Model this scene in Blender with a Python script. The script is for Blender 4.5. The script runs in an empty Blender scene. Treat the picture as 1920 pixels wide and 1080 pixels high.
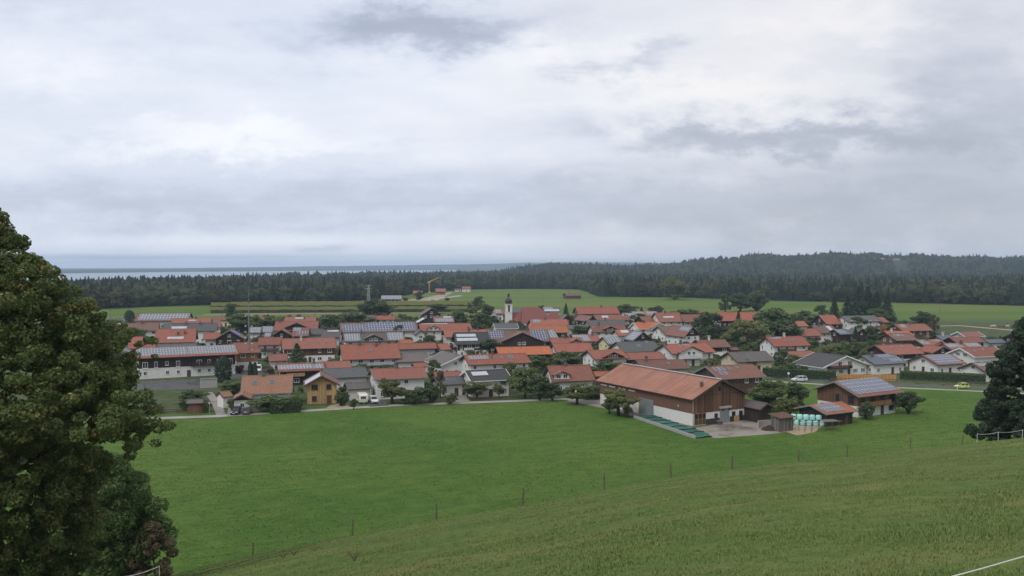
import bpy, math, random
import numpy as np
from mathutils import Vector, Matrix, Euler
R = math.radians
random.seed(7); rng = np.random.default_rng(11)
scene = bpy.context.scene
col = scene.collection

# ------------------------------------------------------------------ camera
CAMZ, FPX, HORIZ = 35.0, 1600.0, 500.0
cam_d = bpy.data.cameras.new('camera'); cam = bpy.data.objects.new('camera', cam_d); col.objects.link(cam)
cam_d.sensor_width = 36.0; cam_d.lens = 36.0 * FPX / 1920.0
cam_d.clip_start = 0.3; cam_d.clip_end = 60000
cam.location = (0, 0, CAMZ)
cam.rotation_euler = (R(90) - math.atan((540 - HORIZ) / FPX), 0, 0)
scene.camera = cam

# ------------------------------------------------------------------ render and exposure
scene.render.engine = 'CYCLES'
cy = scene.cycles
cy.use_denoising = True
cy.max_bounces = 5; cy.diffuse_bounces = 3; cy.glossy_bounces = 2; cy.transmission_bounces = 2
cy.transparent_max_bounces = 8; cy.volume_bounces = 1; cy.caustics_reflective = False; cy.caustics_refractive = False
scene.view_settings.view_transform = 'Standard'; scene.view_settings.look = 'None'
scene.view_settings.gamma = 1.0; scene.view_settings.exposure = 0.18
scene.view_settings.use_curve_mapping = False

# ------------------------------------------------------------------ node helper
class NT:
    def __init__(s, tree): s.t = tree; s.n = tree.nodes; s.l = tree.links
    def node(s, typ, **kw):
        n = s.n.new(typ)
        for k, v in kw.items(): setattr(n, k, v)
        return n
    def put(s, inp, v):
        if hasattr(v, 'is_linked') or isinstance(v, bpy.types.NodeSocket): s.l.new(v, inp)
        else: inp.default_value = v
    def math(s, op, a, b=None, c=None, clamp=False):
        n = s.node('ShaderNodeMath', operation=op); n.use_clamp = clamp
        s.put(n.inputs[0], a)
        if b is not None: s.put(n.inputs[1], b)
        if c is not None: s.put(n.inputs[2], c)
        return n.outputs[0]
    def vmath(s, op, a, b=None):
        n = s.node('ShaderNodeVectorMath', operation=op); s.put(n.inputs[0], a)
        if b is not None: s.put(n.inputs[1], b)
        return n.outputs[0]
    def mix(s, f, a, b, mode='MIX'):
        n = s.node('ShaderNodeMix', data_type='RGBA', blend_type=mode)
        s.put(n.inputs[0], f)
        for i, v in ((6, a), (7, b)):
            if isinstance(v, tuple) and len(v) == 3: v = (*v, 1)
            s.put(n.inputs[i], v)
        return n.outputs[2]
    def noise(s, vec, scale, detail=4, rough=0.55, dist=0.0):
        n = s.node('ShaderNodeTexNoise'); n.inputs['Scale'].default_value = scale
        n.inputs['Detail'].default_value = detail; n.inputs['Roughness'].default_value = rough
        n.inputs['Distortion'].default_value = dist
        if vec is not None: s.l.new(vec, n.inputs['Vector'])
        return n.outputs['Fac']
    def smooth(s, v, a, b, lo=0.0, hi=1.0):
        n = s.node('ShaderNodeMapRange', interpolation_type='SMOOTHSTEP'); s.put(n.inputs[0], v)
        n.inputs[1].default_value = a; n.inputs[2].default_value = b
        n.inputs[3].default_value = lo; n.inputs[4].default_value = hi
        return n.outputs[0]
    def comb(s, x, y, z):
        n = s.node('ShaderNodeCombineXYZ')
        for i, v in enumerate((x, y, z)): s.put(n.inputs[i], v)
        return n.outputs[0]
    def sep(s, v):
        n = s.node('ShaderNodeSeparateXYZ'); s.l.new(v, n.inputs[0]); return n.outputs

# ------------------------------------------------------------------ sky (overcast cloud deck over a Nishita sky)
SUN_EL, SUN_AZ = R(48), R(215)          # azimuth clockwise from +Y : behind and to the left of the camera
world = bpy.data.worlds.new('World'); scene.world = world; world.use_nodes = True
w = NT(world.node_tree); w.n.clear()
tc = w.node('ShaderNodeTexCoord'); d = tc.outputs['Generated']
sky = w.node('ShaderNodeTexSky', sky_type='NISHITA'); sky.sun_disc = False
sky.sun_elevation = SUN_EL; sky.sun_rotation = SUN_AZ; sky.altitude = 530; sky.air_density = 1.0; sky.dust_density = 2.0
dx, dy, dz = w.sep(d)
zz = w.math('ADD', w.math('MAXIMUM', dz, 0.0), 0.05)
px, py = w.math('DIVIDE', dx, zz), w.math('DIVIDE', dy, zz)
P = w.comb(px, py, 0.0)
warp = w.noise(P, 0.55, 4, 0.55)
n1 = w.noise(w.comb(w.math('ADD', px, w.math('MULTIPLY', warp, 1.2)), w.math('MULTIPLY', py, 1.0), 3.1), 0.30, 5, 0.45, 0.3)
n2 = w.noise(w.comb(px, py, 9.7), 0.95, 5, 0.5, 0.3)
dyc = w.math('MAXIMUM', dy, 0.08)
u, v = w.math('DIVIDE', dx, dyc), w.math('DIVIDE', dz, dyc)
wu = w.noise(w.comb(w.math('MULTIPLY', u, 3.0), w.math('MULTIPLY', v, 9.0), 1.0), 2.2, 6, 0.62)
wv = w.noise(w.comb(w.math('MULTIPLY', u, 4.5), w.math('MULTIPLY', v, 9.0), 5.0), 2.4, 6, 0.64)
uu = w.math('ADD', u, w.math('MULTIPLY', w.math('SUBTRACT', wu, 0.5), 0.34))
vv = w.math('ADD', v, w.math('MULTIPLY', w.math('SUBTRACT', wv, 0.5), 0.13))
def blob(x, y, rx, ry, amp, uu=uu, vv=vv):            # a cloud mass around a direction (given through its place on the photograph)
    a = w.math('DIVIDE', w.math('SUBTRACT', uu, (x - 960) / FPX), rx / FPX)
    b = w.math('DIVIDE', w.math('SUBTRACT', vv, (HORIZ - y) / FPX), ry / FPX)
    r2 = w.math('ADD', w.math('MULTIPLY', a, a), w.math('MULTIPLY', b, b))
    return w.math('MULTIPLY', w.math('POWER', 2.718, w.math('MULTIPLY', r2, -1.0)), amp)
rise = w.smooth(dz, 0.02, 0.17, 0.18, 1.0)
tone = w.math('ADD', w.math('MULTIPLY', w.math('SUBTRACT', n1, 0.5), w.math('MULTIPLY', rise, 1.15)), w.math('MULTIPLY', w.math('SUBTRACT', n2, 0.5), w.math('MULTIPLY', rise, 0.38)))
fine = w.noise(w.comb(w.math('MULTIPLY', u, 5.0), w.math('MULTIPLY', v, 16.0), 2.5), 1.6, 6, 0.6)
tone = w.math('ADD', tone, w.math('MULTIPLY', w.math('SUBTRACT', fine, 0.5), 0.26))
for bl in ((790, 62, 210, 46, -0.62), (1205, 112, 95, 32, -0.5), (1480, 258, 320, 36, -0.62), (1850, 220, 230, 85, -0.40),
           (1090, 100, 190, 34, 0.28), (470, 262, 200, 36, 0.26), (1330, 175, 330, 40, 0.16), (70, 90, 260, 70, 0.26),
           (230, 380, 520, 60, -0.26), (900, 375, 560, 50, -0.14), (1650, 400, 560, 90, -0.42), (420, 305, 330, 26, -0.16),
           (600, 466, 45, 8, -0.22), (250, 482, 420, 5, -0.30), (420, 452, 520, 14, 0.20), (1800, 90, 170, 90, -0.18), (1560, 40, 180, 40, 0.2)):
    low = bl[3] < 20
    tone = w.math('ADD', tone, blob(*bl, *((uu, w.math('ADD', v, w.math('MULTIPLY', w.math('SUBTRACT', wv, 0.5), 0.008))) if low else ())))
tn = w.smooth(tone, -0.85, 0.75)
ramp = w.node('ShaderNodeValToRGB'); w.l.new(tn, ramp.inputs[0])
cr = ramp.color_ramp; cr.interpolation = 'B_SPLINE'
stops = [(0.0, (3.5, 3.9, 4.9)), (0.30, (5.2, 5.75, 6.95)), (0.52, (6.8, 7.3, 8.4)), (0.75, (8.3, 8.6, 9.25)), (1.0, (9.7, 9.65, 9.8))]
while len(cr.elements) < len(stops): cr.elements.new(0.5)
for e, (p_, c_) in zip(cr.elements, stops): e.position = p_; e.color = (c_[0] / 10, c_[1] / 10, c_[2] / 10, 1)
clouds = w.vmath('SCALE', ramp.outputs[0]); clouds.node.inputs[3].default_value = 10.0
greyer = w.mix(1.0, clouds, (1.0, 0.955, 0.90), 'MULTIPLY')
clouds = w.mix(w.smooth(uu, -0.25, 0.35), clouds, greyer)
bgm = w.mix(0.93, sky.outputs[0], clouds)
bg = w.node('ShaderNodeBackground'); w.l.new(bgm, bg.inputs[0]); bg.inputs[1].default_value = 0.1
wo = w.node('ShaderNodeOutputWorld'); w.l.new(bg.outputs[0], wo.inputs[0])
SKYBG = bg

sun_d = bpy.data.lights.new('sun', 'SUN'); sun_d.energy = 1.5; sun_d.angle = R(25); sun_d.color = (1.0, 0.96, 0.9)
sun = bpy.data.objects.new('sun', sun_d); col.objects.link(sun)
sv = Vector((math.sin(SUN_AZ) * math.cos(SUN_EL), math.cos(SUN_AZ) * math.cos(SUN_EL), math.sin(SUN_EL)))
sun.rotation_euler = sv.to_track_quat('Z', 'Y').to_euler(); sun.location = (0, -50, 120)

# ------------------------------------------------------------------ pixels of the photograph -> places on the ground
def at(px, py, z=0.0):
    D = (CAMZ - z) * FPX / (py - HORIZ)
    return Vector(((px - 960) / FPX * D, D, z))
def at_depth(px, Y, z=0.0): return Vector(((px - 960) / FPX * Y, Y, z))
def to_px(p): return 960 + FPX * p[0] / p[1], HORIZ + FPX * (CAMZ - p[2]) / p[1]
def interp(x, pts):
    return float(np.interp(x, [p[0] for p in pts], [p[1] for p in pts]))

# ------------------------------------------------------------------ mesh builder
class MB:
    def __init__(s): s.v = []; s.f = []; s.m = []
    def face(s, pts, m=0):
        i = len(s.v); s.v.extend([tuple(p) for p in pts]); s.f.append(tuple(range(i, i + len(pts)))); s.m.append(m)
    def box(s, x0, x1, y0, y1, z0, z1, m=0, top=None):
        i = len(s.v)
        s.v += [(x0, y0, z0), (x1, y0, z0), (x1, y1, z0), (x0, y1, z0), (x0, y0, z1), (x1, y0, z1), (x1, y1, z1), (x0, y1, z1)]
        for k, q in enumerate(((0, 3, 2, 1), (4, 5, 6, 7), (0, 1, 5, 4), (1, 2, 6, 5), (2, 3, 7, 6), (3, 0, 4, 7))):
            s.f.append(tuple(i + a for a in q)); s.m.append(top if (k == 1 and top is not None) else m)
        return s
    def prism_x(s, prof, x0, x1, m=0, mats=None):      # profile in (y,z), extruded along x ; profile counter-clockwise seen from +x
        n = len(prof); i = len(s.v)
        s.v += [(x0, a, b) for a, b in prof] + [(x1, a, b) for a, b in prof]
        for k in range(n):
            j = (k + 1) % n
            s.f.append((i + k, i + j, i + n + j, i + n + k)); s.m.append(mats[k] if mats else m)
        s.f.append(tuple(i + k for k in reversed(range(n)))); s.m.append(m)
        s.f.append(tuple(i + n + k for k in range(n))); s.m.append(m)
        return s
    def prism_z(s, poly, z0, z1, m=0, top=None):
        n = len(poly); i = len(s.v)
        s.v += [(a, b, z0) for a, b in poly] + [(a, b, z1) for a, b in poly]
        for k in range(n):
            j = (k + 1) % n
            s.f.append((i + k, i + j, i + n + j, i + n + k)); s.m.append(m)
        s.f.append(tuple(i + k for k in reversed(range(n)))); s.m.append(m)
        s.f.append(tuple(i + n + k for k in range(n))); s.m.append(m if top is None else top)
        return s
    def tube(s, pts, rad, n=6, m=0, caps=True):
        pts = [Vector(p) for p in pts]
        if not hasattr(rad, '__len__'): rad = [rad] * len(pts)
        base = len(s.v)
        for k, p in enumerate(pts):
            t = (pts[min(k + 1, len(pts) - 1)] - pts[max(k - 1, 0)]).normalized()
            a = t.cross(Vector((0.31, 0.87, 0.39)))
            if a.length < 0.05: a = t.cross(Vector((1, 0, 0)))
            a.normalize(); b = t.cross(a)
            for j in range(n):
                q = p + (a * math.cos(2 * math.pi * j / n) + b * math.sin(2 * math.pi * j / n)) * rad[k]
                s.v.append(tuple(q))
        for k in range(len(pts) - 1):
            for j in range(n):
                j2 = (j + 1) % n
                s.f.append((base + k * n + j, base + k * n + j2, base + (k + 1) * n + j2, base + (k + 1) * n + j)); s.m.append(m)
        if caps:
            s.f.append(tuple(base + j for j in reversed(range(n)))); s.m.append(m)
            s.f.append(tuple(base + (len(pts) - 1) * n + j for j in range(n))); s.m.append(m)
        return s
    def lathe(s, prof, n=12, m=0, cx=0, cy_=0):
        base = len(s.v)
        for r, z in prof:
            for j in range(n): s.v.append((cx + r * math.cos(2 * math.pi * j / n), cy_ + r * math.sin(2 * math.pi * j / n), z))
        for k in range(len(prof) - 1):
            for j in range(n):
                j2 = (j + 1) % n
                s.f.append((base + k * n + j, base + k * n + j2, base + (k + 1) * n + j2, base + (k + 1) * n + j)); s.m.append(m)
        s.f.append(tuple(base + j for j in reversed(range(n)))); s.m.append(m)
        s.f.append(tuple(base + (len(prof) - 1) * n + j for j in range(n))); s.m.append(m)
        return s
    def mesh(s, name, mats, smooth=False):
        me = bpy.data.meshes.new(name); me.from_pydata(s.v, [], s.f)
        for mt in mats: me.materials.append(mt)
        if len(mats) > 1: me.polygons.foreach_set('material_index', s.m)
        if smooth: me.polygons.foreach_set('use_smooth', [True] * len(s.f))
        me.update(); return me
    def build(s, name, mats, parent=None, smooth=False):
        if not isinstance(mats, (list, tuple)): mats = [mats]
        return link(name, s.mesh(name, mats, smooth), parent)

def link(name, me, parent=None, loc=None, rotz=None, scale=None):
    o = bpy.data.objects.new(name, me); col.objects.link(o)
    if parent is not None: o.parent = parent
    if loc is not None: o.location = loc
    if rotz is not None: o.rotation_euler = (0, 0, rotz)
    if scale is not None: o.scale = scale
    return o
def tag(o, label=None, cat=None, group=None, kind=None):
    if label: o['label'] = label
    if cat: o['category'] = cat
    if group: o['group'] = group
    if kind: o['kind'] = kind
    return o
def thing(name, label, cat, loc, rotz=0, group=None):
    o = bpy.data.objects.new(name, None); col.objects.link(o); o.empty_display_size = 0.5
    o.location = loc; o.rotation_euler = (0, 0, rotz)
    return tag(o, label, cat, group)
def quads_mesh(name, verts, mat, nper=4):
    n = len(verts) // nper
    me = bpy.data.meshes.new(name); me.vertices.add(len(verts)); me.vertices.foreach_set('co', np.asarray(verts, dtype=np.float32).ravel())
    me.loops.add(n * nper); me.loops.foreach_set('vertex_index', np.arange(n * nper, dtype=np.int32))
    me.polygons.add(n); me.polygons.foreach_set('loop_start', np.arange(n, dtype=np.int32) * nper)
    me.update(calc_edges=True); me.validate(); me.materials.append(mat); return me

# ------------------------------------------------------------------ materials
M = {}
def new_mat(name):
    m = bpy.data.materials.new(name); m.use_nodes = True; M[name] = m
    t = NT(m.node_tree); b = t.n['Principled BSDF']; b.inputs['Specular IOR Level'].default_value = 0.3
    return t, b
def vary(t, colr, amt=0.12, sat=0.0):
    oi = t.node('ShaderNodeObjectInfo'); h = t.node('ShaderNodeHueSaturation')
    h.inputs['Color'].default_value = (0, 0, 0, 1)
    if isinstance(colr, tuple): h.inputs['Color'].default_value = (*colr[:3], 1)
    else: t.l.new(colr, h.inputs['Color'])
    t.l.new(t.smooth_lin(oi.outputs['Random'], 1 - amt, 1 + amt), h.inputs['Value'])
    return h.outputs[0]
def smooth_lin(self, v, lo, hi):
    n = self.node('ShaderNodeMapRange'); self.put(n.inputs[0], v); n.inputs[3].default_value = lo; n.inputs[4].default_value = hi
    return n.outputs[0]
NT.smooth_lin = smooth_lin
def plain(name, c, rough=0.8, var=0.15, scale=2.0, metal=0.0, stain=0.25, objvar=0.0):
    t, b = new_mat(name); tcn = t.node('ShaderNodeTexCoord')
    n = t.noise(tcn.outputs['Object'], scale, 5, 0.6)
    dark = tuple(x * (1 - var * 1.6) for x in c); light = tuple(min(1, x * (1 + var)) for x in c)
    cc = t.mix(t.smooth(n, 0.3, 0.7), dark, light)
    n2 = t.noise(tcn.outputs['Object'], scale * 0.23, 3, 0.6)
    cc = t.mix(t.math('MULTIPLY', t.smooth(n2, 0.45, 0.75), stain), cc, tuple(x * 0.6 for x in c))
    if objvar: cc = vary(t, cc, objvar)
    t.l.new(cc, b.inputs['Base Color']); b.inputs['Roughness'].default_value = rough; b.inputs['Metallic'].default_value = metal
    return M[name]
for nm, c in dict(white=(.66, .65, .62), offwhite=(.52, .51, .48), cream=(.60, .51, .36), yellow=(.64, .55, .29), greywall=(.42, .43, .44),
                  concrete=(.33, .32, .30), darkbase=(.05, .045, .045)).items():
    t, b = new_mat('wall_' + nm); tcn = t.node('ShaderNodeTexCoord'); o = tcn.outputs['Object']
    n = t.noise(o, 1.3, 5, 0.6)
    sx, sy, sz = t.sep(o)
    streak = t.noise(t.comb(t.math('MULTIPLY', sx, 2.2), t.math('MULTIPLY', sy, 2.2), t.math('MULTIPLY', sz, 0.25)), 1.5, 4, 0.6)
    cc = t.mix(t.smooth(n, 0.25, 0.75), tuple(x * 0.92 for x in c), tuple(min(.82, x * 1.04) for x in c))
    cc = t.mix(t.math('MULTIPLY', t.smooth(streak, 0.5, 0.8), 0.35), cc, tuple(x * 0.72 for x in c))
    t.l.new(vary(t, cc, 0.05), b.inputs['Base Color']); b.inputs['Roughness'].default_value = 0.9
def wood(name, c, objvar=0.1, axis=0):
    t, b = new_mat(name); tcn = t.node('ShaderNodeTexCoord'); sx, sy, sz = t.sep(tcn.outputs['Object'])
    s_ = t.math('ADD', sx, sy)
    fl = t.math('FLOOR', t.math('MULTIPLY', s_, 4.0))
    wn = t.node('ShaderNodeTexWhiteNoise', noise_dimensions='1D'); t.l.new(fl, wn.inputs['W'])
    g = t.noise(t.comb(t.math('MULTIPLY', s_, 9.0), t.math('MULTIPLY', sy, 0.2), t.math('MULTIPLY', sz, 0.6)), 1.4, 4, 0.6)
    cc = t.mix(wn.outputs['Value'], tuple(x * 0.72 for x in c), tuple(x * 1.22 for x in c))
    cc = t.mix(t.math('MULTIPLY', t.smooth(g, 0.4, 0.75), 0.55), cc, tuple(x * 0.45 for x in c))
    if objvar: cc = vary(t, cc, objvar)
    t.l.new(cc, b.inputs['Base Color']); b.inputs['Roughness'].default_value = 0.85
for nm, c in dict(dark=(.040, .026, .021), brown=(.105, .060, .040), redbrown=(.17, .085, .055), orange=(.30, .15, .065), light=(.46, .29, .14),
                  grey=(.13, .115, .10), black=(.02, .019, .018)).items(): wood('wood_' + nm, c)
wood('wood_plank', (.15, .080, .046), 0.42)
wood('wood_greyplank', (.15, .13, .115), 0.3)

def tile(name, c, moss=0.35):
    t, b = new_mat(name); tcn = t.node('ShaderNodeTexCoord'); o = tcn.outputs['Object']
    sx, sy, sz = t.sep(o)
    oi = t.node('ShaderNodeObjectInfo')
    off = t.vmath('ADD', o, t.comb(t.math('MULTIPLY', oi.outputs['Random'], 90.0), 0.0, 0.0))
    cellx = t.math('FLOOR', t.math('MULTIPLY', sx, 3.0)); celly = t.math('FLOOR', t.math('MULTIPLY', sy, 2.6))
    wn = t.node('ShaderNodeTexWhiteNoise', noise_dimensions='3D'); t.l.new(t.comb(cellx, celly, oi.outputs['Random']), wn.inputs['Vector'])
    n = t.noise(off, 0.35, 5, 0.62); n2 = t.noise(off, 1.6, 4, 0.6)
    cc = t.mix(wn.outputs['Value'], tuple(x * 0.86 for x in c), tuple(x * 1.14 for x in c))
    cc = t.mix(t.math('MULTIPLY', t.smooth(n, 0.42, 0.72), 0.5), cc, tuple(x * f for x, f in zip(c, (.66, .72, .76))))
    cc = t.mix(t.math('MULTIPLY', t.smooth(n2, 0.52, 0.8), moss), cc, (.11, .09, .065))
    fr = t.math('FRACT', t.math('MULTIPLY', sy, 2.6))
    cc = t.mix(t.smooth(fr, 0.78, 1.0, 0.0, 0.28), cc, tuple(x * 0.35 for x in c))
    wn2 = t.node('ShaderNodeTexWhiteNoise', noise_dimensions='1D'); t.l.new(t.math('MULTIPLY', oi.outputs['Random'], 37.0), wn2.inputs['W'])
    cc = t.mix(t.math('MULTIPLY', wn2.outputs['Value'], 0.5), cc, tuple(x * f + g_ for x, f, g_ in zip(c, (.5, .7, .8), (.02, .022, .018))))
    st = t.noise(t.comb(t.math('MULTIPLY', sx, 1.3), t.math('MULTIPLY', sy, 0.12), oi.outputs['Random']), 1.0, 4, 0.65)
    cc = t.mix(t.math('MULTIPLY', t.smooth(st, 0.5, 0.75), 0.35), cc, tuple(x * .6 for x in c))
    t.l.new(vary(t, cc, 0.16), b.inputs['Base Color']); b.inputs['Roughness'].default_value = 0.62
    bp = t.node('ShaderNodeBump'); bp.inputs['Strength'].default_value = 0.6; bp.inputs['Distance'].default_value = 0.03
    t.l.new(fr, bp.inputs['Height']); t.l.new(bp.outputs[0], b.inputs['Normal'])
for nm, c in dict(red=(.275, .088, .055), orange=(.39, .115, .048), brick=(.215, .084, .057), brown=(.165, .088, .066), tan=(.31, .145, .088),
                  grey=(.098, .092, .088), slate=(.115, .125, .145), dark=(.052, .048, .047), greybrown=(.125, .098, .088), church=(.21, .060, .045)).items():
    tile('roof_' + nm, c, 0.30)

t, b = new_mat('glass'); b.inputs['Base Color'].default_value = (.018, .022, .026, 1); b.inputs['Roughness'].default_value = 0.08; b.inputs['Specular IOR Level'].default_value = 0.5
t, b = new_mat('skylight_glass'); b.inputs['Base Color'].default_value = (.10, .12, .14, 1); b.inputs['Roughness'].default_value = 0.12; b.inputs['Specular IOR Level'].default_value = 1.0; b.inputs['Metallic'].default_value = 0.5
def solar(name, c, rough=0.16, spec=0.9):
    t, b = new_mat(name); tcn = t.node('ShaderNodeTexCoord'); sx, sy, sz = t.sep(tcn.outputs['Object'])
    fx = t.math('FRACT', t.math('MULTIPLY', t.math('ADD', sx, 10), 6.0)); fy = t.math('FRACT', t.math('MULTIPLY', t.math('ADD', sy, 10), 6.0))
    ln = t.math('MAXIMUM', t.math('GREATER_THAN', fx, 0.93), t.math('GREATER_THAN', fy, 0.93))
    cc = t.mix(t.math('MULTIPLY', ln, 0.35), c, (.35, .36, .4))
    t.l.new(vary(t, cc, 0.08), b.inputs['Base Color']); b.inputs['Roughness'].default_value = rough; b.inputs['Specular IOR Level'].default_value = spec
solar('solar_blue', (.050, .056, .105), 0.2, 0.6); solar('solar_grey', (.13, .135, .15), 0.25, 0.8); solar('solar_dark', (.022, .024, .045), 0.12)
solar('solar_pale', (.40, .42, .46), 0.3, 0.8)
plain('alu', (.46, .47, .49), 0.5, 0.05, 1, 0.1)
plain('whitepaint', (.74, .74, .72), 0.6, 0.06, 3, 0, 0.15)
plain('trim_wood', (.085, .052, .036), 0.8, 0.2, 3)
plain('trim_grey', (.22, .21, .20), 0.8, 0.15, 3)
plain('chimney_brick', (.16, .085, .06), 0.9, 0.2, 4)
plain('chimney_grey', (.12, .115, .11), 0.9, 0.2, 3)
plain('copper_dark', (.055, .052, .052), 0.5, 0.25, 2)
plain('shutter_green', (.03, .075, .06), 0.6, 0.1); plain('shutter_brown', (.12, .05, .03), 0.6, 0.1); plain('shutter_orange', (.42, .16, .05), 0.6, 0.1)
plain('metal_grey', (.19, .215, .235), 0.45, 0.06, 1.5, 0.1, 0.1)
plain('metal_light', (.42, .43, .44), 0.4, 0.06, 1.5, 0.3)
plain('rust', (.13, .07, .042), 0.9, 0.3, 4)
plain('bark', (.075, .058, .045), 0.95, 0.3, 6)
plain('post_wood', (.14, .115, .09), 0.95, 0.3, 8)
plain('tarp_green', (.035, .125, .095), 0.55, 0.22, 1.4, 0, 0.35, 0.25)
plain('bale_wrap', (.36, .66, .62), 0.28, 0.08, 2.2, 0, 0.15, 0.1)
plain('tarp_blue', (.06, .07, .42), 0.45, 0.1)
plain('flower_red', (.5, .03, .03), 0.8, 0.2, 5)
plain('manure', (.055, .038, .028), 0.95, 0.35, 3)
plain('gravel', (.36, .29, .21), 0.95, 0.2, 1.5)
plain('rubber', (.02, .02, .02), 0.8, 0.05)
plain('crane_yellow', (.62, .38, .03), 0.5, 0.08)
plain('awning', (.45, .42, .36), 0.8, 0.08)
for nm, c in dict(silver=(.62, .63, .65), lime=(.55, .62, .14), black=(.018, .018, .02), grey=(.10, .105, .11), white=(.78, .78, .78), cream=(.74, .70, .58)).items():
    plain('paint_' + nm, c, 0.25, 0.03, 1, 0.0, 0.05); M['paint_' + nm].node_tree.nodes['Principled BSDF'].inputs['Coat Weight'].default_value = 0.4
t, b = new_mat('lamp_glass'); b.inputs['Base Color'].default_value = (.7, .7, .68, 1); b.inputs['Roughness'].default_value = 0.1
t, b = new_mat('tail_red'); b.inputs['Base Color'].default_value = (.3, .02, .015, 1); b.inputs['Roughness'].default_value = 0.15

def leafmat(name, c1, c2, tip=None, objvar=0.16, tipamt=0.3):
    t, b = new_mat(name); g = t.node('ShaderNodeNewGeometry'); tcn = t.node('ShaderNodeTexCoord')
    n = t.noise(tcn.outputs['Object'], 0.55, 3, 0.6)
    cc = t.mix(t.smooth_lin(t.math('ADD', t.math('MULTIPLY', g.outputs['Random Per Island'], 0.6), t.math('MULTIPLY', n, 0.4)), 0, 1), c1, c2)
    if tip:
        n2 = t.noise(tcn.outputs['Object'], 0.8, 3, 0.6)
        f = t.math('MULTIPLY', t.smooth(n2, 0.52, 0.68), t.math('GREATER_THAN', g.outputs['Random Per Island'], 1 - tipamt))
        cc = t.mix(f, cc, tip)
    cc = vary(t, cc, objvar)
    t.l.new(cc, b.inputs['Base Color']); b.inputs['Roughness'].default_value = 0.6; b.inputs['Specular IOR Level'].default_value = 0.25
    tr = t.node('ShaderNodeBsdfTranslucent'); t.l.new(cc, tr.inputs[0])
    mx = t.node('ShaderNodeMixShader'); mx.inputs[0].default_value = 0.35
    t.l.new(b.outputs[0], mx.inputs[1]); t.l.new(tr.outputs[0], mx.inputs[2])
    t.l.new(mx.outputs[0], t.n['Material Output'].inputs[0])
leafmat('leaf_green', (.075, .118, .040), (.165, .215, .075))
leafmat('leaf_dark', (.056, .092, .040), (.125, .168, .066))
leafmat('leaf_olive', (.095, .120, .040), (.200, .210, .080))
leafmat('leaf_willow', (.125, .145, .055), (.250, .255, .105))
leafmat('leaf_bright', (.10, .17, .025), (.20, .28, .04))
leafmat('leaf_maroon', (.035, .014, .016), (.075, .028, .026))
leafmat('leaf_brown', (.11, .092, .055), (.19, .155, .09))
leafmat('leaf_conifer', (.024, .048, .026), (.058, .090, .045))
leafmat('leaf_hedge', (.042, .080, .028), (.105, .150, .052))
leafmat('leaf_maple', (.066, .102, .034), (.155, .190, .060), (.36, .26, .095), 0.0, 0.36)
leafmat('leaf_cherry', (.055, .105, .036), (.130, .195, .062), None, 0.0)
leafmat('leaf_forest_c', (.026, .045, .028), (.060, .084, .046), None, 0.35)
leafmat('leaf_forest_d', (.056, .078, .034), (.130, .145, .060), None, 0.5)
leafmat('leaf_corn', (.05, .075, .022), (.17, .15, .06), None, 0.0)

# grass ground
t, b = new_mat('ground'); g = t.node('ShaderNodeNewGeometry'); pos = g.outputs['Position']
at_p = t.node('ShaderNodeAttribute', attribute_name='pasture'); at_w = t.node('ShaderNodeAttribute', attribute_name='wood'); at_g = t.node('ShaderNodeAttribute', attribute_name='garden')
sx, sy, sz = t.sep(pos)
nA = t.noise(pos, 0.018, 5, 0.6); nB = t.noise(pos, 0.22, 5, 0.65); nC = t.noise(pos, 2.6, 4, 0.7); nD = t.noise(pos, 14.0, 3, 0.7)
ang = R(20)
al = t.math('ADD', t.math('MULTIPLY', sx, math.cos(ang)), t.math('MULTIPLY', sy, math.sin(ang)))
ac = t.math('SUBTRACT', t.math('MULTIPLY', sy, math.cos(ang)), t.math('MULTIPLY', sx, math.sin(ang)))
row = t.noise(t.comb(t.math('MULTIPLY', al, 0.10), t.math('MULTIPLY', ac, 1.1), 0.0), 1.0, 4, 0.7)
mead = t.mix(t.smooth(nA, 0.35, 0.65), (.066, .132, .020), (.112, .172, .032))
mead = t.mix(t.math('MULTIPLY', t.smooth(row, 0.42, 0.66), 0.7), mead, (.046, .100, .016))
mm = t.noise(t.comb(t.math('MULTIPLY', al, 0.35), t.math('MULTIPLY', ac, 0.8), 4.0), 1.0, 5, 0.75)
mead = t.mix(t.math('MULTIPLY', t.smooth(mm, 0.5, 0.62), 0.55), mead, (.036, .086, .016))
mead = t.mix(t.math('MULTIPLY', t.smooth(nB, 0.45, 0.75), 0.45), mead, (.135, .185, .042))
mead = t.mix(t.math('MULTIPLY', t.smooth(nC, 0.5, 0.75), 0.45), mead, (.048, .104, .018))
pasA = t.mix(t.smooth(nC, 0.3, 0.7), (.092, .148, .033), (.150, .195, .056))
hp = t.noise(t.comb(t.math('MULTIPLY', al, 0.07), t.math('MULTIPLY', ac, 0.22), 2.0), 1.0, 6, 0.68)
pasA = t.mix(t.math('MULTIPLY', t.smooth(hp, 0.45, 0.70), 0.55), pasA, (.25, .225, .085))
pasA = t.mix(t.math('MULTIPLY', t.smooth(nB, 0.55, 0.78), 0.6), pasA, (.066, .130, .034))
pasA = t.mix(t.math('MULTIPLY', t.smooth(nD, 0.5, 0.75), 0.4), pasA, (.060, .092, .024))
nE = t.noise(pos, 0.7, 6, 0.72)
pasA = t.mix(t.math('MULTIPLY', t.smooth(nE, 0.45, 0.75), 0.55), pasA, (.050, .098, .022))
dirt = t.noise(pos, 0.11, 6, 0.75)
pasA = t.mix(t.math('MULTIPLY', t.smooth(dirt, 0.70, 0.76), 0.5), pasA, (.075, .055, .03))
gard = t.mix(t.smooth(nB, 0.35, 0.65), (.045, .082, .02), (.10, .105, .06))
gard = t.mix(t.math('MULTIPLY', t.smooth(nC, 0.55, 0.7), 0.5), gard, (.14, .125, .10))
wd = t.mix(nB, (.018, .032, .016), (.040, .055, .026))
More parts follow.
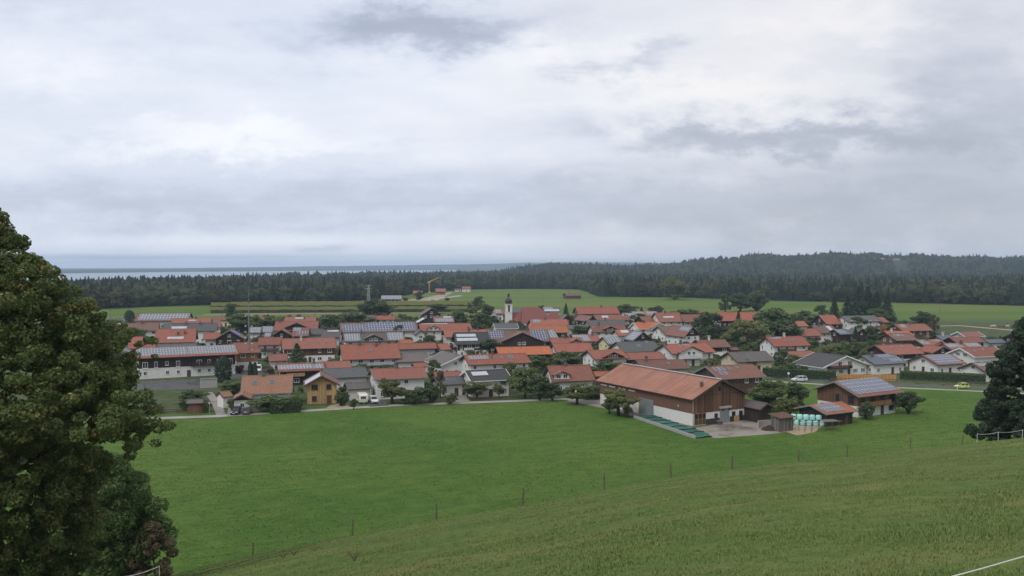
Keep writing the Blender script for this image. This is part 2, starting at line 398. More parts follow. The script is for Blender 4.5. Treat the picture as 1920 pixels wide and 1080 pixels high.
farm = t.mix(t.smooth(t.noise(t.comb(t.math('MULTIPLY', sx, 0.25), sy, 0.0), 0.012, 3, 0.5), 0.4, 0.6), (.078, .140, .024), (.125, .155, .036))
at_f = t.node('ShaderNodeAttribute', attribute_name='far')
cc = t.mix(at_f.outputs['Fac'], mead, farm)
cc = t.mix(at_p.outputs['Fac'], cc, pasA); cc = t.mix(at_g.outputs['Fac'], cc, gard); cc = t.mix(at_w.outputs['Fac'], cc, wd)
t.l.new(cc, b.inputs['Base Color']); b.inputs['Roughness'].default_value = 0.95; b.inputs['Specular IOR Level'].default_value = 0.1
bp = t.node('ShaderNodeBump'); bp.inputs['Strength'].default_value = 0.9; bp.inputs['Distance'].default_value = 0.25
t.l.new(t.math('ADD', t.math('MULTIPLY', nC, 0.8), t.math('ADD', t.math('MULTIPLY', nD, 0.35), t.math('MULTIPLY', row, 0.8))), bp.inputs['Height']); t.l.new(bp.outputs[0], b.inputs['Normal'])
t, b = new_mat('meadow_blade'); g = t.node('ShaderNodeNewGeometry')
t.l.new(t.mix(g.outputs['Random Per Island'], (.040, .088, .014), (.135, .195, .042)), b.inputs['Base Color']); b.inputs['Roughness'].default_value = 0.8
t, b = new_mat('grass_blade'); g = t.node('ShaderNodeNewGeometry'); pos = g.outputs['Position']
sx, sy, sz = t.sep(pos)
al = t.math('ADD', t.math('MULTIPLY', sx, math.cos(ang)), t.math('MULTIPLY', sy, math.sin(ang)))
ac = t.math('SUBTRACT', t.math('MULTIPLY', sy, math.cos(ang)), t.math('MULTIPLY', sx, math.sin(ang)))
hp = t.noise(t.comb(t.math('MULTIPLY', al, 0.07), t.math('MULTIPLY', ac, 0.22), 2.0), 1.0, 6, 0.68)
cc = t.mix(g.outputs['Random Per Island'], (.095, .155, .036), (.165, .215, .062))
cc = t.mix(t.math('MULTIPLY', t.smooth(hp, 0.45, 0.64), t.smooth(g.outputs['Random Per Island'], 0.4, 1.0)), cc, (.25, .22, .09))
t.l.new(cc, b.inputs['Base Color']); b.inputs['Roughness'].default_value = 0.7
# asphalt (wet in patches), path, water
def road(name, c, wet):
    t, b = new_mat(name); g = t.node('ShaderNodeNewGeometry'); pos = g.outputs['Position']
    n = t.noise(pos, 0.16, 5, 0.6); n2 = t.noise(pos, 2.5, 5, 0.7); n3 = t.noise(pos, 0.5, 4, 0.6)
    cc = t.mix(n2, tuple(x * .8 for x in c), tuple(x * 1.2 for x in c))
    cc = t.mix(t.math('MULTIPLY', t.smooth(n3, 0.5, 0.7), 0.4), cc, tuple(x * .62 for x in c))
    wf = t.math('MULTIPLY', t.smooth(n, 0.45, 0.58), wet)
    cc = t.mix(wf, cc, tuple(x * .5 for x in c)); t.l.new(cc, b.inputs['Base Color'])
    t.l.new(t.smooth_lin(wf, 0.85, 0.12), b.inputs['Roughness'])
road('asphalt', (.085, .082, .082), 0.8); road('lane', (.34, .32, .29), 0.3); road('yard', (.27, .235, .20), 0.8); road('paving', (.24, .215, .19), 0.2)
t, b = new_mat('water'); b.inputs['Base Color'].default_value = (.10, .15, .19, 1); b.inputs['Roughness'].default_value = 0.28; b.inputs['Specular IOR Level'].default_value = 0.6
t, b = new_mat('soil'); t.l.new(t.mix(t.noise(t.node('ShaderNodeNewGeometry').outputs['Position'], 0.5, 5), (.19, .14, .09), (.28, .22, .14)), b.inputs['Base Color'])
t, b = new_mat('stubble'); t.l.new(t.mix(t.noise(t.node('ShaderNodeNewGeometry').outputs['Position'], 0.3, 5), (.085, .100, .030), (.150, .142, .052)), b.inputs['Base Color'])
for nm in ('soil', 'stubble', 'gravel'):
    b = M[nm].node_tree.nodes['Principled BSDF']; b.inputs['Specular IOR Level'].default_value = 0.0; b.inputs['Roughness'].default_value = 1.0
# ------------------------------------------------------------------ terrain
RIDGE_Y = [(-400, 1240), (0, 1160), (200, 1112), (330, 1080), (470, 1045), (658, 1008), (817, 977), (980, 951), (1133, 921), (1260, 898), (1375, 883), (1500, 867), (1592, 859), (1710, 843), (1808, 834), (1920, 823), (2400, 792)]
CREST = [(-400, 78), (0, 75), (330, 72), (470, 70), (658, 66), (980, 66), (1260, 68), (1375, 72), (1500, 80), (1600, 88), (1710, 98), (1808, 106), (1920, 112), (2400, 130)]
HILLTOP = [(900, 506), (960, 500), (1060, 494), (1150, 497), (1270, 493), (1300, 487.5), (1335, 485), (1385, 483), (1402, 478), (1440, 476.5), (1470, 480), (1505, 478.5), (1555, 474.5), (1600, 477), (1640, 474), (1662, 478), (1720, 476.5), (1780, 480), (1845, 479.5), (1870, 484), (1920, 481.5), (2600, 478)]
SHORE = [(-800, 4000), (100, 4400), (400, 6200), (620, 7600), (1000, 9500), (2000, 9500)]
FARTOP = [(-800, 509), (100, 507.5), (300, 505.5), (620, 500), (800, 497.5), (1000, 493.5), (1150, 493.5), (1600, 492), (2400, 492)]
FEDGE = [(-600, 596), (90, 583.5), (170, 580.5), (300, 574.5), (420, 571.5), (560, 568), (640, 566), (720, 560), (780, 550), (830, 546), (880, 543), (1000, 541.5), (1090, 543), (1125, 556), (1280, 558), (1350, 560), (1430, 563), (1560, 566), (1680, 567.5), (1920, 573.5), (2600, 590)]
FBACK = [(-600, 1050), (100, 1200), (300, 1500), (500, 1900), (700, 2500), (850, 2900), (1000, 3000), (2600, 3100)]
def itp(x, pts): return np.interp(x, [p[0] for p in pts], [p[1] for p in pts])
def sst(x, a, b):
    t_ = np.clip((x - a) / (b - a), 0, 1); return t_ * t_ * (3 - 2 * t_)
def vnoise(x, y, s=1.0):
    x = np.asarray(x, float) / s; y = np.asarray(y, float) / s
    return (np.sin(x * 1.3 + 1.7 * np.sin(y * 0.9 + 0.4)) + np.sin(y * 1.7 + 1.3 * np.sin(x * 1.1 + 2.0)) + 0.6 * np.sin(x * 3.1 - y * 2.3 + 1.0) + 0.5 * np.sin(x * 2.2 + y * 3.7)) / 3.1
def terrain(X, Y):
    X = np.asarray(X, float); Y = np.asarray(Y, float)
    Ys = np.maximum(Y, 0.5); pxv = np.clip(960 + FPX * X / Ys, -600, 2600)
    yr, yc = itp(pxv, RIDGE_Y), itp(pxv, CREST)
    los = (yr - HORIZ) / FPX; zc = CAMZ - yc * los; s = (CAMZ - 1.7 - zc) / yc
    zn = CAMZ - 1.7 - s * Y + 0.22 * vnoise(X, Y, 5.0) * sst(Y, 4, 14) * (1 - sst(Y, yc * 0.8, yc))
    m = los + 0.15; u_ = np.maximum(Y - yc, 0)
    drop = np.where(u_ < 6, s * u_ + (m - s) * u_ * u_ / 12, s * 3 + m * (u_ - 3))
    zf = np.maximum(zc - drop, 0); tz = zc - drop
    zf = np.where(tz > 2.0, tz, np.where(tz > -2.0, (tz + 2) ** 2 / 8, 0.0))
    z = np.where(Y <= yc, zn, zf)
    z = np.where(Y < 0, CAMZ - 1.7 - 0.12 * Y, z)
    z = np.where(Y < 0, np.minimum(z, 60), z)
    # far country
    back = itp(pxv, FBACK); sh = itp(pxv, SHORE)
    lake = sst(Y, back + 40, back + 300) * (1 - sst(Y, sh - 60, sh + 60)) * (1 - sst(pxv, 760, 900))
    z = z - 6 * lake
    hy = itp(pxv, HILLTOP); hz = np.maximum(CAMZ + (HORIZ - hy) / FPX * 2800 - 18, 0)
    z = z + hz * sst(Y, 1900, 2800) * sst(pxv, 900, 1000) * (1 - sst(Y, 3000, 4600)) * (1 + 0.07 * vnoise(X, Y, 180))
    fy = itp(pxv, FARTOP); fz = np.maximum(CAMZ + (HORIZ - fy) / FPX * (sh + 900), 4)
    z = z + fz * sst(Y, sh, sh + 900) * (1 + 0.25 * vnoise(X, Y, 520)) * (Y < 14500)
    return z
def gz(x, y): return float(terrain(x, y))
def on_hill(px_, Y): 
    x = (px_ - 960) / FPX * Y; return Vector((x, Y, gz(x, Y)))

angs = np.unique(np.concatenate([np.arange(-180, -36, 6), np.arange(-36, 36.01, 0.3), np.arange(36, 180.1, 6)]))
rad = np.unique(np.concatenate([np.linspace(0.6, 40, 50), np.linspace(40, 175, 110), np.geomspace(175, 1800, 50), np.linspace(1800, 4700, 44), np.geomspace(4700, 14800, 50)]))
A_, R_ = np.meshgrid(np.radians(angs), rad)
Rm = np.where(np.cos(A_) < 0.55, np.minimum(R_, R_), R_)
GX, GY = Rm * np.sin(A_), Rm * np.cos(A_)
# behind the camera the sheet stays short so that the land there rises no higher than the far hills
sc_ = np.where(GY < -400, 400 / np.maximum(-GY, 1), 1.0); GX2, GY2 = GX, GY
GZ = terrain(GX, np.where(GY < -400, -400, GY))
nr, na = GX.shape
verts = np.stack([GX, GY, GZ], -1).reshape(-1, 3)
idx = np.arange(nr * na).reshape(nr, na)
quads = np.stack([idx[:-1, :-1], idx[1:, :-1], idx[1:, 1:], idx[:-1, 1:]], -1).reshape(-1, 4)
faces = [tuple(q) for q in quads.tolist()] + [tuple(int(i) for i in idx[0, ::-1])]
gm = bpy.data.meshes.new('ground'); gm.from_pydata(verts.tolist(), [], faces); gm.polygons.foreach_set('use_smooth', [True] * len(faces))
pxv = 960 + FPX * verts[:, 0] / np.maximum(verts[:, 1], 0.5)
crest = itp(np.clip(pxv, -600, 2600), CREST)
Yv = verts[:, 1]; gpx = HORIZ + CAMZ * FPX / np.maximum(Yv, 1)
past = np.where(Yv < 1, 1.0, 1 - sst(Yv, crest + 1, crest + 5))
fe = CAMZ * FPX / (itp(np.clip(pxv, -600, 2600), FEDGE) - HORIZ)
woodf = sst(Yv, fe - 4, fe + 8)
lane_y = np.interp(pxv, [-600, 150, 230, 400, 500, 640, 800, 1000, 1090, 1230, 1420, 1580, 1700, 2600], [815, 793, 789, 782, 776, 768, 760, 752, 750, 720, 712, 712, 720, 760])
vill = (sst(gpx, 598, 604) * (1 - sst(gpx, lane_y - 4, lane_y)) * sst(pxv, -200, 100) * (1 - sst(pxv, 1400, 1500) * sst(gpx, 716, 722)))
vill = vill * (1 - past)
farf = sst(Yv, 480, 620) * (1 - past)
for nm, arr in (('pasture', past), ('wood', woodf), ('garden', vill), ('far', farf)):
    a = gm.attributes.new(nm, 'FLOAT', 'POINT'); a.data.foreach_set('value', arr.astype(np.float32))
gm.materials.append(M['ground']); tag(link('ground', gm), kind='structure')

# lake : a water sheet between the wood and the far shore
lk = []
pxs = list(np.linspace(-700, 900, 40))
near = [at_depth(p, interp(p, FBACK) + 110, -1.5) for p in pxs]; farp = [at_depth(p, interp(p, SHORE) + 60, -1.5) for p in pxs]
mb = MB()
for i in range(len(pxs) - 1): mb.face([near[i], near[i + 1], farp[i + 1], farp[i]])
tag(mb.build('lake', M['water']), kind='structure')

# ------------------------------------------------------------------ roads, lanes, yards, fields (sheets just above the ground)
def ribbon(name, pts, width, mat, z=0.02, kerb=None, kind='structure'):
    P_ = [at(x, y) for x, y in pts]
    mb = MB(); n = len(P_); L_, Rr = [], []
    for i in range(n):
        t_ = (P_[min(i + 1, n - 1)] - P_[max(i - 1, 0)]).normalized(); s_ = Vector((-t_.y, t_.x, 0)) * width / 2
        L_.append(P_[i] + s_ + Vector((0, 0, z))); Rr.append(P_[i] - s_ + Vector((0, 0, z)))
    for i in range(n - 1): mb.face([Rr[i], Rr[i + 1], L_[i + 1], L_[i]])
    o = tag(mb.build(name, mat), kind=kind); return o, P_
def poly_sheet(name, pts, mat, z=0.02):
    mb = MB(); mb.face([at(x, y) + Vector((0, 0, z)) for x, y in pts]); return tag(mb.build(name, mat), kind='structure')
def densify(pts, k=6):
    out = []
    for (a, b_), (c, d_) in zip(pts[:-1], pts[1:]):
        for i in range(k): out.append((a + (c - a) * i / k, b_ + (d_ - b_) * i / k))
    return out + [pts[-1]]
LANE = [(120, 792), (235, 787.5), (400, 781.5), (500, 775.5), (640, 767), (720, 762), (800, 758.5), (900, 755), (1000, 751.5), (1080, 748.5), (1130, 745)]
ribbon('field_lane', densify(LANE), 2.9, M['lane'], 0.025)
ROADW = [(60, 747), (180, 733), (300, 721.5), (360, 716), (410, 709), (450, 702), (500, 696.5), (560, 691), (612, 687)]
ribbon('main_road', densify(ROADW), 8.5, M['asphalt'], 0.02)
ROADE = [(1300, 695), (1360, 700), (1430, 707), (1500, 713), (1560, 716), (1640, 719.5), (1720, 722), (1830, 727), (1960, 733), (2100, 740)]
ribbon('main_road', densify(ROADE), 7.0, M['asphalt'], 0.02)
CYC = [(1400, 711), (1470, 717), (1560, 722.5), (1640, 726), (1720, 729), (1830, 734), (1960, 740), (2100, 748)]
ribbon('cycle_path', densify(CYC), 2.0, M['lane'], 0.025)
ribbon('side_path', densify([(388, 736), (398, 748), (407, 765), (414, 783)]), 2.2, M['yard'], 0.02)
poly_sheet('inn_forecourt', [(255, 733.5), (398, 729), (402, 711), (330, 712.5), (262, 716)], M['asphalt'], 0.03)
poly_sheet('farm_yard', [(1292, 806), (1401, 786), (1436, 794), (1476, 801), (1478, 812), (1440, 816), (1388, 820), (1342, 823.5), (1310, 815)], M['yard'], 0.03)
poly_sheet('farm_track', [(1062, 753), (1085, 746), (1170, 742), (1205, 763), (1300, 803), (1290, 806), (1190, 783), (1150, 770)], M['paving'], 0.032)
poly_sheet('bale_yard', [(1476, 801), (1500, 796), (1545, 800), (1530, 812), (1497, 818), (1478, 812)], M['gravel'], 0.028)
poly_sheet('driveway', [(424, 781), (468, 777.5), (492, 775), (470, 763), (425, 766)], M['paving'], 0.04)
poly_sheet('driveway', [(692, 764), (728, 761.5), (716, 746), (690, 749)], M['asphalt'], 0.04)
poly_sheet('driveway', [(856, 757), (882, 755.5), (872, 741), (850, 745)], M['paving'], 0.04)
poly_sheet('sand_patch', [(606, 769), (650, 766), (655, 761), (640, 757.5), (618, 761)], M['gravel'], 0.03)
poly_sheet('track_field', [(1762, 611), (1800, 610), (1925, 620.5), (1925, 622.5), (1800, 611.5), (1762, 612)], M['gravel'], 0.03)
poly_sheet('track_far', [(862, 553.5), (800, 562), (797, 562.5), (806, 563), (868, 555)], M['lane'], 0.04)
poly_sheet('track_far', [(868, 569), (905, 573), (905, 574.2), (866, 570)], M['lane'], 0.04)
poly_sheet('farm_far_yard', [(752, 567.5), (815, 566), (850, 548), (842, 548), (790, 560), (752, 563)], M['gravel'], 0.03)
poly_sheet('soil_strip', [(380, 591.5), (500, 590.2), (700, 588.5), (905, 585), (905, 582.5), (700, 585.2), (500, 587.3), (380, 589)], M['soil'], 0.03)
# ------------------------------------------------------------------ maize blocks
def maize(x0, x1, yf, yb, h, label):
    a, b_, c, d_ = at(x0, yf), at(x1, yf - (x1 - x0) * 0.004), at(x1, yb - (x1 - x0) * 0.004), at(x0, yb)
    nx, ny = 90, 14; V = np.zeros((ny + 1, nx + 1, 3)); r2 = np.random.default_rng(int(x0 + yf))
    for j in range(ny + 1):
        for i in range(nx + 1):
            p = (a.lerp(b_, i / nx)).lerp(d_.lerp(c, i / nx), j / ny)
            V[j, i] = (p.x, p.y, h + r2.uniform(-.35, .35))
    mb = MB()
    for j in range(ny):
        for i in range(nx): mb.face([V[j, i], V[j, i + 1], V[j + 1, i + 1], V[j + 1, i]], 0)
    for i in range(nx):
        p, q = V[0, i], V[0, i + 1]; mb.face([(p[0], p[1], 0), (q[0], q[1], 0), q, p], 1)
        p, q = V[ny, i], V[ny, i + 1]; mb.face([(q[0], q[1], 0), (p[0], p[1], 0), p, q], 1)
    for j in range(ny):
        p, q = V[j, 0], V[j + 1, 0]; mb.face([(q[0], q[1], 0), (p[0], p[1], 0), p, q], 1)
        p, q = V[j, nx], V[j + 1, nx]; mb.face([(p[0], p[1], 0), (q[0], q[1], 0), q, p], 1)
    tag(mb.build('maize_field', [M['stubble'], M['leaf_conifer']]), label, 'maize', kind='stuff')
maize(395, 900, 578.6, 570.5, 2.4, 'ripening maize field in a long strip nearer the wood')
maize(395, 890, 587.2, 581.2, 2.3, 'narrow ripening maize strip nearer the village roofs')

# ------------------------------------------------------------------ leaves and trees
def leaf_cloud(cent, rads, n, size, r_, flat=0.75, up=0.35, squash=(1, 1, .8)):
    """n small quads spread through clumps: centres, radii"""
    cent = np.asarray(cent); rads = np.asarray(rads)
    wgt = rads ** 2; k = r_.choice(len(cent), n, p=wgt / wgt.sum())
    dirs = r_.normal(size=(n, 3)); dirs /= np.linalg.norm(dirs, axis=1, keepdims=True)
    rr = r_.uniform(0.55, 1.0, n) ** 0.6
    p = cent[k] + dirs * (rads[k] * rr)[:, None] * np.array(squash)
    nor = dirs * 0.7 + r_.normal(size=(n, 3)) * 0.55 + np.array([0, 0, up]); nor /= np.linalg.norm(nor, axis=1, keepdims=True)
    a = np.cross(nor, r_.normal(size=(n, 3))); a /= np.linalg.norm(a, axis=1, keepdims=True); b_ = np.cross(nor, a)
    s = size * r_.uniform(0.6, 1.35, n)[:, None]
    q = np.stack([p - a * s, p - b_ * s * flat, p + a * s, p + b_ * s * flat], 1)
    return q.reshape(-1, 3)
def limb_tree(mb, H, r0, nl, spread, r_, z0=0.3, z1=0.85):
    mb.tube([(0, 0, -0.3), (0.02 * H * r_.uniform(-1, 1), 0.02 * H * r_.uniform(-1, 1), H * 0.3), (0.03 * H * r_.uniform(-1, 1), 0.03 * H * r_.uniform(-1, 1), H * 0.6), (0, 0, H * z1)], [r0, r0 * .8, r0 * .5, r0 * .12], 7)
    for i in range(nl):
        a = i * 2.4 + r_.uniform(-.4, .4); zb = H * r_.uniform(z0, 0.55); l = spread * r_.uniform(.55, .95)
        mb.tube([(0, 0, zb), (math.cos(a) * l * .45, math.sin(a) * l * .45, zb + H * .12), (math.cos(a) * l, math.sin(a) * l, zb + H * r_.uniform(.16, .32))], [r0 * .45, r0 * .28, r0 * .07], 5)
PROTO = {}
def make_proto(kind, i):
    """unit tree: height 10, crown radius about 4 ; returns (trunk mesh, crown mesh)"""
    r_ = np.random.default_rng(100 + i * 17 + sum(map(ord, kind)))
    mb = MB(); C, Rr = [], []
    if kind == 'round':
        limb_tree(mb, 10, .34, 7, 3.4, r_)
        for _ in range(46):
            dd = r_.normal(size=3); dd /= np.linalg.norm(dd); f = r_.uniform(.45, 1.0)
            C.append((dd[0] * 3.5 * f, dd[1] * 3.5 * f, 5.0 + dd[2] * 4.0 * f)); Rr.append(r_.uniform(.8, 1.35))
        v = leaf_cloud(C, Rr, 4600, .27, r_)
    elif kind == 'oval':
        limb_tree(mb, 10, .30, 7, 2.4, r_, .18)
        for _ in range(36):
            z = r_.uniform(1.7, 9.4); e = math.sqrt(max(.05, 1 - ((z - 5.2) / 4.6) ** 2)); a = r_.uniform(0, 6.28); f = r_.uniform(.3, .95)
            C.append((math.cos(a) * 2.9 * e * f, math.sin(a) * 2.9 * e * f, z)); Rr.append(r_.uniform(.6, 1.25))
        v = leaf_cloud(C, Rr, 3200, .27, r_)
    elif kind == 'bush':
        for j in range(5):
            a = j * 1.3; mb.tube([(0, 0, -.2), (math.cos(a) * 1.2, math.sin(a) * 1.2, 4), (math.cos(a) * 2.2, math.sin(a) * 2.2, 7)], [.16, .1, .03], 5)
        for _ in range(34):
            dd = r_.normal(size=3); dd /= np.linalg.norm(dd); f = r_.uniform(.3, .9)
            C.append((dd[0] * 3.4 * f, dd[1] * 3.4 * f, 4.8 + dd[2] * 4.4 * f)); Rr.append(r_.uniform(.8, 1.4))
        v = leaf_cloud(C, Rr, 3400, .29, r_); v = v[(v.reshape(-1, 4, 3)[:, :, 2].min(1) > 0.05).repeat(4)]
    elif kind == 'apple':
        limb_tree(mb, 7.4, .42, 7, 4.2, r_, .28, .95)
        for _ in range(38):
            dd = r_.normal(size=3); dd /= np.linalg.norm(dd); f = r_.uniform(.4, 1.0)
            C.append((dd[0] * 3.6 * f, dd[1] * 3.6 * f, 5.8 + dd[2] * 3.4 * f)); Rr.append(r_.uniform(.7, 1.2))
        v = leaf_cloud(C, Rr, 4200, .25, r_)
    elif kind == 'willow':
        limb_tree(mb, 9.5, .40, 8, 3.4, r_)
        for _ in range(60):
            a = r_.uniform(0, 6.28); f = r_.uniform(.2, 1) ** .7 * 3.9; z = 8.6 - 0.28 * f * f * r_.uniform(.5, 1.9)
            C.append((math.cos(a) * f, math.sin(a) * f, max(1.4, z))); Rr.append(r_.uniform(.5, .95))
        v = leaf_cloud(C, Rr, 5200, .27, r_, .55, 0, (1, 1, 1.25))
    elif kind == 'cone':      # spruce : drooping tiers
        mb.tube([(0, 0, -.3), (0, 0, 5), (0, 0, 9.9)], [.24, .15, .02], 6)
        q = []
        n = 1900
        z = 10 - 9.2 * r_.uniform(0, 1, n) ** .75; tier = np.floor(z * 2.2) / 2.2
        rad_ = (10 - z) * .30 * (0.55 + .45 * ((z * 2.2) % 1 < .5)) * r_.uniform(.35, 1.0, n) ** .5 + .08
        a = r_.uniform(0, 6.28, n); p = np.stack([np.cos(a) * rad_, np.sin(a) * rad_, z - rad_ * .22], 1)
        nor = np.stack([np.cos(a) * .5, np.sin(a) * .5, np.ones(n) * .7], 1) + r_.normal(size=(n, 3)) * .35; nor /= np.linalg.norm(nor, axis=1, keepdims=True)
        t1 = np.stack([np.cos(a), np.sin(a), -np.ones(n) * .35], 1); t1 -= (t1 * nor).sum(1, keepdims=True) * nor; t1 /= np.linalg.norm(t1, axis=1, keepdims=True)
        b_ = np.cross(nor, t1); s = r_.uniform(.22, .46, n)[:, None]
        v = np.stack([p - t1 * s, p - b_ * s * .42, p + t1 * s, p + b_ * s * .42], 1).reshape(-1, 3)
    elif kind == 'thuja':
        mb.tube([(0, 0, -.2), (0, 0, 9)], [.2, .03], 6)
        n = 1700; z = r_.uniform(.05, 9.95, n); rr = 3.2 * np.sqrt(np.clip(1 - (np.abs(z - 3.6) / 6.5) ** 2, 0.02, 1)); rr = np.where(z < 3.6, 3.2 * (0.75 + .25 * z / 3.6), rr) * r_.uniform(.72, 1.04, n)
        a = r_.uniform(0, 6.28, n); p = np.stack([np.cos(a) * rr, np.sin(a) * rr, z], 1)
        nor = np.stack([np.cos(a), np.sin(a), np.ones(n) * .3], 1) + r_.normal(size=(n, 3)) * .4; nor /= np.linalg.norm(nor, axis=1, keepdims=True)
        t1 = np.cross(nor, r_.normal(size=(n, 3))); t1 /= np.linalg.norm(t1, axis=1, keepdims=True); b_ = np.cross(nor, t1); s = r_.uniform(.28, .5, n)[:, None]
        v = np.stack([p - t1 * s, p - b_ * s * .6, p + t1 * s, p + b_ * s * .6], 1).reshape(-1, 3)
    return mb.mesh(kind + '_trunk', [M['bark']], True), quads_mesh(kind + '_crown', v, M['leaf_green'])
for kd, cnt in (('round', 3), ('oval', 3), ('bush', 3), ('apple', 2), ('willow', 1), ('cone', 3), ('thuja', 2)):
    PROTO[kd] = [make_proto(kd, i) for i in range(cnt)]
TREES = []
def set_mat(o, m):
    o.material_slots[0].link = 'OBJECT'; o.material_slots[0].material = m
RADK = dict(round=4.2, oval=3.4, bush=4.3, apple=4.6, willow=4.4, cone=2.9, thuja=3.3)
def tree(px_, ytop, ybase, wpx, kind, leaf, label, name=None, z=0.0, Y=None, group='trees and shrubs of the village'):
    p = at(px_, ybase, z) if Y is None else at_depth(px_, Y, z)
    H = max(0.6, (CAMZ - (ytop - HORIZ) / FPX * p.y) - z); Wd = wpx / FPX * p.y
    name = name or {'bush': 'shrub', 'cone': 'spruce_tree', 'thuja': 'thuja_tree', 'apple': 'fruit_tree', 'willow': 'willow_tree'}.get(kind, 'leafy_tree')
    o = thing(name, label, {'bush': 'shrub'}.get(kind, 'tree'), p, random.uniform(0, 6.28), group)
    s = Wd / 2 / RADK[kind] * (1.3 if kind not in ('cone', 'thuja') else 1.45 if kind == 'cone' else 1.1); o.scale = (s, s, H / 10 * 1.05)
    tr, cr_ = PROTO[kind][len(TREES) % len(PROTO[kind])]
    link('stem' if kind == 'bush' else 'trunk', tr, o); c = link('foliage' if kind in ('bush', 'thuja') else 'crown', cr_, o); set_mat(c, M['leaf_' + leaf])
    TREES.append((o, c, kind)); return o
def hedge(pts, width, h, label, leaf='hedge', z0=0.0, ground=True):
    P_ = [at(x, y) for x, y in pts]; r_ = np.random.default_rng(len(label) * 7)
    mb = MB(); V = []
    org = P_[0]
    for a, b_ in zip(P_[:-1], P_[1:]):
        t_ = (b_ - a); l = t_.length; t_ = t_.normalized(); s_ = Vector((-t_.y, t_.x, 0)); hw = width / 2 - .12
        q = [a - s_ * hw, b_ - s_ * hw, b_ + s_ * hw, a + s_ * hw]
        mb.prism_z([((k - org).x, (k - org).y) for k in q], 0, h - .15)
        n = int(l * (width + 2 * h) * 16)
        f = r_.uniform(0, 1, n); side = r_.uniform(0, width + 2 * h, n)
        off = np.where(side < h, -width / 2, np.where(side < h + width, side - h - width / 2, width / 2)) + r_.normal(0, .09, n)
        zz_ = np.where(side < h, side, np.where(side < h + width, h, side - h - width)) + r_.normal(0, .09, n)
        p = np.array([(a - org).x, (a - org).y, 0]) + np.outer(f * l, [t_.x, t_.y, 0]) + np.outer(off, [s_.x, s_.y, 0]); p[:, 2] = np.maximum(zz_, .05)
        nor = r_.normal(size=(n, 3)) + np.array([0, 0, .6]) + np.outer(np.sign(off), [s_.x, s_.y, 0]); nor /= np.linalg.norm(nor, axis=1, keepdims=True)
        t1 = np.cross(nor, r_.normal(size=(n, 3))); t1 /= np.linalg.norm(t1, axis=1, keepdims=True); b2 = np.cross(nor, t1); sz = r_.uniform(.12, .24, n)[:, None]
        V.append(np.stack([p - t1 * sz, p - b2 * sz * .7, p + t1 * sz, p + b2 * sz * .7], 1).reshape(-1, 3))
    V = np.concatenate(V)
    root = thing('hedge', label, 'hedge', org, 0)
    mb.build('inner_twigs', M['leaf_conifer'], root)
    link('foliage', quads_mesh('hedge_leaves', V, M['leaf_' + leaf]), root)
    return root
# ------------------------------------------------------------------ house kit
def ring(mb, x0, x1, z0, z1, wd, y0, y1, m=0):
    mb.box(x0, x1, y0, y1, z0, z0 + wd, m); mb.box(x0, x1, y0, y1, z1 - wd, z1, m)
    mb.box(x0, x0 + wd, y0, y1, z0 + wd, z1 - wd, m); mb.box(x1 - wd, x1, y0, y1, z0 + wd, z1 - wd, m)
def win_meshes(fr):
    a = MB(); ring(a, -.5, .5, -.5, .5, .09, -.09, 0.0); a.box(-.035, .035, -.08, 0, -.41, .41); a.box(-.56, .56, -.16, 0, -.56, -.5)
    b_ = MB(); b_.box(-.41, .41, -.04, 0.0, -.41, .41)
    c = MB(); c.v, c.f, c.m = list(a.v), list(a.f), list(a.m)
    i = len(c.v); c.v += b_.v; c.f += [tuple(k + i for k in f) for f in b_.f]; c.m += [1] * len(b_.f)
    return a.mesh('window_frame', [M[fr]]), b_.mesh('window_pane', [M['glass']]), c.mesh('window', [M[fr], M['glass']])
WIN = {k: win_meshes(m) for k, m in (('white', 'whitepaint'), ('brown', 'trim_wood'))}
def shutter_mesh(m):
    a = MB(); a.box(-.13, .13, -.07, 0, -.5, .5); return a.mesh('shutter', [M[m]])
SHUT = {k: shutter_mesh('shutter_' + k) for k in ('green', 'brown', 'orange')}
def panel_mesh(m):
    a = MB(); a.box(-.5, .5, -.5, .5, -.05, 0.0, 1); a.box(-.44, .44, -.46, .46, 0.0, .006, 0); return a.mesh('solar_panel', [M[m], M['alu']])
PANEL = {k: panel_mesh('solar_' + k) for k in ('blue', 'grey', 'dark', 'pale')}
a = MB(); a.box(-.5, .5, -.5, .5, -.05, 0.03); PANEL['tarp'] = a.mesh('blue_sheet', [M['tarp_blue']])
a = MB(); ring(a, -.5, .5, -.5, .5, .09, 0, .16); SKY_FR = a
sk = MB(); sk.box(-.5, .5, -.6, .6, -.1, .06, 1); sk.box(-.40, .40, -.48, .48, .06, .075, 0); SKYL = sk.mesh('skylight', [M['skylight_glass'], M['trim_grey']])
def chim_mesh(m, cap):
    a = MB(); a.box(-.35, .35, -.35, .35, -1.0, 1.15, 0); a.box(-.45, .45, -.45, .45, 1.15, 1.25, 1)
    for sx_ in (-.3, .3):
        for sy_ in (-.3, .3): a.box(sx_ - .05, sx_ + .05, sy_ - .05, sy_ + .05, 1.25, 1.5, 1)
    a.box(-.48, .48, -.48, .48, 1.5, 1.58, 1); return a.mesh('chimney', [M[m], M[cap]])
CHIM = [chim_mesh('chimney_brick', 'trim_grey'), chim_mesh('chimney_grey', 'copper_dark'), chim_mesh('wall_offwhite', 'wall_offwhite')]
a = MB(); a.tube([(0, 0, -.1), (0, 0, 1.7)], .03, 5)
for zz_, l_ in ((1.6, .6), (1.35, .5), (1.1, .35)): a.tube([(-l_, 0, zz_), (l_, 0, zz_)], .025, 4)
ANT = a.mesh('antenna', [M['metal_light']])
BUILT = []
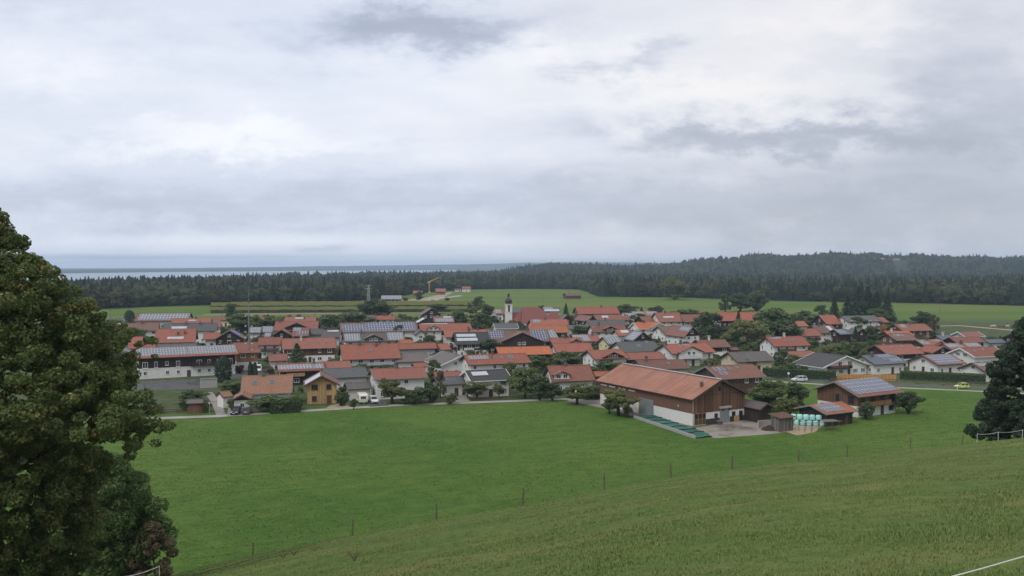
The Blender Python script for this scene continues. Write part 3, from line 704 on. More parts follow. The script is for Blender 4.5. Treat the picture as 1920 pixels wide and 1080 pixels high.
def frame_S(xa, xb, ye, he, yaw):
    Mid = at((xa + xb) / 2, ye, he); u_ = Vector((math.cos(yaw), math.sin(yaw), 0))
    def solve(px_):   # t with project(M+u t).x == px
        k = (px_ - 960) / FPX; den = u_.x - k * u_.y
        return (k * Mid.y - Mid.x) / den
    ta, tb = solve(xa), solve(xb)
    return Mid + u_ * ((ta + tb) / 2), u_, abs(tb - ta)
def house(kind, xa, xb, ye, top, roof='red', wall='white', he=5.2, label='', yaw=27, pitch=24, L=12, W=None, upper=None, split=2.7, gable=None, chim=(), sky=(), sol=(), trim='wood',
          win=True, bal=None, name='house', cat=None, dorm=(), shut=None, fr='white', ant=False, side=None, ox=.8, oy=.9, group=None, door=True, winrows=None, clutter=True, z0=0.0):
    yw = R(yaw)
    Mid, u_, ln = frame_S(xa, xb, ye, he, yw)
    nb = Vector((-u_.y, u_.x, 0))
    tp = math.tan(R(pitch))
    if kind == 'S':
        Lr = ln
        def ypix(Wd, t_): return to_px(Mid + nb * Wd / 2 + Vector((0, 0, Wd / 2 * t_)))[1]
        if W is None:
            lo, hi = 4.0, 30.0
            for _ in range(40):
                m_ = (lo + hi) / 2
                if ypix(m_, tp) > top: lo = m_
                else: hi = m_
            W = min(max(lo, min(6.0, Lr)), 15.5)
        lo, hi = math.tan(R(10)), math.tan(R(44))
        for _ in range(40):
            m_ = (lo + hi) / 2
            if ypix(W, m_) > top: lo = m_
            else: hi = m_
        tp = lo
        c = Mid + nb * W / 2; rz = yw; fs = -1
    else:
        W = ln; Lr = L; c = Mid + nb * Lr / 2; rz = yw + math.pi / 2; fs = 1
        if top:      # apex row given
            f0 = Mid
            z_ap = CAMZ - (top - HORIZ) / FPX * f0.y; tp = min(max((z_ap - he) / (W / 2), math.tan(R(14))), math.tan(R(42)))
    if side == 'right': fs = -fs
    c.z = z0
    root = thing(name, label, cat or {'house': 'house', 'garage': 'garage', 'shed': 'shed', 'barn': 'barn'}.get(name, name), c, rz, group or 'buildings of the village')
    zE = he - z0; ph = math.atan(tp); h2 = W / 2; hx = Lr / 2
    near = c.y < 345
    # roof
    mb = MB(); th = .2
    mb.prism_x([(-h2, zE - th), (0, zE + h2 * tp - th * 1.1), (h2, zE - th), (h2, zE), (0, zE + h2 * tp), (-h2, zE)], -hx, hx, 1, [1, 1, 1, 0, 0, 1])
    tmat = {'wood': M['trim_wood'], 'white': M['whitepaint'], 'grey': M['trim_grey']}[trim]
    ro = mb.build('roof', [M['roof_' + roof], tmat], root)
    for e in (-1, 1):
        b_ = MB(); x0, x1 = (hx * e, hx * e + .09 * e) if e > 0 else (hx * e - .09, hx * e)
        b_.prism_x([(-h2, zE - th - .08), (0, zE + h2 * tp - th - .1), (h2, zE - th - .08), (h2, zE + .07), (0, zE + h2 * tp + .08), (-h2, zE + .07)], x0, x1)
        b_.build('bargeboard', tmat, ro)
    rc = MB(); rc.prism_x([(-.22, zE + h2 * tp - .06), (0, zE + h2 * tp - .02), (.22, zE + h2 * tp - .06), (.12, zE + h2 * tp + .07), (-.12, zE + h2 * tp + .07)], -hx + .02, hx - .02)
    rc.build('ridge_cap', M['roof_' + roof], ro)
    # walls
    wx, wy = hx - min(ox, hx * .2), h2 - min(oy, h2 * .2)
    def ztop(y): return zE - th - .03 + (h2 - abs(y)) * tp
    wm = M['wall_' + wall] if 'wall_' + wall in M else M['wood_' + wall]
    zt = ztop(wy)
    if upper and zt > split + .6:
        b_ = MB(); b_.box(-wx, wx, -wy, wy, -.3, split); b_.build('wall', wm, root)
        b_ = MB(); q = .05; b_.prism_x([(-wy - q, split), (wy + q, split), (wy + q, ztop(wy + q)), (0, ztop(0)), (-wy - q, ztop(wy + q))], -wx - q, wx + q); b_.build('timber_upper_wall', M['wood_' + upper], root)
        q0 = q
    else:
        b_ = MB(); b_.prism_x([(-wy, -.3), (wy, -.3), (wy, zt), (0, ztop(0)), (-wy, zt)], -wx, wx); b_.build('wall', wm, root); q0 = 0
    if gable:     # timber cladding in the gable triangles
        for e in (-1, 1):
            b_ = MB(); zg = zt - .35; x0, x1 = sorted((wx * e, wx * e + .06 * e)); b_.prism_x([(-wy, zg), (wy, zg), (wy, ztop(wy)), (0, ztop(0)), (-wy, ztop(wy))], x0, x1)
            b_.build('gable_cladding', M['wood_' + gable], root)
    qg = .06 if gable else 0
    # roof fittings
    def onroof(fx, fy, s_=fs): 
        y = s_ * h2 * (1 - fy); return (-hx + fx * Lr, y, zE + (h2 - abs(y)) * tp), (-ph * (1 if s_ > 0 else -1))
    for (x0, x1, y0, y1, nx, ny, mt) in sol:
        mt_, _, sd = mt.partition('/'); s_ = -fs if sd == 'b' else fs
        for i in range(nx):
            for j in range(ny):
                (px_, py_, pz_), ang_ = onroof(x0 + (x1 - x0) * (i + .5) / nx, y0 + (y1 - y0) * (j + .5) / ny, s_)
                o = link('solar_panel', PANEL[mt_], ro, (px_, py_, pz_ + .12)); o.rotation_euler = (ang_, 0, 0)
                o.scale = ((x1 - x0) * Lr / nx * .985, (y1 - y0) * h2 / math.cos(ph) / ny * .985, 1)
    for k in sky:
        fx, fy = k[:2]; (px_, py_, pz_), ang_ = onroof(fx, fy); o = link('skylight', SKYL, ro, (px_, py_, pz_ + .05)); o.rotation_euler = (ang_, 0, 0); s_ = k[2] if len(k) > 2 else 1.0; o.scale = (.95 * s_, 1.15 * s_, 1)
    for k in chim:
        fx, fy = k[:2]; (px_, py_, pz_), ang_ = onroof(fx, fy); link('chimney', CHIM[k[2] if len(k) > 2 else 0], ro, (px_, py_, pz_ + .1), None, (.95, .95, .95))
    if ant: (px_, py_, pz_), _a = onroof(.35, .98); link('antenna', ANT, ro, (px_, py_, pz_))
    # openings on the walls that face the camera
    cw = Vector((0, 0, 0)) - Vector((c.x, c.y, 0)); cw.normalize()
    rs = random.Random(int(xa * 13 + ye * 7)); fk = fr
    def place(x, y, z, rot, ww, hh, shutter=True):
        if near:
            o = link('window', WIN[fk][0], root, (x, y, z), rot, (ww, 1, hh)); link('pane', WIN[fk][1], o)
            if shut and shutter:
                for xs in (-.65, .65): link('shutter', SHUT[shut], o, (xs, 0, 0))
        else:
            o = link('window', WIN[fk][2], root, (x, y, z), rot, (ww, 1, hh))
    if win:
        for sd, (nx_, ny_) in (('f', (0, -1)), ('b', (0, 1)), ('l', (-1, 0)), ('r', (1, 0))):
            n = Vector((nx_ * math.cos(rz) - ny_ * math.sin(rz), nx_ * math.sin(rz) + ny_ * math.cos(rz), 0))
            if n.dot(cw) < 0.06: continue
            rot = {'f': 0, 'b': math.pi, 'l': -math.pi / 2, 'r': math.pi / 2}[sd]
            long_ = sd in 'fb'; wl = 2 * (wx if long_ else wy); off = (wy if long_ else wx) + .003
            rows = winrows or ([1.4, zt - 1.15] if zt > 4.3 else [1.4])
            if not long_:
                rows = list(rows)
                if ztop(0) > rows[-1] + 2.6 + .5: rows.append(rows[-1] + 2.55)
            for ri, zc in enumerate(rows):
                lim = wl
                if not long_:
                    hgt = zc + .75; yy = h2 - (hgt - (zE - th)) / tp if hgt > zt else wy; lim = 2 * min(wy, yy - .1)
                    if lim < 1.4: continue
                nwin = max(1, int(lim / (3.0 if near else 3.4)))
                o_ = off + (q0 if zc > split else 0) + (qg if (not long_ and zc > zt - .4) else 0)
                for i in range(nwin):
                    if rs.random() < .12 and nwin > 2: continue
                    a_ = -lim / 2 + lim * (i + .5) / nwin + rs.uniform(-.15, .15); ww = rs.choice((1.0, 1.0, 1.15, 1.6)); hh = rs.choice((1.15, 1.25, 1.3)); zc_ = zc
                    isdoor = door and ri == 0 and i == nwin // 2 and sd in ('f', 'l')
                    if ri > 0 and bal and rs.random() < .6: hh = 2.0; zc_ = zc - .35
                    loc = {'f': (a_, -o_), 'b': (-a_, o_), 'l': (-o_, -a_), 'r': (o_, a_)}[sd]
                    if isdoor:
                        o = link('door', DOORM, root, (loc[0], loc[1], 1.05), rot, (1.1, 1, 2.1)); continue
                    place(loc[0], loc[1], zc_, rot, ww, hh, ww < 1.3)
    if bal:      # timber balcony : (wall letter, start, end along the wall, material)
        for (sd, a0, a1, z, mt) in bal:
            rot = {'f': 0, 'b': math.pi, 'l': -math.pi / 2, 'r': math.pi / 2}[sd]
            wl = 2 * (wx if sd in 'fb' else wy); off = (wy if sd in 'fb' else wx) + q0 + qg
            x0, x1 = -wl / 2 + a0 * wl, -wl / 2 + a1 * wl
            bo = MB(); bo.box(x0, x1, -1.25, -.01, z - .15, z)
            o = bo.build('balcony', M['trim_wood'], root)
            o.location = {'f': (0, -off, 0), 'b': (0, off, 0), 'l': (-off, 0, 0), 'r': (off, 0, 0)}[sd]; o.rotation_euler = (0, 0, rot)
            rl = MB(); rl.box(x0, x1, -1.30, -1.22, z + .88, z + .98); rl.box(x0, x1, -1.29, -1.24, z + .02, z + .14)
            nb_ = max(4, int((x1 - x0) / .28))
            for i in range(nb_): xx = x0 + (x1 - x0) * (i + .5) / nb_; rl.box(xx - .10, xx + .10, -1.285, -1.25, z + .05, z + .9)
            for xe in (x0, x1): rl.box(xe - .04, xe + .04, -1.28, -.02, z + .05, z + .95)
            if rs.random() < .3 and mt == 'dark' and name != 'inn':
                fb = MB(); fb.box(x0 + .2, x1 - .2, -1.50, -1.31, z + .72, z + .9)
                for q in range(int((x1 - x0) * 5)): xx = rs.uniform(x0 + .25, x1 - .25); zz2 = z + .9 + rs.uniform(-.12, .12); fb.box(xx - .09, xx + .09, -1.52, -1.34, zz2 - .07, zz2 + .07, 1)
                fb.build('flower_box', [M['leaf_hedge'], M['flower_red']], o)
            rl.build('railing', M['wood_' + mt] if 'wood_' + mt in M else M['wall_' + mt], o)
    for (fx, dw, df, wmat, rmat) in dorm:   # cross gable / dormer on the front slope : centre, width m, front offset from the wall plane
        x = -hx + fx * Lr; yf = -wy - df; zr = zE + min(h2 * tp * .92, dw / 2 * .42 + (h2 * tp) * .45); t2 = .42; ye_ = zr - dw / 2 * t2
        yb = -max(0.0, (h2 - (zr - zE) / tp)) + .3
        dmt = M['wall_' + wmat] if 'wall_' + wmat in M else M['wood_' + wmat]
        b_ = MB(); hw = dw / 2 - .45; zb = 2.6 if df > .3 else max(.5, ztop(wy) - .4)
        n0 = len(b_.v); zpk = zr - .28; zsd = zpk - hw * t2
        pr = [(x - hw, zb), (x + hw, zb), (x + hw, zsd), (x, zpk), (x - hw, zsd)]
        for yy in (yf, yb): b_.v += [(p_, yy, q_) for p_, q_ in pr]
        for k in range(5): j = (k + 1) % 5; b_.f.append((n0 + k, n0 + j, n0 + 5 + j, n0 + 5 + k)); b_.m.append(0)
        b_.f.append((n0, n0 + 4, n0 + 3, n0 + 2, n0 + 1)[::-1]); b_.m.append(0); b_.f.append(tuple(n0 + 5 + k for k in range(5))[::-1]); b_.m.append(0)
        do = b_.build('dormer', dmt, root)
        r2 = MB(); n0 = 0; pr = [(x - dw / 2, ye_ - .16), (x, zr - .18), (x + dw / 2, ye_ - .16), (x + dw / 2, ye_), (x, zr), (x - dw / 2, ye_)]
        for yy in (yf - .7, yb + .3): r2.v += [(p_, yy, q_) for p_, q_ in pr]
        for k in range(6): j = (k + 1) % 6; r2.f.append((k, j, 6 + j, 6 + k)); r2.m.append(0 if k in (3, 4) else 1)
        r2.f.append((5, 4, 3, 2, 1, 0)); r2.m.append(1); r2.f.append((6, 7, 8, 9, 10, 11)); r2.m.append(1)
        r2.build('dormer_roof', [M['roof_' + rmat], tmat], do)
        k = 1 if dw < 5 else 2
        for i in range(k):
            xx = x + (i - (k - 1) / 2) * 1.9
            o = link('window', WIN[fk][2], do, (xx, yf - .003, max(zb + .9, zsd - .35)), 0, (1.3, 1, 1.15))
    BUILT.append((root, c, Lr, W, label)); root['_dims'] = 0
    del root['_dims']
    return root, ro, dict(hx=hx, h2=h2, wx=wx, wy=wy, zE=zE, tp=tp, zt=zt)
dm = MB(); dm.box(-.5, .5, -.05, 0, -.5, .5, 0); dm.box(-.42, .42, -.065, -.05, -.05, .42, 0); DOORM = dm.mesh('door', [M['wood_brown']])
# ------------------------------------------------------------------ the village (rows of roof corners read from the photograph)
H = house
# --- left, back rows
H('S', 138, 178, 601.5, 592.5, 'red', 'white', 4.2, 'red-roofed house peeping out behind the big maple crown, farthest left by the meadow')
H('S', 198, 234, 606, 597.5, 'slate', 'offwhite', 4.2, 'blue-grey roofed house left of the cone-shaped dark thuja', sky=((.35, .6), (.6, .7)))
H('S', 250, 352, 602, 587, 'brick', 'offwhite', 5.04, 'long farm hall with its roof covered in dull grey solar panels at the meadow edge', yaw=9, sol=((.06, .985, .16, .9, 16, 3, 'grey'),), name='barn', win=False)
H('S', 214, 297, 621, 605.5, 'brown', 'white', 4.37, 'brownish tiled house with silver collectors at its left ridge end', yaw=20, sol=((.04, .26, .72, .95, 4, 1, 'pale'),), chim=((.6, .9),))
H('S', 226, 263, 646, 631.5, 'red', 'greywall', 3.78, 'small orange-red roof beside the maple, left of the rounded bushes', yaw=14)
H('S', 288, 365, 642.5, 616.5, 'red', 'white', 4.62, 'large red-tiled house with a silver collector strip low on its roof', yaw=16, sol=((.30, .70, .24, .40, 6, 1, 'pale'),), chim=((.55, .55), (.72, .6)), sky=((.42, .85, .7), (.6, .85, .7)), ant=True)
H('S', 303, 406, 621.5, 606.5, 'grey', 'white', 5.46, 'white house with long dark grey roof and silver collectors left of its chimneys', yaw=18, sol=((.16, .44, .30, .62, 6, 1, 'pale'),), chim=((.42, .85, 1), (.68, .85, 1)), shut='brown', oy=.7)
H('S', 320, 395, 605.5, 596.5, 'red', 'white', 4.2, 'red-roofed house with a short white collector near its ridge, behind the long grey roof', yaw=16, sol=((.42, .62, .4, .6, 3, 1, 'pale'),), chim=((.6, .9),))
H('S', 396, 432, 600.5, 595.2, 'brick', 'cream', 3.78, 'pale pink roofed low building beside the tree clump at the meadow', yaw=8, pitch=18)
H('S', 398, 414, 614, 600, 'brick', 'white', 4.62, 'narrow red-roofed house right of the long grey roof', yaw=20)
H('S', 238, 291, 653.5, 646, 'red', 'offwhite', 3.2, 'low red roof tucked behind the left end of the long solar-roofed inn', yaw=22, win=False, name='garage')
H('S', 292, 366, 651.5, 644.5, 'grey', 'offwhite', 3.0, 'low dark grey roof directly behind the long solar-roofed inn', yaw=22, win=False, name='garage')
H('S', 380, 412, 636.5, 624, 'red', 'white', 3.86, 'small red-roofed house left of the wide timber gable', yaw=18)
H('G', 399, 459, 637.5, 620, 'brown', 'dark', 4.2, 'wide dark timber gable house with a blue sheet on its right roof slope', yaw=14, L=13, bal=(('l', .2, .8, 2.6, 'dark'),), sol=((.05, .5, .35, .85, 1, 1, 'tarp/b'),))
H('S', 466, 496, 603.5, 594.5, 'red', 'white', 4.03, 'tiny red and white house right of the tree clump below the soil strip', yaw=12)
H('S', 465, 488, 624.5, 613.5, 'slate', 'white', 4.2, 'small house fully roofed with grey solar panels right behind the maypole', yaw=10, sol=((.04, .96, .06, .94, 6, 4, 'grey'),), win=False)
H('S', 489, 511, 623.5, 612, 'slate', 'white', 4.2, 'grey panelled roof between the maypole and the big red dormer house', yaw=10, sol=((.04, .96, .06, .94, 6, 4, 'grey'),), win=False)
H('S', 494, 507, 632.5, 624, 'slate', 'offwhite', 3.36, 'little grey panelled annex roof below the two solar roofs', yaw=10, sol=((.06, .94, .1, .9, 3, 3, 'grey'),), win=False)
H('S', 512, 595, 620, 602, 'red', 'white', 5.04, 'big red house with broad timber cross gable below the maize fields', yaw=8, dorm=((.52, 12, .4, 'dark', 'brown'),), chim=((.1, .9, 1),), sky=((.3, .6), (.9, .6)))
H('S', 532, 592, 602.5, 594, 'red', 'white', 4.62, 'red roof with white collector strip, topmost behind the big dormer house', yaw=8, sol=((.32, .6, .55, .8, 6, 1, 'pale'),), chim=((.62, .5, 1),), sky=((.15, .4), (.45, .3)))
H('G', 508, 546, 629.5, 618.5, 'brick', 'dark', 3.86, 'brown gable with dark timber front in front of the big red dormer house', yaw=10, L=11)
H('S', 546, 578, 630.5, 614.5, 'red', 'dark', 4.03, 'red roof with two blue-grey collector fields beside the brown timber gable', yaw=10, sol=((.05, .50, .62, .98, 4, 1, 'grey'), (.28, .96, .2, .55, 4, 1, 'blue')))
H('S', 575, 604, 627.5, 616.5, 'grey', 'offwhite', 3.78, 'short dark grey roof right of the blue-grey collectors', yaw=8, sky=((.6, .5, .7),))
H('S', 603, 638, 632.5, 618.5, 'greybrown', 'greywall', 3.78, 'grey roof with one long white collector left of the large solar roof', yaw=8, sol=((.25, .85, .72, .92, 5, 1, 'pale'),), chim=((.3, .95, 1),), sky=((.1, .5, .7),))
# --- the inn and its neighbours
H('S', 253, 447, 668.5, 650, 'red', 'white', 6.6, 'long inn with dark timber upper floor, white ground floor and full solar roof', yaw=27, W=11.5, upper='dark', split=3.3, oy=1.5, ox=1.0,
  sol=((.015, .495, .16, .965, 17, 4, 'grey'), (.505, .985, .16, .965, 17, 4, 'grey')), bal=(('f', .52, .97, 3.5, 'dark'),), fr='white', name='inn', cat='inn', winrows=[1.7, 4.6])
H('S', 440, 487, 662, 642.5, 'red', 'white', 6.0, 'red-roofed timber barn house with white arched ground floor right of the inn', yaw=25, upper='orange', split=2.9, name='house')
H('S', 482, 527, 647, 633, 'red', 'white', 5.04, 'white house with red roof and dark balcony right of the maypole', yaw=12, bal=(('f', .05, .95, 2.8, 'dark'),))
H('S', 528, 631, 654, 634, 'red', 'white', 5.21, 'long red-tiled farmhouse with brown timber front behind the dark spruce', yaw=17, upper='brown', split=2.6, chim=((.36, .8, 2),), sky=((.24, .62), (.5, .6), (.68, .6), (.82, .62)))
H('S', 503, 540, 677, 664, 'brick', 'white', 3.0, 'dark red garage roof left of the dark spruce', yaw=20, name='garage')
H('S', 520, 611, 696, 681, 'red', 'dark', 4.2, 'dark timber house with long dark solar field under a red ridge', yaw=20, pitch=18, sol=((.02, .96, .22, .78, 14, 2, 'grey'),), chim=((.78, .92, 1),), bal=(('f', .15, .55, 2.7, 'light'),))
H('S', 606, 660, 693.5, 677.5, 'red', 'offwhite', 3.86, 'plain red roof between the dark solar house and the grey low roof', yaw=20)
H('S', 449, 546, 738.5, 704, 'tan', 'white', 3.3, 'front house with broad orange-brown tiled roof and two skylights behind a hedge', yaw=13, pitch=30, chim=((.42, .97, 1),), sky=((.26, .60, 1.25), (.60, .62, 1.25)), trim='grey')
H('G', 433, 469, 749.5, 741, 'tan', 'white', 3.0, 'double garage with orange-brown gable roof behind the two dark parked cars', yaw=13, L=8, gable='dark', name='garage', door=False)
H('S', 416, 436, 744.5, 734.5, 'tan', 'white', 2.8, 'tiny orange lean-to roof left of the double garage', yaw=40, name='shed', win=False)
H('G', 568, 637, 724, 705.5, 'brick', 'light', 4.7, 'new light timber house with big panes and pale solar sheet on its roof', yaw=14, L=11, gable=None, sol=((.10, .70, .08, .92, 3, 3, 'pale'),), fr='brown', winrows=[1.4, 4.3])
H('S', 609, 692, 708.5, 690, 'grey', 'white', 3.7, 'low mossy grey-roofed white house behind the new timber house', yaw=22, pitch=20)
H('S', 650, 697, 730, 717, 'greybrown', 'white', 3.0, 'grey-brown garage roof above the caravan', yaw=20, name='garage')
H('S', 701, 802, 710.5, 690, 'red', 'white', 5.4, 'white house with red roof and one bright orange tile stripe, behind the fruit trees', yaw=20, chim=((.50, .99, 1),), W=11.0, trim='grey')
H('S', 641, 752, 673.5, 645, 'red', 'offwhite', 4.7, 'large grey-white house with broad red roof and two dark chimneys', yaw=17, chim=((.33, .92, 1), (.62, .85, 1)), sky=((.30, .42, .9), (.50, .55, 1.1)), bal=(('f', .12, .9, 2.6, 'greywall'),))
H('S', 638, 784, 622.5, 604.5, 'brown', 'white', 5.21, 'largest solar roof of the village in three blue-grey fields', yaw=15, pitch=22, sol=((.035, .325, .08, .80, 8, 4, 'blue'), (.335, .655, .08, .96, 9, 4, 'blue'), (.662, .97, .08, .97, 9, 4, 'blue')), name='barn', cat='barn')
H('S', 644, 760, 640.5, 624, 'greybrown', 'white', 4.37, 'grey-brown roofed house with solar fields at both ends and a green cross gable', yaw=14, sol=((.02, .27, .1, .92, 6, 4, 'grey'), (.72, .98, .1, .95, 6, 4, 'grey')), dorm=((.48, 7.5, .3, 'grey', 'greybrown'),), chim=((.3, .95, 1),))
H('S', 745, 820, 654.5, 643.5, 'red', 'greywall', 3.86, 'low red-roofed grey house right of the two-chimney roof', yaw=17)
H('S', 752, 777, 646, 637, 'orange', 'white', 4.2, 'small orange roof above the low red-roofed grey house', yaw=30, win=False)
H('S', 745, 806, 678.5, 662, 'greybrown', 'white', 3.6, 'flat grey-brown hall roof left of the wide grey gable hall', yaw=17, pitch=15)
H('G', 824, 906, 684.5, 667, 'greybrown', 'white', 3.7, 'wide white hall with shallow grey-brown gable roof and dark windows', yaw=24, L=17, trim='white', winrows=[1.6])
H('S', 776, 801, 688, 681, 'red', 'offwhite', 3.0, 'small orange-red garden house roof before the grey-brown halls', yaw=20, name='shed')
H('S', 879, 997, 682.5, 664, 'red', 'white', 4.7, 'long white house with red roof, silver collector strip and three skylights', yaw=20, W=11.5, chim=((.46, .98),), sol=((.05, .36, .52, .86, 6, 1, 'grey'),), sky=((.42, .66, 1.1), (.57, .64, 1.2), (.72, .62, 1.7)), trim='wood')
H('S', 883, 961, 714, 694, 'dark', 'white', 4.5, 'white front house with charcoal roof and one silver collector field', yaw=21, W=11, trim='white', sol=((.12, .50, .48, .84, 4, 1, 'pale'),), shut='brown')
H('S', 821, 873, 721.5, 706.5, 'grey', 'white', 3.2, 'white garage with dark grey roof left of the charcoal-roofed house', yaw=21, name='garage', sky=((.4, .6, .6), (.6, .5, .6)))
H('S', 817, 868, 707.5, 697, 'red', 'offwhite', 3.7, 'plain dull red roof behind the grey-roofed garage', yaw=21, win=False)
H('S', 1036, 1117, 715, 685, 'brick', 'white', 3.4, 'red-brown house with white gabled dormer and three-part window', yaw=14, pitch=32, W=10.5, dorm=((.24, 5.2, .15, 'white', 'brick'),), chim=((.42, .98, 1),), ant=True)
# --- centre
H('S', 834, 921, 632, 618, 'red', 'offwhite', 4.37, 'red roof showing as a strip behind the charcoal collector house', yaw=12, chim=((.55, .9, 1), (.75, .9, 1)))
H('S', 855, 921, 645.5, 623, 'dark', 'white', 5.04, 'dark timber house with charcoal roof and two rows of pale collectors', yaw=12, W=14, upper='dark', split=2.6, sol=((.06, .62, .60, .84, 9, 1, 'pale'), (.05, .64, .26, .50, 9, 1, 'pale')), chim=((.45, .98, 1),), bal=(('f', .2, .5, 2.7, 'white'), ('l', .1, .9, 2.7, 'dark')))
H('S', 919, 1034, 641.5, 619, 'brown', 'white', 4.7, 'big brown-roofed farmhouse with wide dark cross gable and solar fields', yaw=12, W=13, upper='dark', dorm=((.50, 19, 2.5, 'dark', 'brown'),), sol=((.01, .25, .30, .96, 6, 4, 'blue'), (.70, .97, .10, .97, 6, 5, 'blue')), chim=((.66, .97, 1),), bal=(('f', .22, .72, 2.9, 'dark'),))
H('S', 1022, 1048, 634.5, 618, 'slate', 'white', 4.54, 'blue-grey panelled slope right of the big brown farmhouse', yaw=14, sol=((.05, .95, .05, .95, 4, 5, 'grey'),), win=False)
H('S', 936, 1038, 665.5, 650, 'orange', 'dark', 3.7, 'bright orange tiled long roof between the two white houses', yaw=14, sky=((.28, .9, .7), (.46, .85, .7)))
H('S', 788, 886, 620.5, 606.5, 'red', 'white', 4.54, 'red roof with white ridge strip behind the pale green garden tree', yaw=12, sol=((.05, .55, .9, .99, 8, 1, 'pale'),), dorm=((.25, 6, .2, 'white', 'red'),))
H('G', 778, 800, 628, 619, 'slate', 'white', 4.2, 'small white gabled house right of the largest solar roof', yaw=16, L=7)
H('G', 781, 818, 606.5, 596.5, 'brown', 'brown', 4.2, 'brown gable house with a big pale sheet of panels on its left slope', yaw=12, L=13, sol=((.08, .85, .1, .85, 3, 2, 'pale'),))
H('G', 789, 829, 591.5, 578.5, 'brown', 'dark', 4.7, 'farthest brown gabled farmhouse at the field edge below the soil strip', yaw=12, L=16)
H('S', 813, 852, 604.5, 593, 'brick', 'white', 4.2, 'red roof covered with grey panels right of the brown gables', yaw=10, sol=((.1, .96, .08, .62, 9, 2, 'grey'), (.5, .9, .74, .94, 4, 1, 'pale')))
H('S', 700, 741, 599.5, 591.5, 'red', 'white', 4.2, 'small white house with red roof below the dark round tree', yaw=8, chim=((.1, .9), (.5, .9), (.85, .9)))
H('S', 683, 702, 601, 591, 'greybrown', 'greywall', 4.2, 'grey roof peeping left of the small white house below the round tree', yaw=8)
H('S', 826, 846, 656, 644.5, 'red', 'greywall', 3.36, 'tiny red roof at the left gable of the charcoal collector house', yaw=25)
H('S', 928, 973, 616, 606, 'grey', 'white', 3.7, 'white chapel-like house with dark grey roof before the church tower', yaw=10, trim='white')
H('S', 996, 1067, 609.5, 598.5, 'red', 'white', 4.54, 'red-tiled house with one square of panels right of the church nave', yaw=8, sol=((.08, .28, .45, .9, 3, 1, 'grey'),), chim=((.42, .9, 1),))
H('S', 994, 1068, 624, 610, 'orange', 'dark', 5.04, 'orange-red roofed timber house below the square of panels', yaw=8)
H('S', 1020, 1051, 584.5, 576, 'slate', 'white', 4.2, 'far house with pale blue panels behind the church roof', yaw=8, sol=((.05, .95, .1, .5, 6, 1, 'pale'), (.05, .6, .55, .95, 4, 1, 'grey')))
H('S', 919, 946, 588.5, 580, 'red', 'white', 4.2, 'far red roof with pinkish panels left of the church tower', yaw=8, sol=((.35, .8, .2, .9, 3, 1, 'grey'),))
H('S', 921, 938, 600, 587, 'slate', 'dark', 4.37, 'steep blue-grey slope just left of the church tower foot', yaw=24, sol=((.1, .9, .1, .9, 2, 3, 'grey'),), win=False)
H('S', 958, 982, 585.5, 578, 'grey', 'white', 4.2, 'far dark grey roof just right of the church tower', yaw=8)
H('G', 1053, 1076, 600, 590.5, 'greybrown', 'dark', 4.03, 'small dark gable between the church and the long red barn', yaw=12, L=9)
H('S', 1084, 1163, 588.5, 575.5, 'red', 'grey', 4.7, 'long red-roofed barn with grey boarded gable at the meadow edge', yaw=10, name='barn', chim=((.62, .95, 1),), win=False)
H('G', 1101, 1122, 602.5, 592.5, 'brick', 'dark', 4.2, 'red roof slope with dark gable in front of the long red barn', yaw=24, L=16)
H('S', 1118, 1183, 600.5, 590, 'brick', 'offwhite', 4.2, 'dull red roof with one collector beside a light chimney', yaw=10, sol=((.22, .40, .4, .8, 2, 1, 'pale'),), chim=((.85, .8, 2),))
H('S', 1104, 1177, 610.5, 600, 'grey', 'greywall', 4.2, 'long dark grey roof in the middle below the dull red roofs', yaw=10, chim=((.5, .95, 1),))
H('S', 1113, 1178, 622.5, 609, 'brick', 'white', 4.2, 'red roof with brown cross gable and white skylight, below the long grey roof', yaw=10, dorm=((.5, 7, .2, 'brown', 'brick'),), chim=((.25, .9, 1),), sky=((.07, .7),))
H('S', 1066, 1110, 617, 609.5, 'grey', 'white', 3.86, 'grey roof with pale skylight half hidden by round shrubs', yaw=10, sky=((.6, .6, 1.4),))
H('S', 1036, 1096, 646, 633.5, 'red', 'white', 3.7, 'red roof with dark chimney above the wide red hall', yaw=12, chim=((.5, .9, 1),), dorm=((.75, 5, .1, 'brown', 'red'),))
H('S', 1043, 1115, 660, 643.5, 'red', 'white', 3.86, 'wide red hall roof with white gable corner above the green garden', yaw=12)
H('S', 1078, 1127, 640.5, 627.5, 'red', 'white', 4.2, 'red house with its roof mostly under blue-grey panels', yaw=12, sol=((.02, .62, .05, .95, 6, 4, 'grey'),), chim=((.8, .9, 1),))
H('S', 1141, 1170, 646, 631.5, 'slate', 'yellow', 4.54, 'pale yellow gabled house with grey panelled roof', yaw=22, sol=((.03, .97, .08, .95, 5, 4, 'grey'),), W=10)
H('S', 1170, 1243, 659.5, 640.5, 'grey', 'white', 3.7, 'large plain dark grey roof right of the pale yellow house', yaw=18, sky=((.5, .55, 1.3), (.78, .9, 1.2)))
H('G', 1187, 1227, 639.5, 623, 'grey', 'dark', 4.2, 'nearly black timber gable with panels on its left slope', yaw=16, L=12, sol=((.05, .75, .08, .92, 4, 4, 'grey'),), bal=(('l', .1, .9, 2.6, 'dark'),))
H('S', 1160, 1190, 629.5, 618.5, 'orange', 'white', 3.86, 'small orange roof with white collector above the black timber gable', yaw=14, sol=((.3, .8, .45, .9, 2, 1, 'pale'),))
H('S', 1198, 1246, 616.5, 604, 'orange', 'white', 4.7, 'white house with bright orange roof and white balcony gable', yaw=20, W=11, trim='white', dorm=((.78, 9, .8, 'white', 'orange'),), chim=((.4, .92),))
H('S', 1246, 1291, 624.5, 611.5, 'brown', 'white', 4.03, 'brown tiled roof right of the white balcony gable', yaw=20, sky=((.45, .4, .8),))
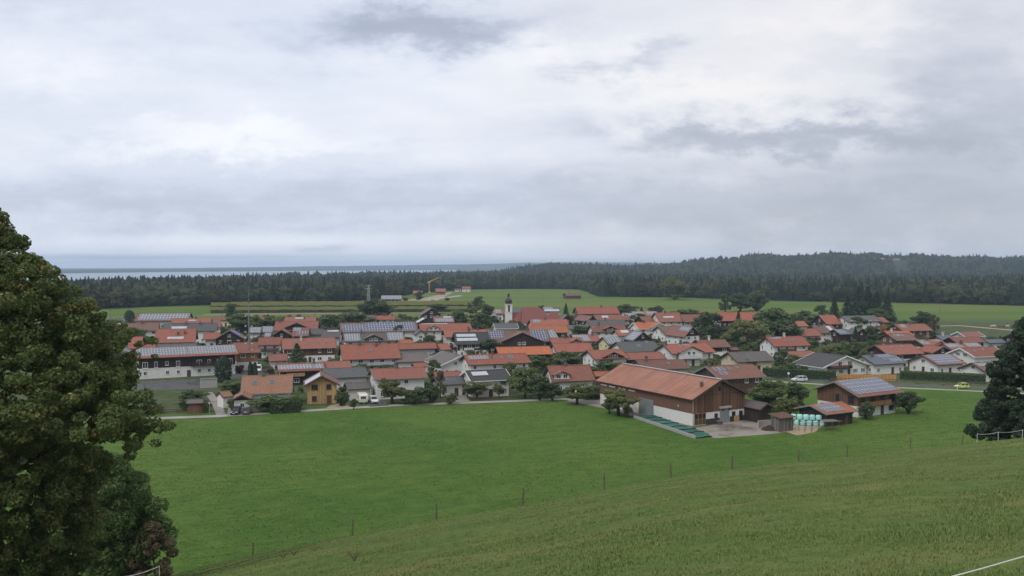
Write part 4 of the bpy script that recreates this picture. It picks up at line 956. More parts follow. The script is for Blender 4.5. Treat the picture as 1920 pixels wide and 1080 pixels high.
H('G', 1284, 1316, 631.5, 612, 'brick', 'white', 4.12, 'brick-red roof slope with panels and dark gable, left of the green tree mass', yaw=27, L=15, gable='dark', sol=((.05, .5, .55, .98, 4, 2, 'grey'),))
H('S', 1208, 1241, 603.5, 593, 'brick', 'dark', 4.37, 'dark gabled brown-red house left of the collector-strip roof', yaw=22, W=11)
H('S', 1238, 1284, 603.5, 586, 'red', 'white', 4.7, 'red-brown house with a long pale collector strip under its chimney', yaw=14, sol=((.25, .68, .42, .58, 5, 1, 'pale'),), chim=((.42, .92, 1),))
H('S', 1188, 1237, 592.5, 584, 'red', 'white', 4.2, 'far red roof topped with grey panels at the meadow edge', yaw=8, sol=((.05, .45, .3, .95, 6, 2, 'grey'), (.55, .95, .3, .95, 5, 2, 'grey')))
H('S', 1174, 1196, 594.5, 587, 'slate', 'white', 4.2, 'small far roof of pale grey panels right of the long red barn', yaw=8, sol=((.05, .95, .1, .95, 4, 2, 'grey'),))
H('S', 1261, 1344, 662, 644.5, 'red', 'white', 4.7, 'white house with red roof, front balcony gable and one collector', yaw=20, W=13, dorm=((.42, 10, 1.2, 'white', 'red'),), sol=((.33, .55, .62, .9, 3, 1, 'grey'),), chim=((.05, .9, 1), (.4, .97, 1)), bal=(('f', .2, .65, 2.7, 'white'),))
H('S', 1317, 1373, 651.5, 637, 'brick', 'white', 4.37, 'red house with dark timber top floor and two white-topped chimneys', yaw=14, upper='dark', split=2.6, chim=((.08, .97, 2), (.45, .97, 2)))
H('S', 1371, 1388, 656.5, 651, 'brick', 'brown', 3.0, 'tiny red shed roof right of the two white-topped chimneys', yaw=20, name='shed', win=False)
H('S', 1383, 1455, 678, 659.5, 'greybrown', 'cream', 3.6, 'cream house with plain grey roof behind the bright yellow-green shrub', yaw=17, W=12, sky=((.42, .55, .8),))
H('S', 1115, 1181, 673, 656, 'red', 'white', 4.87, 'white gabled house with red roof and timber balcony dormer beside the big barn', yaw=20, W=11.5, dorm=((.55, 8, .3, 'brown', 'red'),), bal=(('f', .1, .95, 2.7, 'grey'),))
H('S', 1178, 1251, 674, 661, 'red', 'dark', 3.7, 'long low red roof joined to the right of the white gabled house', yaw=14, pitch=18)
H('S', 1206, 1297, 692.5, 675, 'brick', 'offwhite', 3.6, 'brown-red roof just behind the ridge of the big barn', yaw=12, pitch=20, sky=((.62, .6, .9),), chim=((.2, .9, 1),))
H('S', 1117, 1145, 706, 697, 'orange', 'brown', 2.8, 'small orange shed roof left of the big barn', yaw=10, name='shed', win=False)
H('S', 1350, 1439, 709, 685, 'brick', 'brown', 4.8, 'dark timber house with red roof and three blue panels behind the big barn', yaw=22, W=13, trim='grey', sol=((.10, .32, .60, .86, 2, 1, 'blue'), (.14, .27, .28, .54, 1, 1, 'blue')), sky=((.42, .72, 1.1), (.60, .78, 1.1)), chim=((.08, .98, 1),))
# --- right
H('S', 1452, 1522, 649, 631, 'red', 'white', 4.54, 'white house with orange-red roof, three skylights and a long collector', yaw=15, W=12, sol=((.08, .40, .75, .93, 5, 1, 'grey'),), sky=((.45, .55), (.57, .58), (.68, .60)), chim=((.2, .98), (.5, .97, 2)), bal=(('f', .1, .6, 2.6, 'dark'),))
H('S', 1487, 1538, 669.5, 658.5, 'brick', 'white', 3.6, 'low flat red roof among the garden trees', yaw=14, pitch=18)
H('G', 1544, 1634, 687.5, 667.5, 'dark', 'white', 3.0, 'broad charcoal-roofed house with white roof edges and dark timber gable', yaw=24, L=14, trim='white', upper='dark', split=2.5, bal=(('l', .1, .6, 2.5, 'dark'),), shut='green')
H('S', 1642, 1704, 682.5, 665, 'slate', 'white', 3.4, 'white house with blue-grey slate roof and panels at its right ridge end', yaw=22, W=12, sol=((.42, .84, .62, .97, 6, 2, 'blue'), (.6, .97, .15, .55, 5, 2, 'blue')), chim=((.25, .8),), sky=((.5, .45, 1.2),))
H('S', 1667, 1736, 664.5, 646.5, 'red', 'white', 4.4, 'white house with orange-red roof and two skylights behind the slate roof', yaw=20, W=12.5, sky=((.35, .75, 1.2), (.66, .78, 1.2)), upper='dark')
H('S', 1761, 1815, 683.5, 665, 'red', 'white', 3.3, 'white house whose red-edged roof is filled with purple-blue solar panels', yaw=22, W=13, sol=((.08, .93, .08, .95, 9, 4, 'blue'),))
H('S', 1830, 1896, 668.5, 651.5, 'red', 'white', 3.7, 'large white house with broad red roof and green shutters', yaw=18, W=13, shut='green', sky=((.25, .62), (.55, .75)), trim='white')
H('S', 1851, 1908, 697.5, 679.5, 'brown', 'white', 3.0, 'white gabled house with brown roof beside the maroon tree', yaw=18, W=11, sol=((.08, .45, .6, .9, 4, 1, 'grey'),), shut='brown')
H('S', 1739, 1785, 650.5, 637, 'tan', 'cream', 4.54, 'cream house with tan roof and grey panels left of a chimney', yaw=20, W=11, gable='brown', sol=((.05, .35, .35, .9, 3, 2, 'grey'), (.55, .9, .35, .9, 4, 2, 'grey')), dorm=((.55, 7, .4, 'cream', 'red'),), chim=((.45, .95),))
H('G', 1751, 1792, 661.5, 650.5, 'red', 'dark', 3.36, 'small dark-fronted gable with red right slope above the solar-filled roof', yaw=14, L=9)
H('S', 1786, 1852, 656, 643.5, 'red', 'white', 4.2, 'red roof with two strips of grey panels behind the large white house', yaw=14, sol=((.02, .45, .35, .9, 7, 2, 'grey'), (.58, .98, .4, .92, 6, 2, 'grey')), chim=((.5, .9),))
H('S', 1796, 1852, 642.5, 632, 'red', 'dark', 4.2, 'plain orange-red roof with dark left gable near the right meadow', yaw=16)
H('S', 1812, 1850, 631.5, 621.5, 'brick', 'greywall', 4.2, 'last red roof with white gable edge before the right meadow', yaw=18, trim='white')
H('S', 1768, 1794, 637.5, 628.5, 'slate', 'dark', 3.86, 'small slate-blue roof with a white chimney left of the last red roofs', yaw=16, chim=((.5, .9, 2),))
H('S', 1694, 1752, 620.5, 607.5, 'red', 'brown', 4.37, 'orange-red roof under the dark spreading tree at the meadow', yaw=14, sol=((.12, .3, .5, .9, 2, 1, 'grey'),), chim=((.5, .92, 1),))
H('S', 1682, 1724, 638.5, 625, 'brown', 'redbrown', 4.03, 'brown roof with two blue panels and red-brown timber gable', yaw=18, sol=((.2, .6, .55, .85, 2, 1, 'blue'),), sky=((.65, .4, .8),))
H('S', 1671, 1717, 630, 621, 'orange', 'orange', 4.2, 'orange roof and timber gable behind the red-brown gable house', yaw=18, chim=((.3, .95, 2),))
H('S', 1591, 1655, 603, 592, 'grey', 'white', 6.05, 'white apartment house with dark grey roof before the dark spruces', yaw=12, W=13, sky=((.5, .6, .7), (.62, .7, .7), (.72, .5, .7)), bal=(('f', .6, .95, 2.8, 'redbrown'),), winrows=[1.4, 3.9, 6.0])
H('S', 1649, 1669, 604.5, 594.5, 'red', 'orange', 5.46, 'orange end wing with red roof right of the white apartment house', yaw=12)
H('S', 1551, 1581, 608, 590.5, 'red', 'dark', 4.54, 'steep red hip-like roof left of the white apartment house', yaw=14)
H('S', 1538, 1577, 624.5, 610.5, 'brown', 'white', 4.37, 'brown tiled house with two white collectors at its right end', yaw=14, sol=((.62, .82, .3, .9, 2, 2, 'pale'),), chim=((.35, .95, 1),))
H('S', 1506, 1544, 630, 616.5, 'red', 'white', 4.37, 'red-roofed house with white-framed balcony left of the brown tiled house', yaw=14, bal=(('f', .3, .95, 2.6, 'dark'),))
H('S', 1490, 1518, 612, 602, 'red', 'white', 4.03, 'small far red roof left of the round light green tree', yaw=14, sky=((.6, .4, 1.3),))
H('S', 1577, 1601, 627, 617.5, 'slate', 'dark', 4.03, 'small roof of slate-blue panels in front of the apartment house', yaw=24, sol=((.05, .7, .1, .92, 4, 2, 'blue'),))
H('G', 1606, 1631, 625, 616.5, 'grey', 'dark', 4.03, 'small grey gable in front of the apartment house', yaw=14, L=8)
H('S', 1921, 1975, 640, 624.5, 'red', 'dark', 4.03, 'dark-gabled house with red roof cut by the right picture edge', yaw=18, W=12)
H('S', 1856, 1890, 643, 636, 'slate', 'greywall', 3.2, 'low grey flat-looking roof between right-hand gardens', yaw=12, name='garage', win=False)
H('S', 1900, 1922, 652, 644, 'orange', 'white', 3.53, 'small orange roof at the right edge behind the dark tree', yaw=14)
H('S', 1284, 1336, 603.5, 589.5, 'brick', 'greywall', 4.54, 'brown-red roof left of the tall dense green tree', yaw=16)
H('S', 1352, 1428, 601.5, 585, 'red', 'dark', 6.22, 'long red roof over dark timber balconies behind the great willow', yaw=8, W=13, bal=(('f', .05, .95, 2.7, 'dark'),), winrows=[1.5, 4.0])
H('S', 1298, 1322, 586, 582.5, 'red', 'white', 3.36, 'far red roof sliver by the meadow, left of the long balcony house', yaw=8)
# --- around the edges
H('S', 148, 216, 752, 742, 'red', 'white', 3.7, 'white house glimpsed through the lower maple branches', yaw=20)
H('S', 347, 379, 757, 749.5, 'greybrown', 'redbrown', 2.5, 'small brown garden shed with grey roof below the inn', yaw=16, name='shed', pitch=18, win=False)
H('S', 714, 753, 561.5, 554, 'slate', 'redbrown', 4.2, 'far timber barn with silvery solar roof before the wood', yaw=6, sol=((.01, .99, .05, .97, 14, 3, 'grey'),), name='barn')
H('S', 774, 792, 550.5, 545, 'red', 'redbrown', 3.78, 'far red-roofed farm building left of the yellow crane', yaw=6)
H('S', 817, 836, 547, 541, 'red', 'redbrown', 3.78, 'far hipped red barn right of the yellow crane', yaw=10, name='barn')
H('S', 866, 883, 541.3, 537.2, 'red', 'white', 4.62, 'far white farmhouse with red roof in front of the wood', yaw=6)
H('S', 852, 865, 543, 541.4, 'red', 'white', 3.0, 'far long low red roof beside the white farmhouse', yaw=6, name='shed')
H('S', 1062, 1091, 554.5, 549, 'brown', 'brown', 3.53, 'lonely brown field barn on the far meadow', yaw=16, name='barn', win=False)
# ------------------------------------------------------------------ big barn
c0 = at(1301, 800.6); c1 = at(1397, 789.0); yw = math.atan2(c1.y - c0.y, c1.x - c0.x)
bu = Vector((math.cos(yw), math.sin(yw), 0)); bv = Vector((-bu.y, bu.x, 0))
BW = (c1 - c0).length; BL = 35.0
broot = thing('barn', 'large barn with long rust-red sheet roof, brown cladding and weathered plank gable beside the meadow', 'barn', c0, yw, 'buildings of the village')
# local: x across the gable (0..BW), y away from the camera (0..BL)
zE, zR, ov = 6.0, 9.85, 0.9; hw = BW / 2
tpb = (zR - zE) / (hw + ov)
def zroof(x): return zE + (hw + ov - abs(x - hw)) * tpb
mb = MB(); mb.box(.0, BW, .0, BL, -.3, 2.75); mb.build('wall', M['wall_white'], broot)
mb = MB(); n0 = 0
prf = [(-.06, 2.75), (BW + .06, 2.75), (BW + .06, zroof(BW + .06) - .28), (hw, zR - .30), (-.06, zroof(-.06) - .28)]
for yy in (.02, BL + .06): mb.v += [(p, yy, q) for p, q in prf]
for k in range(5): j = (k + 1) % 5; mb.f.append((k, j, 5 + j, 5 + k)); mb.m.append(0)
mb.f.append((4, 3, 2, 1, 0)[::-1]); mb.m.append(0); mb.f.append((5, 6, 7, 8, 9)[::-1]); mb.m.append(0)
plain('cladding_brown', (.155, .078, .052), 0.75, 0.05, 0.8, 0, 0.12)
mb.build('cladding', M['cladding_brown'], broot)
# weathered planks on the front gable, each its own piece
npk = 44; pw = (BW + .1) / npk; rp = random.Random(4)
for i in range(npk):
    x0 = -.05 + i * pw; x1 = x0 + pw - .025; zt0 = zroof((x0 + x1) / 2) - .32; zb = 2.72 + rp.uniform(-.06, .06)
    if i < 13: zb = .9 + rp.uniform(-.1, .1) if i < 0 else zb
    b_ = MB(); dp = rp.uniform(.06, .10); b_.box(x0, x1, .02 - dp, .02, zb, min(zroof(x0), zroof(x1)) - .33)
    b_.build('plank', M['wood_plank'], broot)
b_ = MB(); b_.box(hw - 7.2, hw + 7.2, -.10, -.06, 6.55, 6.62); b_.build('gable_ledge', M['wood_dark'], broot)
# roof sheets with raised seams
ns = 46; sw = (BL + 1.6) / ns; sl = math.hypot(hw + ov, zR - zE); pb = math.atan(tpb)
sh = MB(); sh.box(0, sl, 0, sw - .012, -.05, 0); sh.prism_x([(0, 0), (.09, 0), (.07, .07), (.02, .07)], 0, sl); SHEET = None
t, b = new_mat('sheet_roof'); tcn = t.node('ShaderNodeTexCoord'); gg = t.node('ShaderNodeNewGeometry'); n = t.noise(gg.outputs['Position'], 0.25, 5, 0.65); n2 = t.noise(tcn.outputs['Object'], 1.2, 4, 0.6)
cc = t.mix(t.smooth(n, 0.35, 0.7), (.30, .125, .078), (.335, .17, .115)); cc = t.mix(t.math('MULTIPLY', t.smooth(n2, 0.5, 0.75), 0.35), cc, (.20, .095, .065))
t.l.new(vary(t, cc, 0.15), b.inputs['Base Color']); b.inputs['Roughness'].default_value = 0.42
SHEET = sh.mesh('roof_sheet', [M['sheet_roof']])
base = MB()
prf = [(-ov, zE - .2), (hw, zR - .22), (BW + ov, zE - .2), (BW + ov, zE - .06), (hw, zR - .07), (-ov, zE - .06)]
for yy in (-.78, BL + .78): base.v += [(p, yy, q) for p, q in prf]
for k in range(6): j = (k + 1) % 6; base.f.append((k, j, 6 + j, 6 + k)); base.m.append(0)
base.f.append((0, 1, 2, 3, 4, 5)[::-1]); base.m.append(0); base.f.append((6, 7, 8, 9, 10, 11)); base.m.append(0)
rf = base.build('roof', M['trim_wood'], broot)
for i in range(ns):
    o = link('roof_sheet', SHEET, rf, (-ov - .04, -.8 + i * sw, zE)); o.rotation_euler = (0, -pb, 0)
    o = link('roof_sheet', SHEET, rf, (BW + ov + .04, -.8 + (i + 1) * sw, zE)); o.rotation_euler = (0, -pb, math.pi)
rv = MB(); rv.v = []; rv.box(hw - .35, hw + .35, -.8, BL + .8, zR + .02, zR + .16); rv.build('ridge_strip', M['metal_light'], rf)
for e, y0 in ((-1, -.9), (1, BL + .8)):
    b_ = MB(); pr = [(-ov - .05, zE - .3), (hw, zR - .3), (BW + ov + .05, zE - .3), (BW + ov + .05, zE + .08), (hw, zR + .1), (-ov - .05, zE + .08)]
    for yy in (y0, y0 + .1): b_.v += [(p, yy, q) for p, q in pr]
    for k in range(6): j = (k + 1) % 6; b_.f.append((k, j, 6 + j, 6 + k)); b_.m.append(0)
    b_.f.append((5, 4, 3, 2, 1, 0)); b_.f.append((6, 7, 8, 9, 10, 11)); b_.m += [0, 0]; b_.build('bargeboard', M['trim_wood'], rf)
link('chimney', CHIM[0], rf, (hw - 3.6, 1.8, zroof(hw - 3.6)), None, (.8, .8, .8))
# openings of the barn : long side (x = 0, facing -x)
def side_box(nm, y0, y1, z0, z1, m, dep=.07, par=broot):
    b_ = MB(); b_.box(-.06 - dep, -.0, y0, y1, z0, z1); return b_.build(nm, M[m], par)
d_ = side_box('rolling_door', 13.6, 18.4, 0, 3.9, 'metal_grey', .05); side_box('door_frame', 18.4, 19.0, 0, 4.0, 'wood_orange', .07, d_)
sl_ = MB()
for k in range(18): sl_.box(-.135, -.115, 13.65, 18.35, .1 + k * .21, .1 + k * .21 + .05)
sl_.build('door_slats', M['metal_light'], d_)
for y0 in (20.5, 24.5, 28.5, 32.0): side_box('eave_window', y0, y0 + 2.6, 4.95, 5.25, 'whitepaint', .05)
side_box('vent', 4.6, 5.0, 3.6, 4.1, 'metal_light', .10)
dp_ = MB(); dp_.tube([(-.18, -.18, 0), (-.18, -.18, 5.6)], .07, 6); dp_.build('downpipe', M['metal_light'], broot)
# front : black plinth panels, white panels, glazed bay, rolling door, windows, leaning board
def fr_box(nm, x0, x1, z0, z1, m, dep=.06, par=broot):
    b_ = MB(); b_.box(x0, x1, -dep, .001, z0, z1); return b_.build(nm, M[m], par)
fr_box('plinth_panel', 3.7, 7.7, 0, 1.25, 'wall_darkbase'); fr_box('plinth_panel', 10.75, BW, 0, 1.25, 'wall_darkbase')
for k in range(3):
    g_ = fr_box('glazed_bay', .35 + k * 1.1, 1.40 + k * 1.1, .2, 2.7, 'wood_orange', .09)
    b_ = MB(); b_.box(.43 + k * 1.1, 1.32 + k * 1.1, -.11, -.09, 1.55, 2.6); b_.build('pane', M['glass'], g_)
    b_ = MB(); b_.box(.43 + k * 1.1, 1.32 + k * 1.1, -.105, -.09, .3, 1.45); b_.build('panel', M['wood_brown'], g_)
rd = fr_box('rolling_door', 7.8, 10.6, 0, 3.3, 'metal_grey', .05); b_ = MB(); b_.box(7.6, 10.9, -.45, -.02, 3.3, 3.75); b_.build('shutter_case', M['metal_light'], rd)
sl_ = MB()
for k in range(15): sl_.box(7.85, 10.55, -.065, -.05, .1 + k * .21, .1 + k * .21 + .05)
sl_.build('door_slats', M['metal_light'], rd)
for x0, x1, z0, z1 in ((6.2, 7.1, 1.3, 2.3), (11.4, 12.4, 1.3, 2.3), (13.6, 14.6, .1, 2.3), (hw - .35, hw + .35, 7.2, 8.3)):
    g_ = fr_box('window', x0, x1, z0, z1, 'trim_wood', .12); b_ = MB(); b_.box(x0 + .09, x1 - .09, -.135, -.12, z0 + .09, z1 - .09); b_.build('pane', M['glass'], g_)
bd = MB(); bd.v = []; bd.box(11.6, 12.5, -.55, -.50, 0, 1.35); bd.box(12.6, 13.2, -.5, -.45, 0, 1.2)
o = bd.mesh('board', [M['wood_light']]); ob = link('plywood_board', o, None, c0, yw); tag(ob, 'pale plywood boards leaning against the black barn plinth', 'board')
# small barrow with red wheels by the barn front
bw = thing('wheelbarrow', 'dark hand cart standing in front of the barn beside the grey rolling door', 'cart', c0 + bu * 6.5 - bv * 1.2, yw)
b_ = MB(); b_.face([(-.6, -.35, .9), (.6, -.35, .9), (.4, -.25, .5), (-.4, -.25, .5)]); b_.face([(.6, .35, .9), (-.6, .35, .9), (-.4, .25, .5), (.4, .25, .5)]); b_.face([(-.6, .35, .9), (-.6, -.35, .9), (-.4, -.25, .5), (-.4, .25, .5)]); b_.face([(.6, -.35, .9), (.6, .35, .9), (.4, .25, .5), (.4, -.25, .5)]); b_.face([(-.4, -.25, .5), (.4, -.25, .5), (.4, .25, .5), (-.4, .25, .5)])
b_.build('tray', M['metal_grey'], bw)
for sy_ in (-.3, .3):
    b_ = MB(); b_.tube([(-1.1, sy_, .8), (.3, sy_, .45), (.75, sy_ * .3, .25)], .03, 5); b_.build('handle', M['rust'], bw)
    b_ = MB(); b_.tube([(-.4, sy_, .6), (-.5, sy_, 0)], .03, 5); b_.build('leg', M['rust'], bw)
b_ = MB(); b_.tube([(.75, -.06, .25), (.75, .06, .25)], .25, 12); b_.build('wheel', M['tail_red'], bw)
# ------------------------------------------------------------------ silage clamp with green covers
sc = thing('silage_clamp', 'long low silage clamp under green mesh covers along the barn wall', 'silage clamp', at(1262, 806), 0)
A0, A1, B1, B0 = at(1190, 784.5), at(1228, 783), at(1337, 820.5), at(1306, 824)
def lp(s, t_): return A0.lerp(B0, s).lerp(A1.lerp(B1, s), t_)
org = at(1262, 806)
cuts = [0, .16, .31, .46, .61, .75, .88, 1.0]
for i in range(7):
    b_ = MB(); nu, nv = 6, 6; s0, s1 = cuts[i] + .004, cuts[i + 1] - .004
    def hz(s, t_): return (.62 if s < .93 else .62 * (1 - (s - .93) / .07) + .03) * (0.82 + .25 * math.sin(t_ * math.pi)) + .05 * math.sin(s * 60 + t_ * 7)
    for a in range(nu):
        for bb in range(nv):
            q = []
            for da, db in ((0, 0), (1, 0), (1, 1), (0, 1)):
                s = s0 + (s1 - s0) * (a + da) / nu; t_ = .03 + .94 * (bb + db) / nv; p = lp(s, t_) - org; q.append((p.x, p.y, hz(s, t_)))
            b_.face(q)
    b_.build('cover', M['tarp_green'], sc)
    b_ = MB(); pts = []
    for k in range(9):
        s = s1 + .004; t_ = .02 + .96 * k / 8; p = lp(s, t_) - org; pts.append((p.x, p.y, hz(min(s, .99), t_) + .07))
    b_.tube(pts, .09, 5); b_.build('gravel_sack_row', M['rubber'], sc)
b_ = MB()
for (a, c) in ((0.0, 1.0),):
    q = [lp(0, -.05) - org, lp(1, -.07) - org, lp(1, .012) - org, lp(0, .012) - org]; b_.prism_z([(k.x, k.y) for k in q], 0, .62)
b_.build('side_wall', M['wall_concrete'], sc)
# ------------------------------------------------------------------ church
tw = at(953.5, 610.5); cp = thing('church', 'white village church with black onion dome tower and steep red nave roof', 'church', tw, R(8))
s_ = tw.y / FPX; hx_ = 6.1 * s_
def zpx(y): return CAMZ - (y - HORIZ) * s_
zt_ = zpx(570)
b_ = MB(); b_.box(-hx_, hx_, -hx_, hx_, 0, zt_); tws = b_.build('tower', M['wall_white'], cp)
for zz_ in (zpx(586), zpx(570.6), zpx(603)):
    b_ = MB(); q = hx_ + .18; b_.box(-q, q, -q, q, zz_ - .22, zz_ + .22); b_.build('cornice', M['wall_offwhite'], tws)
for k, rot in enumerate((0, -math.pi / 2, math.pi / 2)):
    def face_obj(nm, mb_, m):
        o = mb_.build(nm, m, tws); o.rotation_euler = (0, 0, rot); return o
    b_ = MB(); zc = zpx(580)
    pts = [(-.55, zc - 1.5), (.55, zc - 1.5), (.55, zc + 1.0)] + [(.55 * math.cos(a), zc + 1.0 + .6 * math.sin(a)) for a in np.linspace(.4, 2.75, 5)] + [(-.55, zc + 1.0)]
    b_.v = [(x, -hx_ - .02, z) for x, z in pts]; b_.f = [tuple(range(len(pts)))]; b_.m = [0]; face_obj('louvre_window', b_, M['wood_black'])
    b_ = MB(); zc = zpx(574.2); pts = [(.85 * math.cos(a), zc + .85 * math.sin(a)) for a in np.linspace(0, 6.283, 17)[:-1]]
    b_.v = [(x, -hx_ - .03, z) for x, z in pts]; b_.f = [tuple(range(len(pts)))]; b_.m = [0]; ck = face_obj('clock_face', b_, M['copper_dark'])
    b_ = MB(); b_.box(-.06, .06, -hx_ - .06, -hx_ - .04, zc, zc + .65); b_.box(0, .45, -hx_ - .06, -hx_ - .04, zc - .05, zc + .05); b_.build('clock_hands', M['crane_yellow'], ck)
dome = []
zb, zd = zt_, zpx(556.5); hh = zd - zb
for f, r in ((0, 1.08), (.04, 1.15), (.10, .92), (.22, 1.0), (.38, 1.16), (.52, 1.12), (.66, .88), (.78, .55), (.88, .32), (1.0, .2)): dome.append((hx_ * r, zb + hh * f))
b_ = MB(); b_.lathe(dome, 16); b_.build('onion_dome', M['copper_dark'], tws, True)
z1, z2 = zd, zpx(549)
b_ = MB(); b_.lathe([(hx_ * .2, z1), (hx_ * .30, z1 + .2), (hx_ * .30, z1 + .9), (hx_ * .42, z1 + 1.2), (hx_ * .34, z1 + 1.6), (hx_ * .08, z2), (.03, z2 + .6)], 12); b_.build('lantern', M['copper_dark'], tws, True)
zz_ = zpx(545.5); b_ = MB(); b_.box(-.06, .06, -.06, .06, z2, zz_); b_.box(-.45, .45, -.05, .05, zz_ - .9, zz_ - .75); b_.build('cross', M['crane_yellow'], tws)
# nave : steep roof, lower choir towards the tower
def nave(x0, x1, yc_, half, ze, zr, nm, hipl=0.0, hipr=0.0):
    b_ = MB(); b_.box(x0 + .3, x1 - .3, yc_ - half + .5, yc_ + half - .5, -.2, ze); wl = b_.build(nm + '_wall', M['wall_white'], cp)
    r_ = MB(); A = (x0, yc_ - half, ze - .1); B = (x1, yc_ - half, ze - .1); C = (x1, yc_ + half, ze - .1); D = (x0, yc_ + half, ze - .1); E = (x0 + hipl, yc_, zr); F = (x1 - hipr, yc_, zr)
    r_.face([A, B, F, E]); r_.face([C, D, E, F]); r_.face([D, A, E]); r_.face([B, C, F]); r_.face([D, C, B, A]); r_.build(nm + '_roof', M['roof_church'], cp)
    for k in range(4 if ze > 4.8 else 0):
        xx = x0 + (x1 - x0) * (k + .5) / 4; g_ = MB(); pts = [(-.5, 2.2), (.5, 2.2), (.5, 4.2)] + [(.5 * math.cos(a), 4.2 + .5 * math.sin(a)) for a in np.linspace(.4, 2.75, 5)] + [(-.5, 4.2)]
        g_.v = [(xx + x, yc_ - half + .47, z) for x, z in pts]; g_.f = [tuple(range(len(pts)))]; g_.m = [0]; g_.build('church_window', M['glass'], wl)
px2m = s_
nave(8.5 * px2m - 3, 27 * px2m, 2.5, 5.6, 1.9, zpx(586), 'choir', 0, 0)
nave(22 * px2m, 90 * px2m, 3.0, 9.0, 2.0, zpx(576.5), 'nave', 5 * px2m, 30 * px2m)
nave(74 * px2m, 104 * px2m, 3.5, 6.6, 2.0, zpx(585), 'vestry', 3.0, 3.0)
# ------------------------------------------------------------------ maypole
mp = at(466, 694); mr = thing('maypole', 'tall maypole with rows of small white guild figures in the village', 'maypole', mp, 0)
Hm = CAMZ - (545 - HORIZ) / FPX * mp.y
b_ = MB(); b_.tube([(0, 0, -.3), (0, 0, Hm * .5), (-.05, 0, Hm)], [.26, .2, .08], 8); b_.build('pole', M['metal_grey'], mr)
for yk in (593, 612, 623, 634, 645, 657, 667.5, 678):
    z = CAMZ - (yk - HORIZ) / FPX * mp.y
    b_ = MB(); b_.box(-1.5, 1.5, -.05, .05, z - .18, z - .08); arm = b_.build('crossbar', M['trim_wood'], mr)
    for sx_ in (-1.15, 1.0):
        b_ = MB(); b_.box(sx_ - .28, sx_ + .28, -.06, .0, z - .08, z + .18); b_.box(sx_ - .12, sx_ + .10, -.06, .0, z + .18, z + .45); b_.build('guild_figure', M['wall_offwhite'], arm)
b_ = MB(); b_.lathe([(.5, Hm * .86), (.62, Hm * .86 + .15), (.5, Hm * .86 + .3)], 12); b_.build('wreath', M['leaf_conifer'], mr)
# ------------------------------------------------------------------ crane
cb = at(805, 549.5); cr0 = thing('tower_crane', 'yellow tower crane with raised jib at the far farm building site', 'crane', cb, 0)
k_ = cb.y / FPX; hm = CAMZ - (529.5 - HORIZ) * k_; jx = 18 * k_; jz = CAMZ - (520.5 - HORIZ) * k_
b_ = MB()
for sx_ in (-.7, .7):
    for sy_ in (-.7, .7): b_.tube([(sx_, sy_, 0), (sx_, sy_, hm)], .16, 4)
nn = int(hm / 2)
for i in range(nn):
    z0, z1 = hm * i / nn, hm * (i + 1) / nn
    for (p, q) in (((-.7, -.7), (.7, -.7)), ((.7, -.7), (.7, .7)), ((.7, .7), (-.7, .7)), ((-.7, .7), (-.7, -.7))): b_.tube([(p[0], p[1], z0), (q[0], q[1], z1)], .1, 4)
b_.build('mast', M['crane_yellow'], cr0)
b_ = MB(); 
for off in ((0, -.5, 0), (0, .5, 0), (0, 0, .8)): b_.tube([(-3, off[1], hm + off[2] - 1), (jx, off[1] * .3, jz + off[2] * .3)], .16, 4)
for i in range(14):
    f, g_ = i / 14, (i + 1) / 14; p = lambda s: (-3 + (jx + 3) * s, hm - 1 + (jz - hm + 1) * s)
    b_.tube([(p(f)[0], -.5, p(f)[1]), (p(g_)[0], 0, p(g_)[1] + .7)], .08, 3); b_.tube([(p(f)[0], .5, p(f)[1]), (p(g_)[0], 0, p(g_)[1] + .7)], .08, 3)
b_.build('jib', M['crane_yellow'], cr0)
b_ = MB(); b_.box(-1.6, 1.6, -1.6, 1.6, 0, 1.4); b_.build('ballast', M['wall_concrete'], cr0)
b_ = MB(); b_.box(-1.0, 1.0, -1.0, 1.0, hm - .4, hm + 1.2); b_.build('slewing_head', M['crane_yellow'], cr0)
# ------------------------------------------------------------------ solar farmhouse on the right, its annex, sheds
H('S', 1614, 1697, 740, 711.5, 'red', 'white', 5.1, 'brown house with four rows of dark solar panels on a red roof in the meadow', yaw=30, W=14.2, pitch=24, upper='redbrown', split=2.6, trim='grey', sol=((.03, .97, .13, .98, 12, 4, 'blue'),), bal=(('f', .05, .75, 2.6, 'orange'),), shut='green', fr='brown', ox=1.2, oy=1.3)
H('S', 1553, 1612, 774.5, 757, 'orange', 'dark', 2.95, 'low annex with orange roof and two rows of panels before the solar house', yaw=28, W=9.5, trim='grey', sol=((.08, .70, .18, .92, 6, 2, 'dark'),), name='garage', gable='dark', upper=None, fr='brown')
H('G', 1427, 1455, 767.5, 757, 'greybrown', 'dark', 3.2, 'dark brown timber shed with grey roof right of the big barn', yaw=28, L=13, name='shed', win=False)
